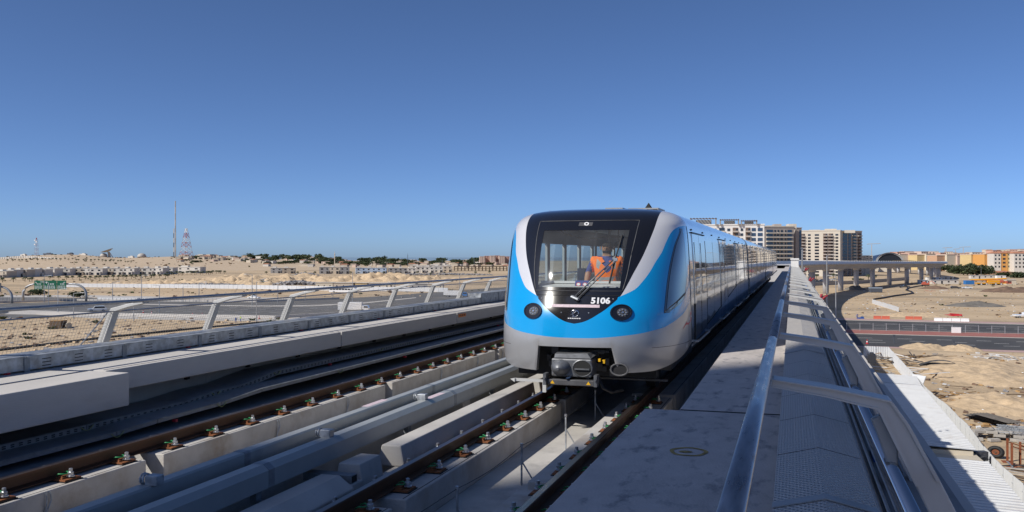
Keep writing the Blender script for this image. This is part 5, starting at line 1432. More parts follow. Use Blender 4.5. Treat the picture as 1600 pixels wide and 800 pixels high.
# ================================================================== generic makers
def part_box(t, nm, c, size, material, rz=0.0, **kw):
    m = MB(); m.cbox(c, size, rz); return m.build(nm, material, t, **kw)
def local(t, x, y, rz): 
    o = ORG[t.name]; return (o[0]+x*math.cos(rz)-y*math.sin(rz), o[1]+x*math.sin(rz)+y*math.cos(rz))
def vehicle(name, label, cat, px, py, rz, L_, Wd, Ht, paint, kind='suv', group=None, z0=G):
    x, y = at(px, py, z0); t = thing(name, label, cat, (x,y,z0), group)
    cr, sr = math.cos(rz), math.sin(rz)
    def W_(p): return (x+p[0]*cr-p[1]*sr, y+p[0]*sr+p[1]*cr, z0+p[2])
    def side(prof, hw, nm, mt, par=t):
        m = MB(); n = len(prof); vs = [W_((p[0],-hw,p[1])) for p in prof]+[W_((p[0],hw,p[1])) for p in prof]
        m.add(vs, [(i,(i+1)%n,(i+1)%n+n,i+n) for i in range(n)]+[tuple(range(n))[::-1],tuple(range(n,2*n))]); return m.build(nm, mt, par, bevel=.05)
    h = L_/2
    if kind == 'suv':
        side([(-h,.4),(h,.4),(h,.95),(h*.55,1.08),(-h,1.12)], Wd/2, 'body', paint); 
        cb = side([(h*.52,1.06),(h*.25,Ht-.03),(-h*.72,Ht),(-h*.97,1.1)], Wd/2*.9, 'cabin', paint)
        side([(h*.42,1.13),(h*.22,Ht-.12),(-h*.68,Ht-.1),(-h*.86,1.15)], Wd/2*.915, 'window', 'pane', cb)
    elif kind == 'sedan':
        side([(-h,.3),(h,.3),(h,.7),(h*.5,.88),(-h*.6,.92),(-h,.86)], Wd/2, 'body', paint)
        cb = side([(h*.45,.86),(h*.12,Ht-.02),(-h*.35,Ht),(-h*.68,.9)], Wd/2*.85, 'cabin', paint)
        side([(h*.36,.93),(h*.1,Ht-.1),(-h*.33,Ht-.09),(-h*.58,.95)], Wd/2*.87, 'window', 'pane', cb)
    elif kind == 'pickup':
        side([(-h,.5),(h,.5),(h,1.0),(h*.5,1.1),(-h,1.1)], Wd/2, 'body', paint)
        cb = side([(h*.48,1.1),(h*.25,Ht),(-h*.1,Ht),(-h*.16,1.1)], Wd/2*.9, 'cabin', paint)
        side([(h*.4,1.17),(h*.22,Ht-.1),(-h*.06,Ht-.1),(-h*.1,1.17)], Wd/2*.92, 'window', 'pane', cb)
    elif kind == 'truck':
        side([(-h,.9),(h*.55,.9),(h*.55,Ht),(-h,Ht)], Wd/2, 'cargo_box', 'white_paint'); cb = side([(h*.58,.5),(h,.5),(h,1.5),(h*.93,2.4),(h*.58,2.5)], Wd/2*.95, 'cabin', paint); side([(h*.68,1.6),(h*.985,1.6),(h*.92,2.25),(h*.68,2.25)], Wd/2*.97, 'window', 'pane', cb)
    elif kind == 'bus':
        b_ = side([(-h,.4),(h,.4),(h,1.6),(h*.97,Ht),(-h,Ht)], Wd/2, 'body', paint)
        n = 8
        for i in range(n):
            a = -h*.94+i*(L_*.92/n); side([(a+.06,1.6),(a+L_*.92/n-.06,1.6),(a+L_*.92/n-.06,2.5),(a+.06,2.5)], Wd/2+.015, 'window', 'pane', b_)
    wr = .34 if kind in ('suv','sedan','pickup') else .5
    for fx in (-.62, .62):
        for s_ in (-1, 1):
            a = W_((fx*h, s_*(Wd/2-.12), wr)); b = W_((fx*h, s_*(Wd/2+.04), wr)); m = MB(); m.tube([a,b], wr, 14); wh = m.build('wheel', 'rubber', t)
            a = W_((fx*h, s_*(Wd/2+.04), wr)); b = W_((fx*h, s_*(Wd/2+.06), wr)); m = MB(); m.tube([a,b], wr*.6, 10); m.build('rim', 'car_silver', wh)
    for s_ in (-1, 1):
        a = W_((h+.005, s_*Wd*.36, .75)); part_box(t, 'headlight', a, (.06,.3,.16), 'lens', rz)
    return t
def lamp_post(px, ybase, ytop, label, arm=2.2, side=1, group='street lamps', r=.11, z0=G, both=False):
    x, y = at(px, ybase, z0); zc = depth(ybase, z0); ht = zat(ytop, zc)-z0
    t = thing('street_lamp', label, 'street lamp', (x,y,z0), group)
    m = MB(); m.tube([(x,y,z0),(x,y,z0+ht)], r, 8, r2=r*.6); m.build('pole', 'steel_pole', t)
    for s_ in ((1,-1) if both else (side,)):
        m = MB(); m.tube([(x,y,z0+ht-.1),(x+s_*arm*CS,y+s_*arm*SN,z0+ht+.15)], r*.5, 6); m.build('arm', 'steel_pole', t)
        m = MB(); m.cbox((x+s_*(arm+.3)*CS,y+s_*(arm+.3)*SN,z0+ht+.15), (1.0,.35,.16), YAW); m.build('lantern', 'white_paint', t)
    return t
# foliage meshes shared by many trees
def crown_mesh(nm, seed, n, mats, lobes, leaf=.10, flat=.8):
    rnd = random.Random(seed); m = MB()
    L_ = [(rnd.uniform(-.55,.55), rnd.uniform(-.55,.55), rnd.uniform(.25,.75), rnd.uniform(.26,.45)) for _ in range(lobes)]
    for i in range(n):
        cx, cy, cz, r = rnd.choice(L_); th = rnd.uniform(0, 2*math.pi); ph = math.acos(rnd.uniform(-.7,1)); rr = r*rnd.uniform(.55,1.08)
        p = Vector((cx+rr*math.sin(ph)*math.cos(th), cy+rr*math.sin(ph)*math.sin(th), cz+rr*math.cos(ph)*flat))
        a = Vector((rnd.gauss(0,1),rnd.gauss(0,1),rnd.gauss(0,.6))).normalized(); b = a.cross(Vector((rnd.gauss(0,1),rnd.gauss(0,1),rnd.gauss(0,1)))).normalized()
        s_ = leaf*rnd.uniform(.6,1.4); m.mi(rnd.choice((0,0,1,2))); m.add([p-a*s_-b*s_*.6, p+a*s_-b*s_*.6, p+a*s_*.8+b*s_*.7, p-a*s_*.7+b*s_*.6], [(0,1,2,3)])
    return m.mesh(nm, mats)
CROWN = [crown_mesh('crown', 20+i, 420, ['leaf','leaf_dark','leaf_light'], 9, .085) for i in range(4)]
CROWN_BIG = [crown_mesh('crown', 40+i, 1500, ['leaf','leaf_dark','leaf_light'], 14, .055) for i in range(3)]
tm = MB(); tm.tube([(0,0,0),(.01,0,.3),(.0,.02,.55)], .035, 6, r2=.02)
for k in range(4): a_ = k*1.57; tm.tube([(0,0,.25+.05*k),(.16*math.cos(a_),.16*math.sin(a_),.5)], .016, 4)
TRUNK = tm.mesh('trunk', 'bark')
def tree(x, y, z, wd, ht, label, group, seed=0, big=False, name='tree'):
    t = thing(name, label, 'tree', (x,y,z), group)
    rz = random.uniform(0, 6.28)
    c = inst((CROWN_BIG if big else CROWN)[seed % (3 if big else 4)], 'crown', (x,y,z), t, rz, scale=(wd, wd, ht))
    inst(TRUNK, 'trunk', (x,y,z), t, rz, scale=(min(wd,ht)*.9, min(wd,ht)*.9, ht))
    return t
def palm_mesh(seed, fr=11):
    rnd = random.Random(seed); m = MB(); m.mi(1); m.tube([(0,0,0),(.02,0,.4),(.0,.0,.72)], .035, 6, r2=.026); m.mi(0)
    for k in range(fr*2):
        a = 2*math.pi*k/fr+rnd.uniform(-.2,.2); up = rnd.uniform(.05,.34) if k < fr else rnd.uniform(-.10,.1); L_ = rnd.uniform(.30,.40); pr = None
        d = Vector((math.cos(a),math.sin(a),0)); sd = Vector((-math.sin(a),math.cos(a),0)); rows = []
        for j in range(5):
            q = j/4; p = d*L_*q+Vector((0,0,.72+up*q-.42*q*q)); w_ = .055*math.sin(math.pi*min(q*.9+.12,1))
            rows.append([tuple(p-sd*w_-Vector((0,0,w_*.5))), tuple(p), tuple(p+sd*w_-Vector((0,0,w_*.5)))])
        m.grid(rows)
    return m.mesh('palm', ['palm_leaf','bark'])
PALM = [palm_mesh(i) for i in range(3)]
def palm(px, py, hpx, label, group, z0=G):
    zc = depth(py, z0); x, y = at(px, py, z0); h_ = hpx*zc/(F*K)
    o = inst(PALM[random.randrange(3)], 'date_palm', (x,y,z0), None, random.uniform(0,6.28), scale=(h_,h_,h_)); tag(o, label, 'palm', group); return o
WIN = {}
def unit_box(mt):
    if mt not in WIN:
        m = MB(); m.box(-.5,.5,-.5,.5,-.5,.5); WIN[mt] = m.mesh('pane', mt)
    return WIN[mt]
def ibox(nm, mt, c, size, parent, rz):
    return inst(unit_box(mt), nm, c, parent, rz, scale=(size[0], size[1], size[2]))
# building drawn from its frontage: px range, base and top in the picture, at distance zc; facade faces the viewer turned by turn
def block(name, label, cat, px0, px1, zc, ytop, wall, depth_m=12, turn=0.0, group=None, floors=0, cols=0, win='pane', z0=G, wsz=(.5,.5), roof=None, roofh=0, parapet=.0, first=0, par_m=None, sill=None):
    a = on_ray(px0, zc); b = on_ray(px1, zc); d = Vector((b[0]-a[0], b[1]-a[1])); wd = d.length; rz = math.atan2(d.y, d.x)+turn
    zt = zat(ytop, zc); n_ = Vector((-math.sin(rz), math.cos(rz)))
    c0 = Vector(((a[0]+b[0])/2, (a[1]+b[1])/2)); t = thing(name, label, cat, (c0.x,c0.y,z0), group)
    cc = c0+n_*depth_m/2
    m = MB(); m.cbox((cc.x,cc.y,(z0+zt)/2), (wd,depth_m,zt-z0), rz); wl_ = m.build('wall', wall, t)
    if roof:
        m = MB(); hw, hd = wd/2+.4, depth_m/2+.4; pts = [(-hw,-hd,0),(hw,-hd,0),(hw,hd,0),(-hw,hd,0),(-hw*.6,0,roofh),(hw*.6,0,roofh)]
        cr, sr = math.cos(rz), math.sin(rz); m.add([(cc.x+p[0]*cr-p[1]*sr, cc.y+p[0]*sr+p[1]*cr, zt+.05+p[2]) for p in pts], [(0,1,5,4),(1,2,5),(2,3,4,5),(3,0,4),(3,2,1,0)]); m.build('roof', roof, t)
    elif parapet:
        m = MB(); m.cbox((cc.x,cc.y,zt+parapet/2), (wd+.5,depth_m+.5,parapet), rz); m.build('parapet', par_m or wall, t)
    if floors and cols:
        fh = (zt-z0)/floors; cw = wd/cols; u = Vector((math.cos(rz), math.sin(rz)))
        for f_ in range(first, floors):
            for c_ in range(cols):
                q = c0+u*(-wd/2+cw*(c_+.5))-n_*.02; ibox('window', win, (q.x,q.y,z0+fh*(f_+.52)), (cw*wsz[0],.16,fh*wsz[1]), t, rz)
    return t, c0, rz, wd, zt

# ================================================================== RIGHT SIDE continued
lw0, lw1 = at(1363, 474, G), at(1404, 487, G); t = thing('low_hoarding', 'short line of low white panels standing alone on the sand plot', 'fence', (*lw0, G)); d = Vector((lw1[0]-lw0[0], lw1[1]-lw0[1]))
for i in range(14):
    p0 = Vector(lw0)+d*(i/14); p1 = Vector(lw0)+d*((i+.94)/14); m = MB(); strip_line(m, p0, p1, .15, G, 1.7+random.uniform(-.08,.08)); m.build('panel', 'hoard', t)
x, y = at(1368, 457, G); t = thing('water_tank', 'dark green skip with pale rim standing on the sand plot', 'skip', (x,y,G)); m = MB(); m.cbox((x,y,G+1.3), (5.0,2.6,2.4), .2); m.build('body','sign_dark',t,bevel=.05); m = MB(); m.cbox((x,y,G+2.6), (5.2,2.8,.3), .2); m.build('rim','villa_blue',t)
m = MB(); pp = [at(px,py,G) for px,py in ((1366,468.5),(1380,466.5),(1398,463),(1414,461),(1427,459),(1424,456.5),(1416,454),(1419,451),(1430,448.5),(1441,447))]; m.tube([(*p,G+.35) for p in pp], .4, 8); o = m.build('drain_pipe', 'cable_black', org=(*pp[0],G), smooth=True); tag(o, 'black flexible pipe snaking across the sand plot', 'pipe')
vehicle('pickup_truck', 'dark pickup parked on sand beside the viaduct piers', 'pickup', 1413, 449.5, .1, 5.2,1.9,1.8,'car_dark','pickup')
vehicle('parked_car', 'dark car parked left of the white sedan', 'car', 1493, 451, .0, 4.6,1.8,1.6,'car_dark','suv')
vehicle('parked_car', 'silver white sedan parked in front of the site cabins', 'car', 1511, 451, math.pi, 4.8,1.8,1.45,'car_white','sedan')
vehicle('parked_car', 'pale car at the right edge behind the low kerb', 'car', 1582, 444.5, 0, 4.6,1.8,1.5,'car_silver','sedan')
vehicle('pickup_truck', 'white pickup cut off by the right edge of the picture', 'pickup', 1601, 496.5, .2, 5.2,1.9,1.8,'car_white','pickup')
def cabin(px0, px1, py, h_, material, label, rz=None, dm=3.0, wins=4):
    zc = depth(py); t, c0, rz_, wd, zt = block('site_cabin', label, 'cabin', px0, px1, zc, py-h_*F*K/zc, material, dm, group='site cabins on the plot', parapet=.12, par_m='white_paint')
    u = Vector((math.cos(rz_), math.sin(rz_))); n_ = Vector((-math.sin(rz_), math.cos(rz_)))
    for i in range(wins):
        q = c0+u*(-wd/2+wd*(i+.5)/wins)-n_*.02; ibox('window' if i != 1 else 'door', 'pane', (q.x,q.y,G+h_*(.6 if i != 1 else .42)), (.9,.1,h_*(.33 if i != 1 else .75)), t, rz_)
cabin(1456, 1498, 443.8, 2.9, 'villa_white', 'long cream site cabin right of the last pier')
cabin(1437, 1450, 443.5, 2.9, 'villa_blue', 'small blue and white cabin in front of the pier row', wins=2)
cabin(1449, 1472, 438.5, 2.8, 'white_paint', 'white cabin row behind the long cream cabin', wins=3)
cabin(1474, 1490, 438, 3.4, 'villa_white', 'tall white cabin behind the cream cabin end', wins=2)
cabin(1517, 1553, 435.5, 3.0, 'villa_white', 'long white cabin behind the yellow mobile crane')
cabin(1558, 1572, 436, 3.2, 'white_paint', 'white tent-like cabin behind the crane cab', wins=1)
cabin(1573, 1588, 445, 3.6, 'apt_cream', 'plain cream container right of the mobile crane', wins=0)
# mobile crane
x, y = at(1544, 445.3, G); zc = depth(445.3); t = thing('mobile_crane', 'yellow mobile crane with folded boom parked by the cabins', 'crane truck', (x,y,G)); rz = YAW
def LW(u, v, z): return (x+u*math.cos(rz)-v*math.sin(rz), y+u*math.sin(rz)+v*math.cos(rz), G+z)
part_box(t,'chassis', LW(0,0,1.35),(21,2.8,.7),'crane_yellow',rz); part_box(t,'ballast', LW(-10.6,0,1.9),(4.6,2.9,2.8),'blue_vivid',rz); part_box(t,'driver_cab', LW(10.6,0,1.9),(3.0,2.8,1.9),'barrier_red',rz); part_box(t,'cab_window', LW(10.9,-1.42,2.3),(2.0,.06,.9),'pane',rz)
part_box(t,'superstructure', LW(2.5,0,2.7),(6.5,2.6,1.5),'crane_yellow',rz); part_box(t,'crane_cab', LW(6.8,-.9,2.7),(1.9,1.3,1.7),'barrier_red',rz)
m = MB(); m.tube([LW(-9.5,0,3.6),LW(9.8,0,4.6)], .62, 6); m.build('boom','crane_yellow',t); m = MB(); m.tube([LW(-4,0,3.4),LW(3,0,2.6)], .2, 6); m.build('boom_ram','steel_pole',t)
for k in range(4):
    for s_ in (-1,1):
        u = (-4.5,-1.6,3.4,6.4)[k]; m = MB(); m.tube([LW(u,s_*1.1,.75),LW(u,s_*1.5,.75)], .75, 14); wh = m.build('wheel','rubber',t); m = MB(); m.tube([LW(u,s_*1.5,.75),LW(u,s_*1.53,.75)], .48, 10); m.build('rim','white_paint',wh)
# red and white rubbish, orange machine by the cabins
random.seed(9)
t0_ = plank_heap(1466, 455, 16, 4.5, 3.0, ['white_paint','barrier_red','white_paint'], 'barrier_heap', 'heap of red and white barrier boards on the sand', 'barriers', zh=.9)
x, y = at(1446, 446.5, G); t = thing('excavator', 'small orange excavator beside the blue cabin', 'excavator', (x,y,G)); part_box(t,'body',(x,y,G+1.4),(3.4,2.2,1.1),'barrier_red',.2); part_box(t,'cab',(x-.6,y-.3,G+2.3),(1.4,1.3,1.2),'barrier_red',.2); m = MB(); m.tube([(x+1.2,y,G+1.8),(x+3.0,y,G+3.4),(x+4.6,y,G+1.6)], .22, 6); m.build('arm','barrier_red',t)
for s_ in (-1,1): part_box(t,'track',(x,y+s_*.9,G+.45),(3.6,.5,.8),'rubber',.2)
# street lamps on the right
lamp_post(1292, 487, 399, 'tall grey lamp pole in front of the second viaduct pier', 1.6, 1, r=.2)
lamp_post(1306, 497, 431, 'shorter grey lamp pole standing at the viaduct shadow edge', 1.2, -1, r=.16)
lamp_post(1533, 432, 417, 'lamp pole in front of the dark trees on the right', 2.0, -1)
for i, (px, yy) in enumerate(((1397,530.5),(1490,540))):
    x, y = at(px, yy+6, G); m = MB(); m.tube([(x,y,G),(x,y,G+1.9)], .07, 6); m.cbox((x,y,G+1.75), (.45,.1,.5), YAW); o = m.build('road_marker', 'sign_dark', org=(x,y,G)); tag(o, ['dark marker post on the near road below the railing','dark marker post at the sandy edge of the near road'][i], 'marker post')
# red padded arms hanging outside the near parapet
for i, (X, Y, z) in enumerate(((1.2,41,.35),(1.3,70,.5),(1.4,100,1.0))):
    t = thing('red_sleeve', ['closest pair of red padded sleeves outside the near parapet','small red sleeve outside the parapet below the viaduct deck','farthest red sleeve outside the parapet by the white cabinet'][i], 'sleeve', (X,Y,z), 'red sleeves on the parapet')
    m = MB(); m.tube([(X-.14,Y,z-.2),(X-.02,Y,z+.05),(X+.02,Y,z+.2)], .075, 8, r2=.05); m.build('sleeve','sleeve_red',t,smooth=True)
    m = MB(); m.tube([(X-.02,Y,z-.22),(X+.14,Y,z+.03),(X+.26,Y,z+.13)], .07, 8, r2=.045); m.build('sleeve','sleeve_red',t,smooth=True)
    m = MB(); m.tube([(X-.17,Y,z+.25),(X-.22,Y,z-.2)], .05, 6); m.build('strap','galv',t)
# low kerb line wall and hedges beyond the viaduct
m = MB()
for a, b in (((1250,447.5),(1340,443.5)),((1340,443.5),(1420,437.5))): strip_line(m, at(*a,G), at(*b,G), .5, G, 2.6)
o = m.build('boundary_wall', 'villa_grey', org=(*at(1340,443.5,G),G)); tag(o, 'long grey boundary wall seen between the viaduct piers', 'wall')
random.seed(21)
for i, (px, py, hp) in enumerate(((1268,437,9),(1276,436,10),(1294,436,9),(1302,435,10),(1311,435.5,9),(1361,438,10),(1367,437,9),(1357,437,11))):
    palm(px, py, hp, 'date palm growing behind the viaduct piers', 'palms behind the viaduct')
for i, (px, py) in enumerate(((1266,438),(1273,438),(1297,438.5),(1304,437.5),(1285,439))):
    vehicle('parked_car', ['white car parked beyond the first viaduct pier','dark car parked beside the first viaduct pier','white car parked beyond the second viaduct pier','silver car parked beneath the palms by the towers','pale car parked behind the tall lamp pole'][i], 'car', px, py, .2, 4.6,1.8,1.5, ['car_white','car_dark','car_white','car_silver','car_white'][i], 'sedan')
# trees on the right
random.seed(3)
for i, (px, py, wp, hp) in enumerate(((1498,428,24,11),(1512,430,30,16),(1526,431,28,18),(1538,430,22,13),(1486,424,18,10),(1556,424,20,9),(1574,424,22,9),(1590,422,34,18),(1604,424,34,22),(1466,424,14,7))):
    zc = depth(py); x, y = at(px, py, G); sc = zc/F
    tree(x, y, G, wp*sc*.9, hp*sc/K*1.12, ['rounded dark tree at the left end of the tree group','broad dark tree left of the lamp pole','tallest dark tree behind the lamp pole','dark tree right of the lamp pole','low tree behind the viaduct end','low trees below the orange apartment block','low tree below the white apartment block','large dark tree at the right edge below the apartments','dark tree cut off by the right edge','small tree behind the last piers'][i], 'dark trees on the right', i, True)
for i, (px, py, wp, hp) in enumerate(((1578,433,34,9),(1596,434,40,11),(1340,437.5,16,4))):
    zc = depth(py); x, y = at(px, py, G); sc = zc/F; o = inst(CROWN_BIG[i % 3], 'hedge', (x,y,G-.3), None, i*1.3, scale=(wp*sc*.75,wp*sc*.5,hp*sc/K*.95)); tag(o, ['light green hedge below the terracotta roof','bright hedge at the right edge beyond the cabins','small green shrub between the viaduct piers'][i], 'hedge')
block('low_building', 'long low building with terracotta roof behind the hedge', 'building', 1535, 1586, depth(429), 425.5, 'apt_salmon', 14, roof='roof_terra', roofh=1.6)
# apartments on the right, near row and far row
ap = [(1405,1422,397.5,1150,'apt_cream',0),(1420,1434,396,1150,'apt_pink',0),(1432,1447,398.5,1080,'apt_yellow',0),(1446,1463,397,1080,'apt_cream',0),(1463,1478,399.5,1000,'apt_salmon',0),(1478,1497,398,1000,'apt_cream',0),(1495,1506,400,1000,'palepink',0),(1505,1514,401,1000,'villa_white',2),
      (1516,1536.5,398,930,'apt_yellow',0),(1537,1553,397.5,915,'apt_orange',0),(1553,1564,396,900,'villa_white',2),(1564,1574,395.5,900,'apt_orange',1),(1574,1585,395,900,'apt_yellow',2),(1585,1602,396,890,'villa_white',3),(1602,1640,395,890,'apt_cream',4)]
words = {'apt_cream':'cream','apt_pink':'pink','apt_yellow':'yellow','apt_salmon':'salmon','palepink':'pale pink','villa_white':'white','apt_orange':'orange'}
wh = ['left of all beside the station','second from the station','with blank wall above the viaduct deck','in the middle above the viaduct deck','with blank wall right of the viaduct end','above the site cabins','narrow and flat-fronted above the cabins','narrow with dark windows above the trees','wide and blank above the dark trees','tall and blank behind the dark trees','with rows of paired windows','narrow with one column of windows','narrow with arched bays','under a terracotta roof at the right edge','cut off by the right edge']
for (a,b,yt,zc,mt_,cl),wq in zip(ap, wh):
    t, c0, rz, wd, zt = block('apartment_block', '%s apartment block %s' % (words[mt_], wq), 'apartments', a, b, zc, yt, mt_, 16, turn=(.25 if cl == 0 else -.06), group='coloured apartments on the right', floors=5 if cl else 0, cols=cl, wsz=(.42,.46), roof='roof_terra' if a >= 1553 else None, roofh=2.4, parapet=.8, par_m='palepink', first=1)
random.seed(31)
for i in range(26):
    px = 1404+i*8+random.uniform(-3,3); zc = random.uniform(1300,1700); yt = random.uniform(392.5,396.5) if px < 1535 else random.uniform(389.5,393)
    block('apartment_block', 'pale pink or cream apartment block in the far back row on the right', 'apartments', px, px+random.uniform(8,16), zc, yt, random.choice(['palepink','apt_pink','apt_cream','palepink']), 16, turn=random.uniform(-.3,.3), group='far row of apartments on the right', floors=6, cols=3, wsz=(.35,.4), first=3, parapet=.8, par_m='roof_terra' if i % 3 == 0 else 'palepink')

# ---- towers
mat('tower_white', (.72, .70, .67), .85, var=.04, scale=.05)
def tower(name, label, px0, px1, zc, ytop, wall, floors, bays, dm=22, turn=0.0):
    return block(name, label, 'tower', px0, px1, zc, ytop, wall, dm, turn, parapet=.9)
def facade(t, c0, rz, wd, z0, z1, floors, spec, turnn=0):
    # spec: list of (f0,f1,type) across the width
    u = Vector((math.cos(rz), math.sin(rz))); n_ = Vector((-math.sin(rz), math.cos(rz))); fh = (z1-z0)/floors
    for a, b, ty in spec:
        w_ = (b-a)*wd; q = c0+u*(-wd/2+wd*(a+b)/2)
        for f_ in range(floors):
            zc_ = z0+fh*(f_+.5)
            p = q-n_*.05
            if ty == 'w': ibox('window', 'pane', (p.x,p.y,zc_+.1), (w_*.62,.3,fh*.5), t, rz)
            elif ty == 'W': ibox('window', 'pane_blue', (p.x,p.y,zc_+.1), (w_*.9,.3,fh*.62), t, rz)
            elif ty == 'g': ibox('glazing', 'pane_blue', (p.x,p.y,zc_), (w_*.96,.3,fh*.9), t, rz)
            elif ty in 'bB':
                ibox('balcony_recess', 'tower_brown' if ty == 'b' else 'pane', (p.x,p.y,zc_+.35), (w_*.9,.25,fh*.68), t, rz)
                pb = q-n_*.8; ibox('balcony', 'tower_cream' if ty == 'B' else 'tower_tan', (pb.x,pb.y,z0+fh*f_+.5), (w_*.96,1.7,fh*.30), t, rz)
                if ty == 'b': pd = q-n_*.2+u*w_*.22; ibox('balcony_door', 'pane', (pd.x,pd.y,zc_), (w_*.3,.35,fh*.5), t, rz)
# tower 2: cream, slightly turned faces
Z2 = 710
t2, c0, rz, wd, zt = block('apartment_tower', 'cream apartment tower with brown balcony columns right of the white cabinet', 'tower', 1252, 1311, Z2, 361, 'tower_cream', 30, -.42, parapet=1.0)
facade(t2, c0, rz, wd, G, zt-2.5, 14, [(.02,.12,'b'),(.17,.28,'w'),(.33,.50,'w'),(.57,.69,'b'),(.70,.83,'b'),(.86,.97,'w')])
t3, c0, rz, wd, zt = block('apartment_tower', 'grey brown apartment tower with glass strips behind the cream tower', 'tower', 1306, 1353, Z2+22, 361.5, 'tower_tan', 30, .45, parapet=.8, par_m='tower_cream')
facade(t3, c0, rz, wd, G, zt-2, 14, [(.10,.34,'g'),(.38,.50,'g'),(.56,.74,'B'),(.80,.97,'b')])
ct = []
for (a, b, yt) in ((1264,1281,359),(1289,1307,357.5),(1320,1336,359.5)):
    A = on_ray(a, Z2+12); B = on_ray(b, Z2+12); m = MB(); m.cbox(((A[0]+B[0])/2,(A[1]+B[1])/2+4,(zat(yt,Z2+12)+zat(364,Z2+12))/2), (abs(B[0]-A[0]),8,zat(yt,Z2+12)-zat(364,Z2+12))); m.build('roof_house', 'tower_cream', t2 if a < 1310 else t3)
# low cream annex right of the tower
block('annex_building', 'low cream building between the tower and the station shell', 'building', 1352, 1364, 760, 399, 'tower_cream', 15, .1, floors=9, cols=2, wsz=(.4,.35), first=5)
# tower 1: taupe facade with balconies
Z1 = 532
t1, c0, rz, wd, zt = block('apartment_tower', 'taupe apartment tower with white balcony edges left of the white cabinet', 'tower', 1189, 1243, Z1, 355, 'tower_tan', 30, .20, parapet=1.0, par_m='tower_cream')
facade(t1, c0, rz, wd, G, zt-1.5, 13, [(.12,.34,'W'),(.36,.44,'w'),(.46,.54,'w'),(.56,.66,'w'),(.70,.76,'w'),(.78,.93,'W')])
u = Vector((math.cos(rz), math.sin(rz))); n_ = Vector((-math.sin(rz), math.cos(rz))); fh = (zt-1.5-G)/13
for f_ in range(13):
    for a, b in ((.12,.44),(.46,.94)):
        p = c0+u*wd*((a+b)/2-.5)-n_*.7; ibox('balcony', 'tower_cream', (p.x,p.y,G+fh*f_+.15), (wd*(b-a),1.6,.9), t1, rz)
for a, b, yt, dd in ((1196,1208,351.5,8),(1208,1219,349,10),(1230,1242.5,349.5,4)):
    A = on_ray(a, Z1+dd); B = on_ray(b, Z1+dd); m = MB(); m.cbox(((A[0]+B[0])/2,(A[1]+B[1])/2+4,(zat(yt,Z1)+zat(358,Z1))/2), (abs(B[0]-A[0]),8,zat(yt,Z1)-zat(358,Z1)), .2); m.build('roof_house', 'tower_cream' if yt > 349.2 else 'tower_tan', t1)
t1b, c0, rz, wd, zt = block('apartment_tower', 'narrow grey stair tower with glass edge between the two towers', 'tower', 1242.5, 1253, Z1+14, 356.5, 'tower_tan', 26, .2, parapet=.6); facade(t1b, c0, rz, wd, G, zt-1.5, 13, [(.6,.95,'g')])
Z0 = 470
t0, c0, rz, wd, zt = block('apartment_tower', 'white apartment tower with dark balconies and slatted roof frame behind the train', 'tower', 1078, 1192, Z0, 352, 'tower_white', 30, -.25, parapet=.8)
facade(t0, c0, rz, wd, G, zt-1.5, 12, [(.02,.10,'B'),(.12,.18,'w'),(.20,.28,'b'),(.31,.38,'w'),(.40,.48,'B'),(.50,.56,'w'),(.58,.66,'b'),(.68,.73,'w'),(.75,.82,'b'),(.83,.89,'W'),(.91,.98,'W')])
u = Vector((math.cos(rz), math.sin(rz))); n_ = Vector((-math.sin(rz), math.cos(rz)))
for a, b, q in ((.02,.36,5.0),(.42,.66,4.0),(.70,.90,3.2)):
    for k in range(9):
        p = c0+u*wd*(a+(b-a)*k/8-.5)+n_*5; ibox('roof_slat', 'tower_brown', (p.x,p.y,zt+q), (.5,14,.35), t0, rz)
    p = c0+u*wd*((a+b)/2-.5)-n_*1.2; ibox('roof_beam', 'tower_brown', (p.x,p.y,zt+q-.4), (wd*(b-a),.5,.5), t0, rz)
    for k in (0,1):
        p = c0+u*wd*((a,b)[k]-.5)-n_*1; ibox('roof_post', 'tower_grey', (p.x,p.y,zt+q/2), (.7,.7,q), t0, rz)
    p = c0+u*wd*((a+b)/2-.5)+n_*6; ibox('roof_house', 'tower_grey', (p.x,p.y,zt+q*.4), (wd*(b-a)*.6,8,q*.8), t0, rz)
# ---- station shell
zc = 930; x, y = on_ray(1390, zc); st = thing('metro_station', 'dark glass shell metro station at the end of the viaduct', 'station', (x,y,G)); m = MB(); rows = []; hw, hh = 13.5, 14.0; zb = -5.0
for j in range(13):
    q = j/12; yy = y+q*90; s_ = 1-.35*q
    rows.append([(x+hw*math.cos(math.pi*k/24)*s_-q*10, yy-2.5*math.sin(math.pi*k/24), zb+hh*math.sin(math.pi*k/24)*s_) for k in range(25)])
m.grid(rows); m.build('shell', 'station_glass', st, smooth=True)
m = MB()
rim_ = [[(x+(hw+.4)*f_*math.cos(math.pi*k/24), y-1.2, zb+(hh+.4)*f_*math.sin(math.pi*k/24)) for k in range(25)] for f_ in (1.0,.86)]; m.grid(rim_); m.build('shell_rim', 'tower_grey', st)
m = MB(); m.add([(x+hw*.86*math.cos(math.pi*k/24), y-.2, zb+hh*.86*math.sin(math.pi*k/24)) for k in range(25)], [tuple(range(25))]); m.build('glass_front', 'station_glass', st)
m = MB(); m.cbox((x,y+40,(G+zb)/2), (20,80,zb-G)); m.build('concourse', 'tower_cream', st)
m = MB(); rows = [[(x-3+k*5, y-14+4*j, zb+2.2+1.6*math.sin(math.pi*k/6)-.25*j) for k in range(7)] for j in range(4)]; m.grid(rows); m.build('canopy', 'bracket_white', st)
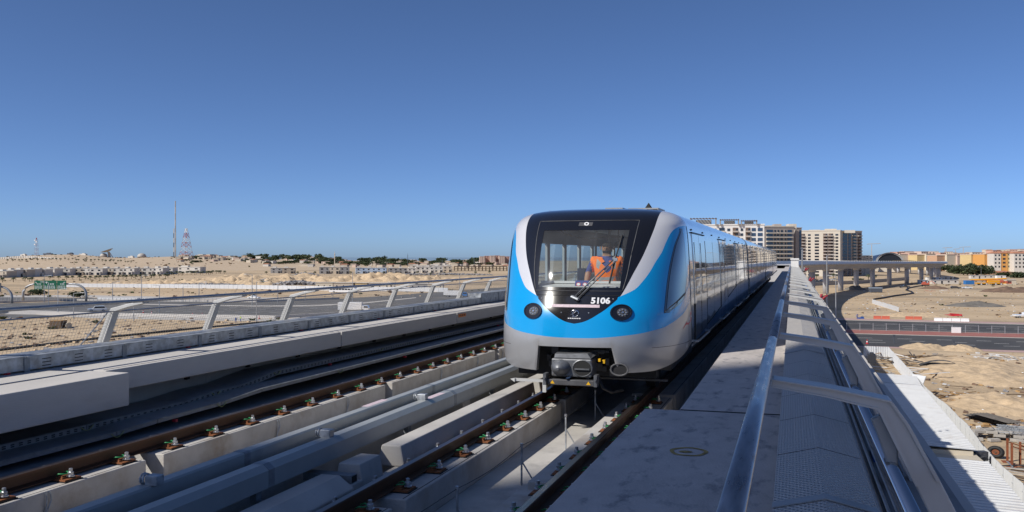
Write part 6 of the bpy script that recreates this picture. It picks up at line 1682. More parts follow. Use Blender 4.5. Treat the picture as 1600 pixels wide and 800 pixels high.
# ---- distant tower cranes
for i, (px, zc, yt, jib) in enumerate(((1362,2600,381,20),(1478,2900,387,14),(1493,3000,389,10),(1505,2900,386,16))):
    x, y = on_ray(px, zc); zt = zat(yt, zc); t = thing('tower_crane', ['far tower crane above the station and towers','far tower crane left of the three on the skyline','far tower crane in the middle of the three','far tower crane right of the three on the skyline'][i], 'tower crane', (x,y,G), 'tower cranes on the skyline')
    m = MB(); m.box(x-.8,x+.8,y-.8,y+.8,G,zt-3); m.build('mast','tower_tan',t); L_ = jib*zc/F; m = MB(); m.tube([(x-L_*.35,y,zt-1),(x,y,zt),(x+L_*.65,y,zt+1)], .9, 4); m.build('jib','tower_tan',t)
# ================================================================== LEFT SIDE
# hill on the left
sky_y = pchip([-300,-100,0,40,100,150,185,215,260,310,360,420,500,620], [409,405,402,399.3,397.4,400,402.8,402.3,401.2,400.8,402.5,404.5,407,409])
m = MB(); rows = []; pxs = list(range(-300, 640, 12)); ds = [1000,1150,1300,1450,1600,1750,1900,2050,2200,2350,2500,2800,3200]
for d in ds:
    r = []
    for px in pxs:
        zr = zat(sky_y(px), 2200); q = min(max((d-1000)/1200, 0), 1); q = q*q*(3-2*q)
        if d > 2200: q = max(0, 1-(d-2200)/1000*1.0)
        fade = min(1, max(0, (620-px)/160))
        x, y = on_ray(px, d); z = G+(zr-G)*q*fade+(fbm(x,y,.012,4)*1.1+fbm(x,y,.05,8,2)*.35)*q*fade-.15
        r.append((x,y,z))
    rows.append(r)
m.grid(rows); m.build('hill', 'sand_far', kind='structure', smooth=True)
HILL = {}
def hill_z(px, d):
    zr = zat(sky_y(px), 2200); q = min(max((d-1000)/1200, 0), 1); q = q*q*(3-2*q); fade = min(1, max(0, (620-px)/160)); return G+(zr-G)*q*fade
def hill_spot(px, d):
    x, y = on_ray(px, d); return (x, y, hill_z(px, d)-.2)
# roads
band('road', [(-120,473.5),(0,474.5),(120,470.5),(260,472.5),(400,473),(520,468),(640,459.5),(790,448.5),(860,443)], [(-120,482),(0,483),(140,488),(300,491.5),(420,494),(540,489),(660,473.5),(790,457.5),(860,450)], G+.02, 'asphalt_pale')
band('road', [(-120,463.5),(0,464.5),(80,464.5),(200,467.2),(330,468.8),(460,469),(560,466)], [(-120,469),(0,470),(80,470.5),(200,472),(330,472.8),(460,472.9),(560,468.5)], G+.03, 'asphalt_pale')
band('verge', [(-120,482),(0,483),(140,488),(300,491.5),(420,494),(540,489)], [(-120,487),(0,488),(140,497),(300,500.5),(420,502),(540,492)], G+.015, 'kerb')
band('side_road', [(-120,484),(0,487.5),(60,492),(100,494)], [(-120,494),(0,497),(60,497.5),(100,495)], G+.025, 'asphalt_pale')
band('verge', [(0,461.5),(130,461),(300,464.5),(460,465)], [(0,464.4),(130,464.6),(300,468),(460,468.6)], G+.02, 'kerb')
m = MB()
for yy, ph in ((477,0),(480.5,18),(484.5,9)):
    x = -20+ph
    while x < 620:
        y0 = yy+x*.009-(max(0,x-420)*.055); strip_line(m, at(x,y0,G), at(x+12,y0+.05,G), .3, G+.026); x += 27
m.build('lane_marking', 'marking', kind='structure')
m = MB()
for (a, b) in (((-20,473.9),(120,469.8)),((120,469.8),(400,472.3)),((400,472.3),(530,467.2))): strip_line(m, at(*a,G), at(*b,G), .5, G, .8)
m.build('kerb', 'concrete_pale', kind='structure')
m = MB()
for (a, b) in (((-20,490.5),(140,492.5)),((140,492.5),(300,495.5)),((300,495.5),(430,497.5)),((430,497.5),(560,490))): strip_line(m, at(*a,G), at(*b,G), .6, G, .95)
o = m.build('concrete_barrier', 'concrete_pale', org=(*at(300,492,G),G)); tag(o, 'long pale concrete barrier along the near side of the left road', 'barrier')
for i in range(14):
    x, y = at(156+6.2*i, 468.2+.10*i, G); m = MB(); m.cbox((x,y,G+.6), (1.7,.6,1.2), YAW); m.cbox((x,y,G+.2), (1.8,.9,.4), YAW); o = m.build('road_barrier', 'white_paint', org=(x,y,G)); tag(o, 'white barrier in the row along the far edge of the left road', 'barrier', 'white barriers on the left road')
band('median', [(150,473.8),(290,476.2),(400,477.6),(480,477.2),(560,473.5),(650,464.8)], [(150,474.8),(290,477.8),(400,479.4),(480,479.2),(560,475.5),(650,466)], G+.09, 'kerb')
# railing along road B
t = thing('road_railing', 'thin steel railing along the far left carriageway', 'railing', (*at(80,470,G),G)); m = MB()
for i in range(60):
    a = at(-10+6*i, 470.2+.035*i, G); b = at(-4+6*i, 470.2+.035*(i+1), G); m.box(a[0]-.05,a[0]+.05,a[1]-.05,a[1]+.05,G,G+1.7); m.tube([(*a,G+1.6),(*b,G+1.6)], .04, 3, cap=False)
m.build('posts_and_rails', 'steel_pole', t, kind='stuff')
# long white hoarding
hl = thing('site_hoarding', 'long low white hoarding crossing the whole sand plain', 'fence', (*at(300,450,G),G))
hp = [(96,448.5),(230,449.5),(400,451.5),(520,454),(620,455),(700,456.5)]
for a, b in zip(hp[:-1], hp[1:]):
    n = int((b[0]-a[0])/7.0); 
    for i in range(n):
        p = (a[0]+(b[0]-a[0])*i/n, a[1]+(b[1]-a[1])*i/n); q = (a[0]+(b[0]-a[0])*(i+.96)/n, a[1]+(b[1]-a[1])*(i+.96)/n); m = MB(); strip_line(m, at(*p,G), at(*q,G), .15, G, 2.5+random.uniform(-.05,.05)); m.build('panel', 'hoard', hl)
# gantry signs
def gantry(px0, px1, yb, sx0, sx1, sy0, sy1, label, panels, cut=False):
    zc = depth(yb); t = thing('sign_gantry', label, 'road sign', (*at((px0+px1)/2, yb, G), G)); zt = zat(sy0-1, zc); zb = zat(sy1, zc); zm = zat((sy0+sy1)/2-2, zc)
    for k, px in enumerate((px0, px1)):
        x, y = on_ray(px, zc); ux = 1 if k == 0 else -1
        pts = [(x,y,G)]+[(x+ux*(4.6*(1-math.cos(a)))*CS, y+ux*(4.6*(1-math.cos(a)))*SN, zm-4.6+4.6*math.sin(a)) for a in lin(0, math.pi/2, 8)]
        m = MB(); m.tube(pts, .42, 10); m.build('post', 'steel_pole', t, smooth=True)
    A = on_ray(px0, zc); B = on_ray(px1, zc); u = Vector((B[0]-A[0],B[1]-A[1])).normalized(); a = Vector(A)+u*4.4; b = Vector(B)-u*4.4; m = MB(); m.tube([(a.x,a.y,zm),(b.x,b.y,zm)], .36, 8); m.build('beam', 'steel_pole', t)
    s0 = Vector(on_ray(sx0, zc)); s1 = Vector(on_ray(sx1, zc)); rz = math.atan2(u.y,u.x); n_ = Vector((u.y,-u.x)); L_ = (s1-s0).length
    for i, (f0, f1, kind) in enumerate(panels):
        c = s0+(s1-s0)*((f0+f1)/2)+n_*.6; m = MB(); m.cbox((c.x,c.y,(zt+zb)/2), (L_*(f1-f0)-.08,.15,zt-zb), rz); pn = m.build('sign_panel', 'sign_green' if kind else 'sign_dark', t)
        if kind:
            w_ = L_*(f1-f0); hgt = zt-zb; cf = c+n_*.082
            def bar(u0, v0, uw, vh, tilt=0):
                q = cf+u*(u0*w_); m.cbox((q.x,q.y,(zt+zb)/2+v0*hgt), (uw*w_,.012,vh*hgt), rz, tilt)
            m = MB()
            for k in range(3):
                for j in range(5): bar(-.36+.17*j+random.uniform(-.02,.02), -.12-.12*k, random.uniform(.08,.14), .055)
            for k in range(2):
                for j in range(3): bar(-.1+.17*j, .16-.12*k, random.uniform(.08,.13), .05)
            if kind == 'up': bar(-.25,.27,.05,.22); bar(-.29,.33,.12,.05,.7); bar(-.21,.33,.12,.05,-.7)
            elif kind == 'left': bar(-.30,.30,.16,.05); bar(-.24,.22,.04,.2); bar(-.36,.32,.08,.05,.7)
            else: bar(.30,.30,.16,.05); bar(.24,.22,.04,.2); bar(.36,.32,.08,.05,-.7)
            m.build('lettering', 'white_gloss', pn)
gantry(36, 134.5, 471, 55, 105, 439.2, 452.2, 'green overhead motorway sign on arched grey gantry left of the road', [(0,.27,'left'),(.28,.70,'up'),(.71,1,'right')])
gantry(-40, 18.5, 474, -22, 3.6, 443, 456, 'second sign gantry cut off by the left edge of the picture', [(0,1,None)])
# vehicles
vehicle('white_suv', 'white off-road car driving on the left road', 'car', 152, 486.3, math.pi+.75, 4.9,1.95,2.0,'car_white','suv')
vehicle('city_bus', 'white bus behind the railing in the middle distance', 'bus', 536, 457.5, .05, 12,2.5,3.1,'car_white','bus')
vehicle('box_truck', 'white box truck on the left road behind the railing', 'truck', 553, 487.5, .3, 8.5,2.4,3.6,'car_white','truck')
vehicle('box_truck', 'blue truck on the left road close to the train', 'truck', 712, 464, .2, 9,2.5,3.2,'blue_vivid','truck')
vehicle('parked_car', 'white car on the far left carriageway', 'car', 397, 466.5, 0, 4.6,1.8,1.5,'car_white','sedan')
x, y = at(91, 513, G); t = thing('timber_crate', 'brown timber crate on the sand beside a pale drum', 'crate', (x,y,G)); part_box(t,'body',(x,y,G+1.1),(2.6,2.2,2.1),'timber_dark',.2); part_box(t,'lid',(x,y,G+2.2),(2.7,2.3,.12),'timber',.2)
x, y = at(103, 513, G); t = thing('cable_drum', 'pale cable drum beside the brown timber crate', 'drum', (x,y,G))
m = MB(); m.tube([(x-.7,y,G+.85),(x+.7,y,G+.85)], .5, 14); m.build('core','timber_dark',t)
for s_ in (-1,1): m = MB(); m.tube([(x+s_*.7,y,G+.85),(x+s_*.82,y,G+.85)], .85, 18); m.build('flange','shed_cream',t)
person('seated worker in blue on the sand below the road barrier', (*at(368.5, 504, G), G), .6, 1.7, ('overall_blue','overall_blue','skin','hair'), dict(chest=(0,-.06,1.28)), detail=False, group='two workers by the road')
person('worker in green high-visibility vest beside the blue worker', (*at(376, 502.5, G), G), -.5, 1.75, ('hivis_green','overall_blue','skin','hair'), {}, detail=False, group='two workers by the road')
for i, (px, py) in enumerate(((301,493.5),(316,493.5),(405,498),(224,489),(237,491))): cone(px, py, ['red cone left of the pair by the left road','red cone right of the pair by the left road','red cone close to the two workers','red cone near the white car','second red cone near the white car'][i], group='cones on the left road')
# lamp posts
for i, (px, yb, yt, sd) in enumerate(((69,472.5,431,1),(76,476,441,-1),(90.5,488,452,1),(115,498,458,1),(176,470,441,1),(209,503,476,1),(221,470.5,430.5,1),(249,489,446,-1),(286,472,448,1),(311,472,441,1),(394,478,429,-1),(401,505,440,1),(434,474,446,1),(551,476,425,1),(617,470,441,-1),(718,462,430,1),(477,470,448,-1))):
    lamp_post(px, yb, yt, 'slim grey lamp post standing %s' % ['in front of the green sign panel','just right of the green sign','beside the arched gantry leg','between gantry and white car','right of the gantry on the plain','below the mesh fence by the first railing post','tallest on the plain left of centre','on the road verge left of the second railing post','beyond the left road near the hoarding','behind the second railing post','right of the second railing post','closest to the camera beside the two workers','behind the third railing post','in front of the rubble heap and blue villas','right of the white bus','close to the train on the plain','left of the white bus'][i], 1.8, sd, group='lamp posts on the left', r=.13)
# cream cabins behind the hoarding
random.seed(17)
for i, (a, b, mt_) in enumerate(((493,520,'apt_cream'),(521,552,'villa_cream'),(555,574,'apt_yellow'),(576,610,'apt_cream'),(612,640,'villa_cream'),(640,668,'villa_grey'),(668,692,'apt_cream'))):
    block('site_cabin', '%s site cabin behind the white hoarding, number %s from the left' % ({'apt_cream':'cream','villa_cream':'beige','apt_yellow':'yellow','villa_grey':'grey'}[mt_], ['first','second','third','fourth','fifth','sixth','last'][i]), 'cabin', a, b, 425, 441.5+i*.35, mt_, 6, group='cabins behind the white hoarding', floors=1, cols=3, wsz=(.14,.2), parapet=.15, par_m='villa_white')
# sand heaps and rubble
hs = [(60,455,60,1.5),(190,446,60,3.2),(238,446,70,4.2),(285,447,80,5.0),(330,446,80,5.6),(380,446,70,5.2),(425,442,60,4.5),(470,440,60,4.6),(520,441,80,6.0),(570,441,90,6.8),(600,441,80,6.0),(640,441,60,4.2),(668,437,40,3.2),(350,438,90,4.6),(440,434,90,4.0),(585,436,110,5.5),(720,437,60,2.0),(150,444,50,2.2)]
for i, (px, py, wp, hg) in enumerate(hs):
    mound('sand_heap', 'pale sand heap on the plain %s' % ['below the green sign','left of the white hoarding','behind the hoarding, first from the left','behind the hoarding under the palms','behind the hoarding with steep flank','behind the tall lamp post','above the third railing post','left of the rubble heap','beside the grey rubble','large and central on the plain','largest with ridged crest','right of the ridged heap','conical and small near the grey wall','in the second row under the villas','in the second row beside the concrete villas','long and low in the second row','low and close to the train','small at the end of the palm row'][i], 'sand heap', px, py, wp*1.35, hg*.62, 'sand_heap', 26, 40+i, group='sand heaps on the left', rough=.5, n=44)
def rubble(px0, px1, py, n, hg, label, seed):
    rnd = random.Random(seed); m = MB(); zc = depth(py)
    for i in range(n):
        px = rnd.uniform(px0,px1); x, y = on_ray(px, zc+rnd.uniform(-8,10)); s_ = rnd.uniform(.4,1.3); e = max(0, 1-abs((px-px0)/(px1-px0)*2-1)**2)
        m.cbox((x,y,G+rnd.uniform(0,hg)*e+.2), (s_*1.5,s_,s_*.8), rnd.uniform(0,3), rnd.uniform(-.5,.5), rnd.uniform(-.5,.5))
    o = m.build('rubble', 'rubble', org=(*on_ray((px0+px1)/2, zc),G)); tag(o, label, 'rubble', kind='stuff')
rubble(250,380,447,520,1.5,'grey rubble strip behind the white hoarding',1); rubble(425,500,445,420,2.5,'grey rubble heap left of the cream cabins',2); rubble(455,500,431,300,3.0,'grey rubble on top of the back sand heaps',3); rubble(610,770,430,520,2.0,'grey rubble field under the white villas',4); rubble(405,430,440,140,2.0,'dark rubble at the left end of the heaps',5)
for i, (px, py) in enumerate(((412,445),(60,461),(120,466))):
    zc = depth(py); x, y = at(px, py, G); o = inst(CROWN[i], 'shrub', (x,y,G), None, i, scale=(5,4,3.2)); tag(o, ['dry green shrub at the edge of the rubble','small shrub behind the green sign','low shrub by the right gantry leg'][i], 'shrub')
# villas, first row
random.seed(8)
def villa(px0, px1, yb, yt, mt_, label, group, steps=2, z0=G, turn=.3):
    zc = depth(yb, z0); t, c0, rz, wd, zt = block('villa', label, 'villa', px0, px1, zc, yt, mt_, 11, turn, group, z0=z0, parapet=.35, par_m='villa_white')
    u = Vector((math.cos(rz), math.sin(rz))); n_ = Vector((-math.sin(rz), math.cos(rz))); hg = zt-z0; k = max(2, int(wd/7))
    for f_ in range(2):
        for j in range(k):
            q = c0+u*wd*((j+.5)/k-.5)-n_*.03; ibox('window', 'pane', (q.x,q.y,z0+hg*(.27+.47*f_)), (wd/k*random.uniform(.22,.42),.2,hg*.19), t, rz)
    q = c0+u*wd*.28-n_*1.6; ibox('porch', mt_, (q.x,q.y,z0+hg*.26), (wd*.3,3.2,hg*.52), t, rz); q = c0+u*wd*.28-n_*3.25; ibox('porch_opening', 'pane', (q.x,q.y,z0+hg*.22), (wd*.2,.1,hg*.36), t, rz)
    q = c0-u*wd*.2+n_*4; ibox('stair_head', 'villa_white', (q.x,q.y,zt+.9), (wd*.3,4,1.8), t, rz)
row1 = [(-6,9,432,424.5,'villa_cream'),(8,20,431.5,422.5,'villa_white'),(20,40,431,422,'villa_cream'),(40,52,430.5,421.5,'villa_white'),(51,69,430,422,'villa_white'),(68,84,429,420.5,'villa_white'),(84,92,428.5,421,'villa_cream'),(91,107,428.5,420.5,'villa_white'),(106,116,428,421,'villa_white'),(116,130,428,420,'villa_cream'),(128,141,428,420,'villa_white'),(140,158,428,420.3,'villa_white'),(157,176,427.5,419.8,'villa_cream'),(175,192,427.5,420,'villa_white'),(191,208,427.5,419.8,'villa_white'),(207,223,427,420,'villa_cream'),(222,238,427,419.5,'villa_white'),(238,253,427,419.3,'villa_white'),(252,268,426.5,419,'villa_white'),(275,312,425,418,'villa_white')]
pos = ['at the left edge','second from the left edge','third from the left edge','fourth from the left edge','above the green sign\'s left end','above the green sign','above the sign\'s right end','right of the sign','behind the right gantry arch','in the row right of the gantry','below the dish antenna','right of the dish antenna','in the middle of the row','above the palm street','in the row below the radome','right of the radome','left of the tall mast','below the tall mast','below the lattice tower','long and low at the row\'s right end']
wv = {'villa_tan':'tan','villa_white':'white','villa_grey':'grey','villa_cream':'cream','villa_blue':'pale blue'}
for (a,b,yb,yt,mt_), p in zip(row1, pos): villa(a-1,b+2,yb+2.0,yt-.6,mt_,'%s two-storey villa %s' % (wv[mt_], p),'villas of the left row',turn=random.choice((-.15,-.05,.05)))
row2 = [(423,441,427,418.8,'villa_grey'),(441,461,427.5,418.8,'villa_tan'),(499,515,428,417.5,'villa_grey'),(515,531,428,417.3,'villa_cream'),(531,546,428,417.5,'villa_grey'),(556,572,427.5,418.5,'villa_blue'),(572,588,427.5,418.5,'villa_blue'),(588,604,427.5,418.5,'villa_blue'),(607,622,427.5,419,'villa_grey'),(622,637,427.5,419,'villa_grey'),(637,650,427.5,419.3,'villa_white'),(650,664,426.5,417,'villa_white'),(664,678,426.5,417,'villa_white'),(678,692,426,416.5,'villa_white'),(692,706,425,416,'villa_cream'),(641,668,422,415,'villa_white'),(668,705,421.5,414.5,'villa_white')]
pos2 = ['left one of the concrete pair','right one of the concrete pair','left in the unfinished trio','middle of the unfinished trio','right in the unfinished trio','leftmost of the blue trio','middle of the blue trio','rightmost of the blue trio','left of two with arches','right of two with arches','joining the white terrace','in the white terrace, first','in the white terrace, second','in the white terrace, third','ending the white terrace','behind the terrace, left','behind the terrace, right']
for (a,b,yb,yt,mt_), p in zip(row2, pos2): villa(a,b,yb,yt,mt_,'%s villa %s near the picture centre' % (wv[mt_], p),'villas of the middle row',turn=random.choice((.2,.1)))
m = MB(); a, b = on_ray(710,1010), on_ray(792,1010)
for k in range(16): q = Vector(a)+(Vector(b)-Vector(a))*k/15; m.box(q.x-.4,q.x+.4,q.y-.4,q.y+.4,G,G+6); 
strip_line(m, a, b, 14, G+6, 1.0); strip_line(m, a, b, 14, G+2.8, .5); o = m.build('unfinished_building', 'timber_dark', org=(*a,G)); tag(o, 'dark unfinished concrete building left of the train', 'building')
# palms
random.seed(12)
pl_ = [(4,441,10),(21,441,10),(39,440,10),(46,440,8),(50,440,9),(78,437,8),(92,437,8),(104,437,8),(113,437,8),(124,437,9),(133,437,8),(141,437,8),(150,437,9)]+[(156+7.2*i+random.uniform(-2,2), 437-.17*i, random.uniform(8,9.5)) for i in range(16)]
for px, py, hp in pl_: palm(px, py, hp, 'date palm in the row along the street below the left villas', 'palms of the left street')
for i in range(22): px = 262+4.2*i+random.uniform(-2,2); palm(px, 430-.1*i+random.uniform(-.6,.6), random.uniform(6,8), 'date palm in the clump right of the left villas', 'palms below the masts')
for i, px in enumerate((416,465,477,492,548,600,616,652,673,694,743,765)): palm(px, 429 if px < 600 else 428+random.uniform(0,4), 6.5, 'single date palm among the sand heaps and middle villas', 'palms among the heaps')
for i, px in enumerate((763,)): palm(px, 452, 12, 'lone palm on the plain close to the train', None)
for i in range(34):
    px = 12+5.9*i+random.uniform(-1.5,1.5); d = 1560+random.uniform(-40,40); x, y, z = hill_spot(px, d); h_ = random.uniform(6,8.5); o = inst(PALM[i%3], 'date_palm', (x,y,z), None, i, scale=(h_,h_,h_)); tag(o, 'date palm in the long row across the hill foot', 'palm', 'palms on the hill')
# tents / arched white wall on the hill
t = thing('colonnade', 'white arched boundary wall winding down the left hill', 'wall', hill_spot(40,1750))
for i in range(34):
    px = 0+2.75*i; d = 1780-max(0, px-40)*2.6; x, y, z = hill_spot(px, d); hg = 10.5-.16*max(0,px-35)*.8
    if hg > 2: m = MB(); m.box(x-1.6,x+1.6,y-.5,y+.5,z-1,z+hg*.55); m.build('bay', 'villa_white', t)
# telecom things on the hill
def mast(px, d, yt, wb, wt, label, lattice=True, cols=('mast_red','mast_white'), nseg=7):
    x, y, z = hill_spot(px, d); zt = zat(yt, d); t = thing('radio_mast', label, 'mast', (x,y,z)); wb *= d/F; wt *= d/F
    for k in range(nseg):
        f0, f1 = k/nseg, (k+1)/nseg; m = MB(); w0 = wb+(wt-wb)*f0; w1 = wb+(wt-wb)*f1; z0_, z1_ = z+(zt-z)*f0, z+(zt-z)*f1; r = max(.16, wb*.019)
        if lattice:
            c0_ = [(-1,-1),(1,-1),(1,1),(-1,1)]
            for i in range(4):
                a = c0_[i]; b = c0_[(i+1)%4]; m.tube([(x+a[0]*w0/2,y+a[1]*w0/2,z0_),(x+a[0]*w1/2,y+a[1]*w1/2,z1_)], r, 4); m.tube([(x+a[0]*w0/2,y+a[1]*w0/2,z0_),(x+b[0]*w1/2,y+b[1]*w1/2,z1_)], r*.8, 3); m.tube([(x+b[0]*w0/2,y+b[1]*w0/2,z0_),(x+a[0]*w1/2,y+a[1]*w1/2,z1_)], r*.8, 3); m.tube([(x+a[0]*w1/2,y+a[1]*w1/2,z1_),(x+b[0]*w1/2,y+b[1]*w1/2,z1_)], r, 3)
        else: m.cbox((x,y,(z0_+z1_)/2), (w0,w0,z1_-z0_))
        m.build('mast_section', cols[k%2], t)
    return t, x, y, zt
t, x, y, zt = mast(57, 2150, 374, 4.2, 2.6, 'short red and white telecom mast on the left hilltop')
for k, (dx, dz) in enumerate(((-2,-3),(2,-8),(-2.5,-16))): m = MB(); m.tube([(x+dx,y-2,zt+dz),(x+dx,y-3,zt+dz)], 2.2, 12); m.build('mast_dish','mast_white',t)
m = MB(); m.cyl((x,y,zt), 1.2, 5, 6); m.build('mast_top','mast_red',t)
mast(274, 2200, 314, 1.5, 1.1, 'tallest thin radio mast on the left skyline', False, ('villa_grey','dish'), 9)
mast(271.6, 2180, 357, 1.1, .9, 'shorter thin radio mast beside the tallest one', False, ('sign_dark','dish'), 6)
mast(291, 2180, 357, 15, 2.4, 'wide red and white lattice tower right of the thin masts', True, nseg=6)
# dish antenna
x, y, z = hill_spot(172, 2150); sc = 2150/F; t = thing('dish_antenna', 'big tilted satellite dish on the hill skyline', 'satellite dish', (x,y,z)); zd = zat(393.5, 2150); xd, yd = on_ray(168.5, 2150); ax = Vector((-.35,-.25,.9)).normalized(); a_ = ax.cross(Vector((0,1,0))).normalized(); b_ = ax.cross(a_); R_ = 10*sc; rows = []
for q in lin(0.02, 1, 6): rows.append([tuple(Vector((xd,yd,zd))+(a_*math.cos(th)+b_*math.sin(th))*R_*q+ax*(4.2*q*q*sc*.9)) for th in lin(0, 2*math.pi, 25)])
m = MB(); m.grid(rows); m.build('dish', 'dish', t, smooth=True); m = MB(); m.tube([(x,y,z),(xd+2,yd,zd)], 2.2, 6); m.tube([(x+8,y,z),(xd+4,yd,zd)], 1.0, 5); m.tube([(x-4,y,z),(xd,yd,zd)], 1.0, 5); m.build('mount','dish',t)
for px, w_, lb in ((162,11,'grey radome at the foot of the satellite dish'),(221.5,13,'smaller grey radome alone on the skyline')):
    x, y, z = hill_spot(px, 2150); r = w_/2*2150/F; m = MB(); m.lathe((x,y,z-1), [(r*.86,0),(r,r*.35),(r*.97,r*.75),(r*.75,r*1.15),(r*.4,r*1.38),(r*.02,r*1.45)], 18); o = m.build('radome','dish',org=(x,y,z),smooth=True); tag(o, lb, 'radome')
for i, (px, a) in enumerate(((75,5),(110,3),(130,4),(205,3),(37,3))):
    x, y, z = hill_spot(px, 2190); m = MB(); m.cbox((x,y,z+2), (a*5,6,4.5)); m.cbox((x+2,y,z+5), (a*2,4,2.5)); o = m.build('hilltop_hut', 'sign_dark' if i < 2 else 'villa_white', org=(x,y,z)); tag(o, ['dark low building right of the telecom mast','dark hut on the hill crest','white hut on the hill slope','white hut between the dish and the radome','white hut left of the telecom mast'][i], 'hut')
# far trees and houses to the horizon
random.seed(44)
spots = []
for i in range(125):
    px = random.uniform(270, 795) if i < 60 else random.uniform(385, 760); py = random.uniform(410.5, 416.5) if px > 380 else random.uniform(407, 412)
    spots.append((px, py))
spots.sort(key=lambda q: q[1])
for i, (px, py) in enumerate(spots):
    d = depth(py) if px > 380 else random.uniform(1500, 2050); z = hill_z(px, d)-.3; x, y = on_ray(px, d); wp = random.uniform(8,18); hp = (random.uniform(3.8,7.5)+(1.5 if 460 < px < 610 else 0))*(.75 if py > 413.5 else 1) if px > 380 else random.uniform(2,3.5)
    tree(x, y, z, wp*d/F*.8, hp*d/(F*K)*1.25, 'dark green garden tree in the belt along the horizon', 'garden trees on the horizon', i, name='garden_tree')
random.seed(45)
for i in range(170):
    px = random.uniform(265, 792); band_ = random.random(); py = random.uniform(409, 415.5) if i % 2 else random.uniform(414.5, 418.5)
    d = depth(py) if px > 400 else random.uniform(1550, 2080); z = hill_z(px, d)-.3; wp = random.uniform(5,13); hp = random.uniform(2.6,4.8)
    ybase = 402+(H-z)*F*K/d
    t, c0, rz, wd, zt = block('garden_villa', 'small pale villa among the garden trees on the horizon', 'villa', px, px+wp, d, ybase-hp, random.choice(['villa_white','villa_cream','villa_cream','villa_tan','palepink']), 10, random.uniform(-.6,.1), 'garden villas on the horizon', z0=z, floors=2 if i % 2 else 0, cols=3, wsz=(.35,.4), roof='roof_terra' if i % 5 == 0 else None, roofh=1.5, parapet=.5)
for i, (a, b, yt) in enumerate(((750,758,401),(757,766,400.2),(766,774,399.8),(773,781,399.5),(780,789,400.2),(788,800,401))):
    block('apartment_block', 'pink apartment block %s in the far group beside the train' % ['at the left end','second from the left','third from the left','tallest in the middle','fifth from the left','half hidden by the train'][i], 'apartments', a, b, 1800+20*(i%2), yt, 'apt_pink' if i % 2 else 'palepink', 18, .1, 'pink apartments beside the train', floors=9, cols=3, wsz=(.4,.45), first=1, parapet=.8)
for i, (px, yt, w_, lb) in enumerate(((523,392.5,1.6,'slim pale minaret above the garden trees'),(637,395,.8,'thin dark mast right of the minaret'),(741,401,1.0,'thin dark mast left of the pink apartments'),(691,402,.8,'short dark mast on the horizon'))):
    d = 1500; x, y = on_ray(px, d); r = w_/2*d/F; zt = zat(yt, d); m = MB(); m.cyl((x,y,G), r, zt-G-6, 8, r2=r*.85); m.cyl((x,y,zt-7), r*1.5, 1.2, 8); m.cyl((x,y,zt-6), r*.7, 6, 8, r2=r*.15); o = m.build('minaret' if i == 0 else 'thin_mast', 'villa_cream' if i == 0 else 'sign_dark', org=(x,y,G)); tag(o, lb, 'minaret' if i == 0 else 'mast')
# scrub and stones on the open ground
def scatter(name, label, spots, mats, smin, smax, seed, stone=False):
    rnd = random.Random(seed); m = MB()
    for (x, y, z) in spots:
        s_ = rnd.uniform(smin, smax); m.mi(rnd.randrange(len(mats)))
        if stone: m.cbox((x,y,z+s_*.2), (s_*1.3,s_,s_*.6), rnd.uniform(0,3), rnd.uniform(-.4,.4), rnd.uniform(-.4,.4))
        else:
            for k in range(7):
                a = rnd.uniform(0,6.28); u = Vector((math.cos(a),math.sin(a),0)); w_ = Vector((-u.y,u.x,0)); c = Vector((x,y,z))+u*rnd.uniform(0,.5)*s_
                m.add([c-w_*s_*.3, c+w_*s_*.3, c+w_*s_*.45+u*s_*.4+Vector((0,0,s_*rnd.uniform(.35,.8))), c-w_*s_*.2+u*s_*.3+Vector((0,0,s_*rnd.uniform(.3,.7)))], [(0,1,2,3)])
    o = m.build(name, mats); tag(o, label, name.replace('_',' '), kind='stuff')
rnd = random.Random(77)
def spot_px(x0,x1,y0,y1,n): return [(*at(rnd.uniform(x0,x1), rnd.uniform(y0,y1), G), G) for _ in range(n)]
scatter('scrub', 'dry scrub dotted over the left plain', spot_px(-20,800,453,464,70)+spot_px(0,560,497,545,34)+spot_px(0,300,431,445,80), ['scrub','earth_brown','leaf_light'], .5, 1.5, 1)
scatter('stones', 'loose stones and clods on the left plain', spot_px(-20,800,452,465,200)+spot_px(0,600,497,548,520)+spot_px(150,720,428,452,700), ['rubble','earth_brown','sand_heap'], .15, .7, 2, True)
scatter('scrub', 'dry scrub dotted over the right sand plot', spot_px(1400,1640,446,494,14)+spot_px(1400,1640,440,448,40), ['scrub','earth_brown','leaf_light'], .5, 1.4, 3)
scatter('stones', 'loose stones and rubbish on the right sand plots', spot_px(1320,1640,450,496,420)+spot_px(1440,1640,552,690,420), ['rubble','earth_brown','hoard','timber'], .08, .45, 4, True)
hs_ = []
for _ in range(190):
    px = rnd.uniform(-20,420); d = rnd.uniform(1250,2180); hs_.append(hill_spot(px, d))
scatter('scrub', 'low scrub speckling the left hill', [(a,b,c+.2) for a,b,c in hs_], ['earth_brown','scrub','track_sand'], 1.0, 4.0, 5)
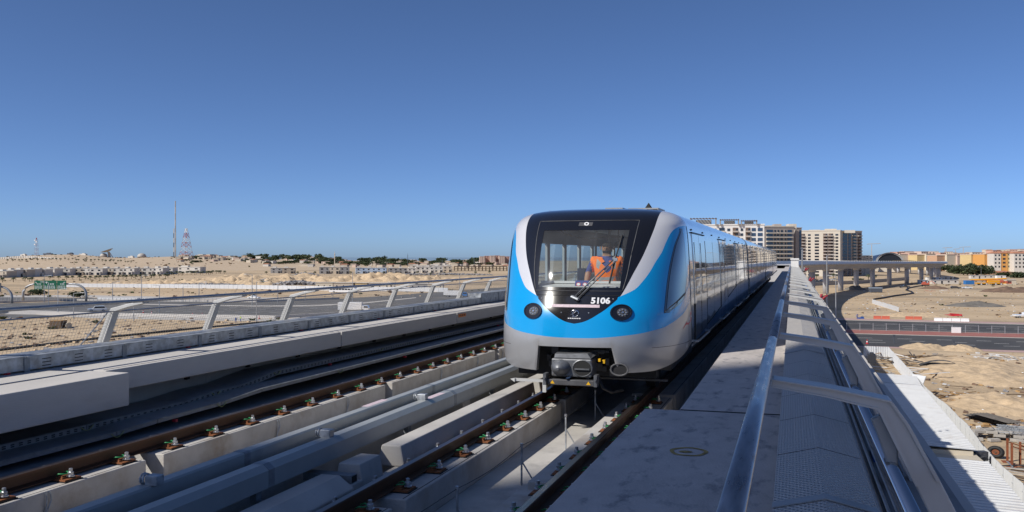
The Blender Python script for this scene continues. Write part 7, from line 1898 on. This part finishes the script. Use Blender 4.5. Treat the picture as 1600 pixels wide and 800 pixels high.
# tyre tracks
def tracks(pts, w_=.5, gap=1.9):
    m = MB()
    q = [Vector(at(px,py,G)) for px,py in pts]
    fine = []
    for i in range(len(q)-1):
        p0 = q[max(i-1,0)]; p1 = q[i]; p2 = q[i+1]; p3 = q[min(i+2,len(q)-1)]
        for k in range(8):
            t_ = k/8; fine.append(.5*((2*p1)+(p2-p0)*t_+(2*p0-5*p1+4*p2-p3)*t_*t_+(3*p1-p0-3*p2+p3)*t_**3))
    for sd in (-gap/2, gap/2):
        L_, R_ = [], []
        for i in range(len(fine)-1):
            d = (fine[i+1]-fine[i]).normalized(); n_ = Vector((-d.y,d.x)); c = fine[i]+n_*sd; ww = w_*(.7+.6*abs(nz(c.x,c.y,.3,2))); L_.append((*(c+n_*ww/2),G+.008)); R_.append((*(c-n_*ww/2),G+.008))
        m.grid([R_, L_])
    m.build('tyre_tracks', 'track_sand', kind='structure')
tracks([(1330,492),(1400,480),(1480,470),(1560,466),(1640,468)]); tracks([(1340,470),(1400,462),(1450,458),(1540,455),(1640,455)]); tracks([(1360,490),(1440,487),(1530,486),(1640,490)],.8); tracks([(1480,560),(1530,570),(1580,600),(1640,612)]); tracks([(1500,575),(1560,590),(1640,640)],.4)
tracks([(-20,530),(120,514),(300,506),(420,503)]); tracks([(-20,460),(150,457),(330,456),(520,460),(700,463)],.9); tracks([(100,545),(220,520),(330,505)],.5)
m = MB(); pp = [at(*q,G) for q in ((-40,553),(60,541),(170,528),(260,519),(340,511),(430,503))]; m.tube([(*q,G+.25) for q in pp], .28, 6); o = m.build('drain_hose', 'cable_black', org=(*pp[2],G), smooth=True); tag(o, 'long black hose lying on the sand behind the mesh fence', 'hose')
# ------------------------------------------------ tall unseen building added behind the camera to shade the near deck
A_ = Vector((-4.58, 7.79)); dr = Vector((LX, LY)).normalized(); pr = Vector((dr.y, -dr.x))
c0 = A_ - dr*62; c1 = c0 + pr*30; back = -dr*22
t = thing('shade_tower', 'tall pale block added behind the photographer to shade the deck, outside the picture', 'tower', (c0.x, c0.y, G))
m = MB(); m.poly([tuple(c0), tuple(c1), tuple(c1+back), tuple(c0+back)], G, 90); m.build('wall', 'tower_cream', t)
for f_ in range(24):
    m = MB(); q0 = c0+pr*1.0+dr*.1; q1 = c1-pr*1.0+dr*.1; m.poly([tuple(q0),tuple(q1),tuple(q1-dr*.05),tuple(q0-dr*.05)], G+4.4*f_+1.5, G+4.4*f_+3.8); m.build('window_band', 'pane', t)
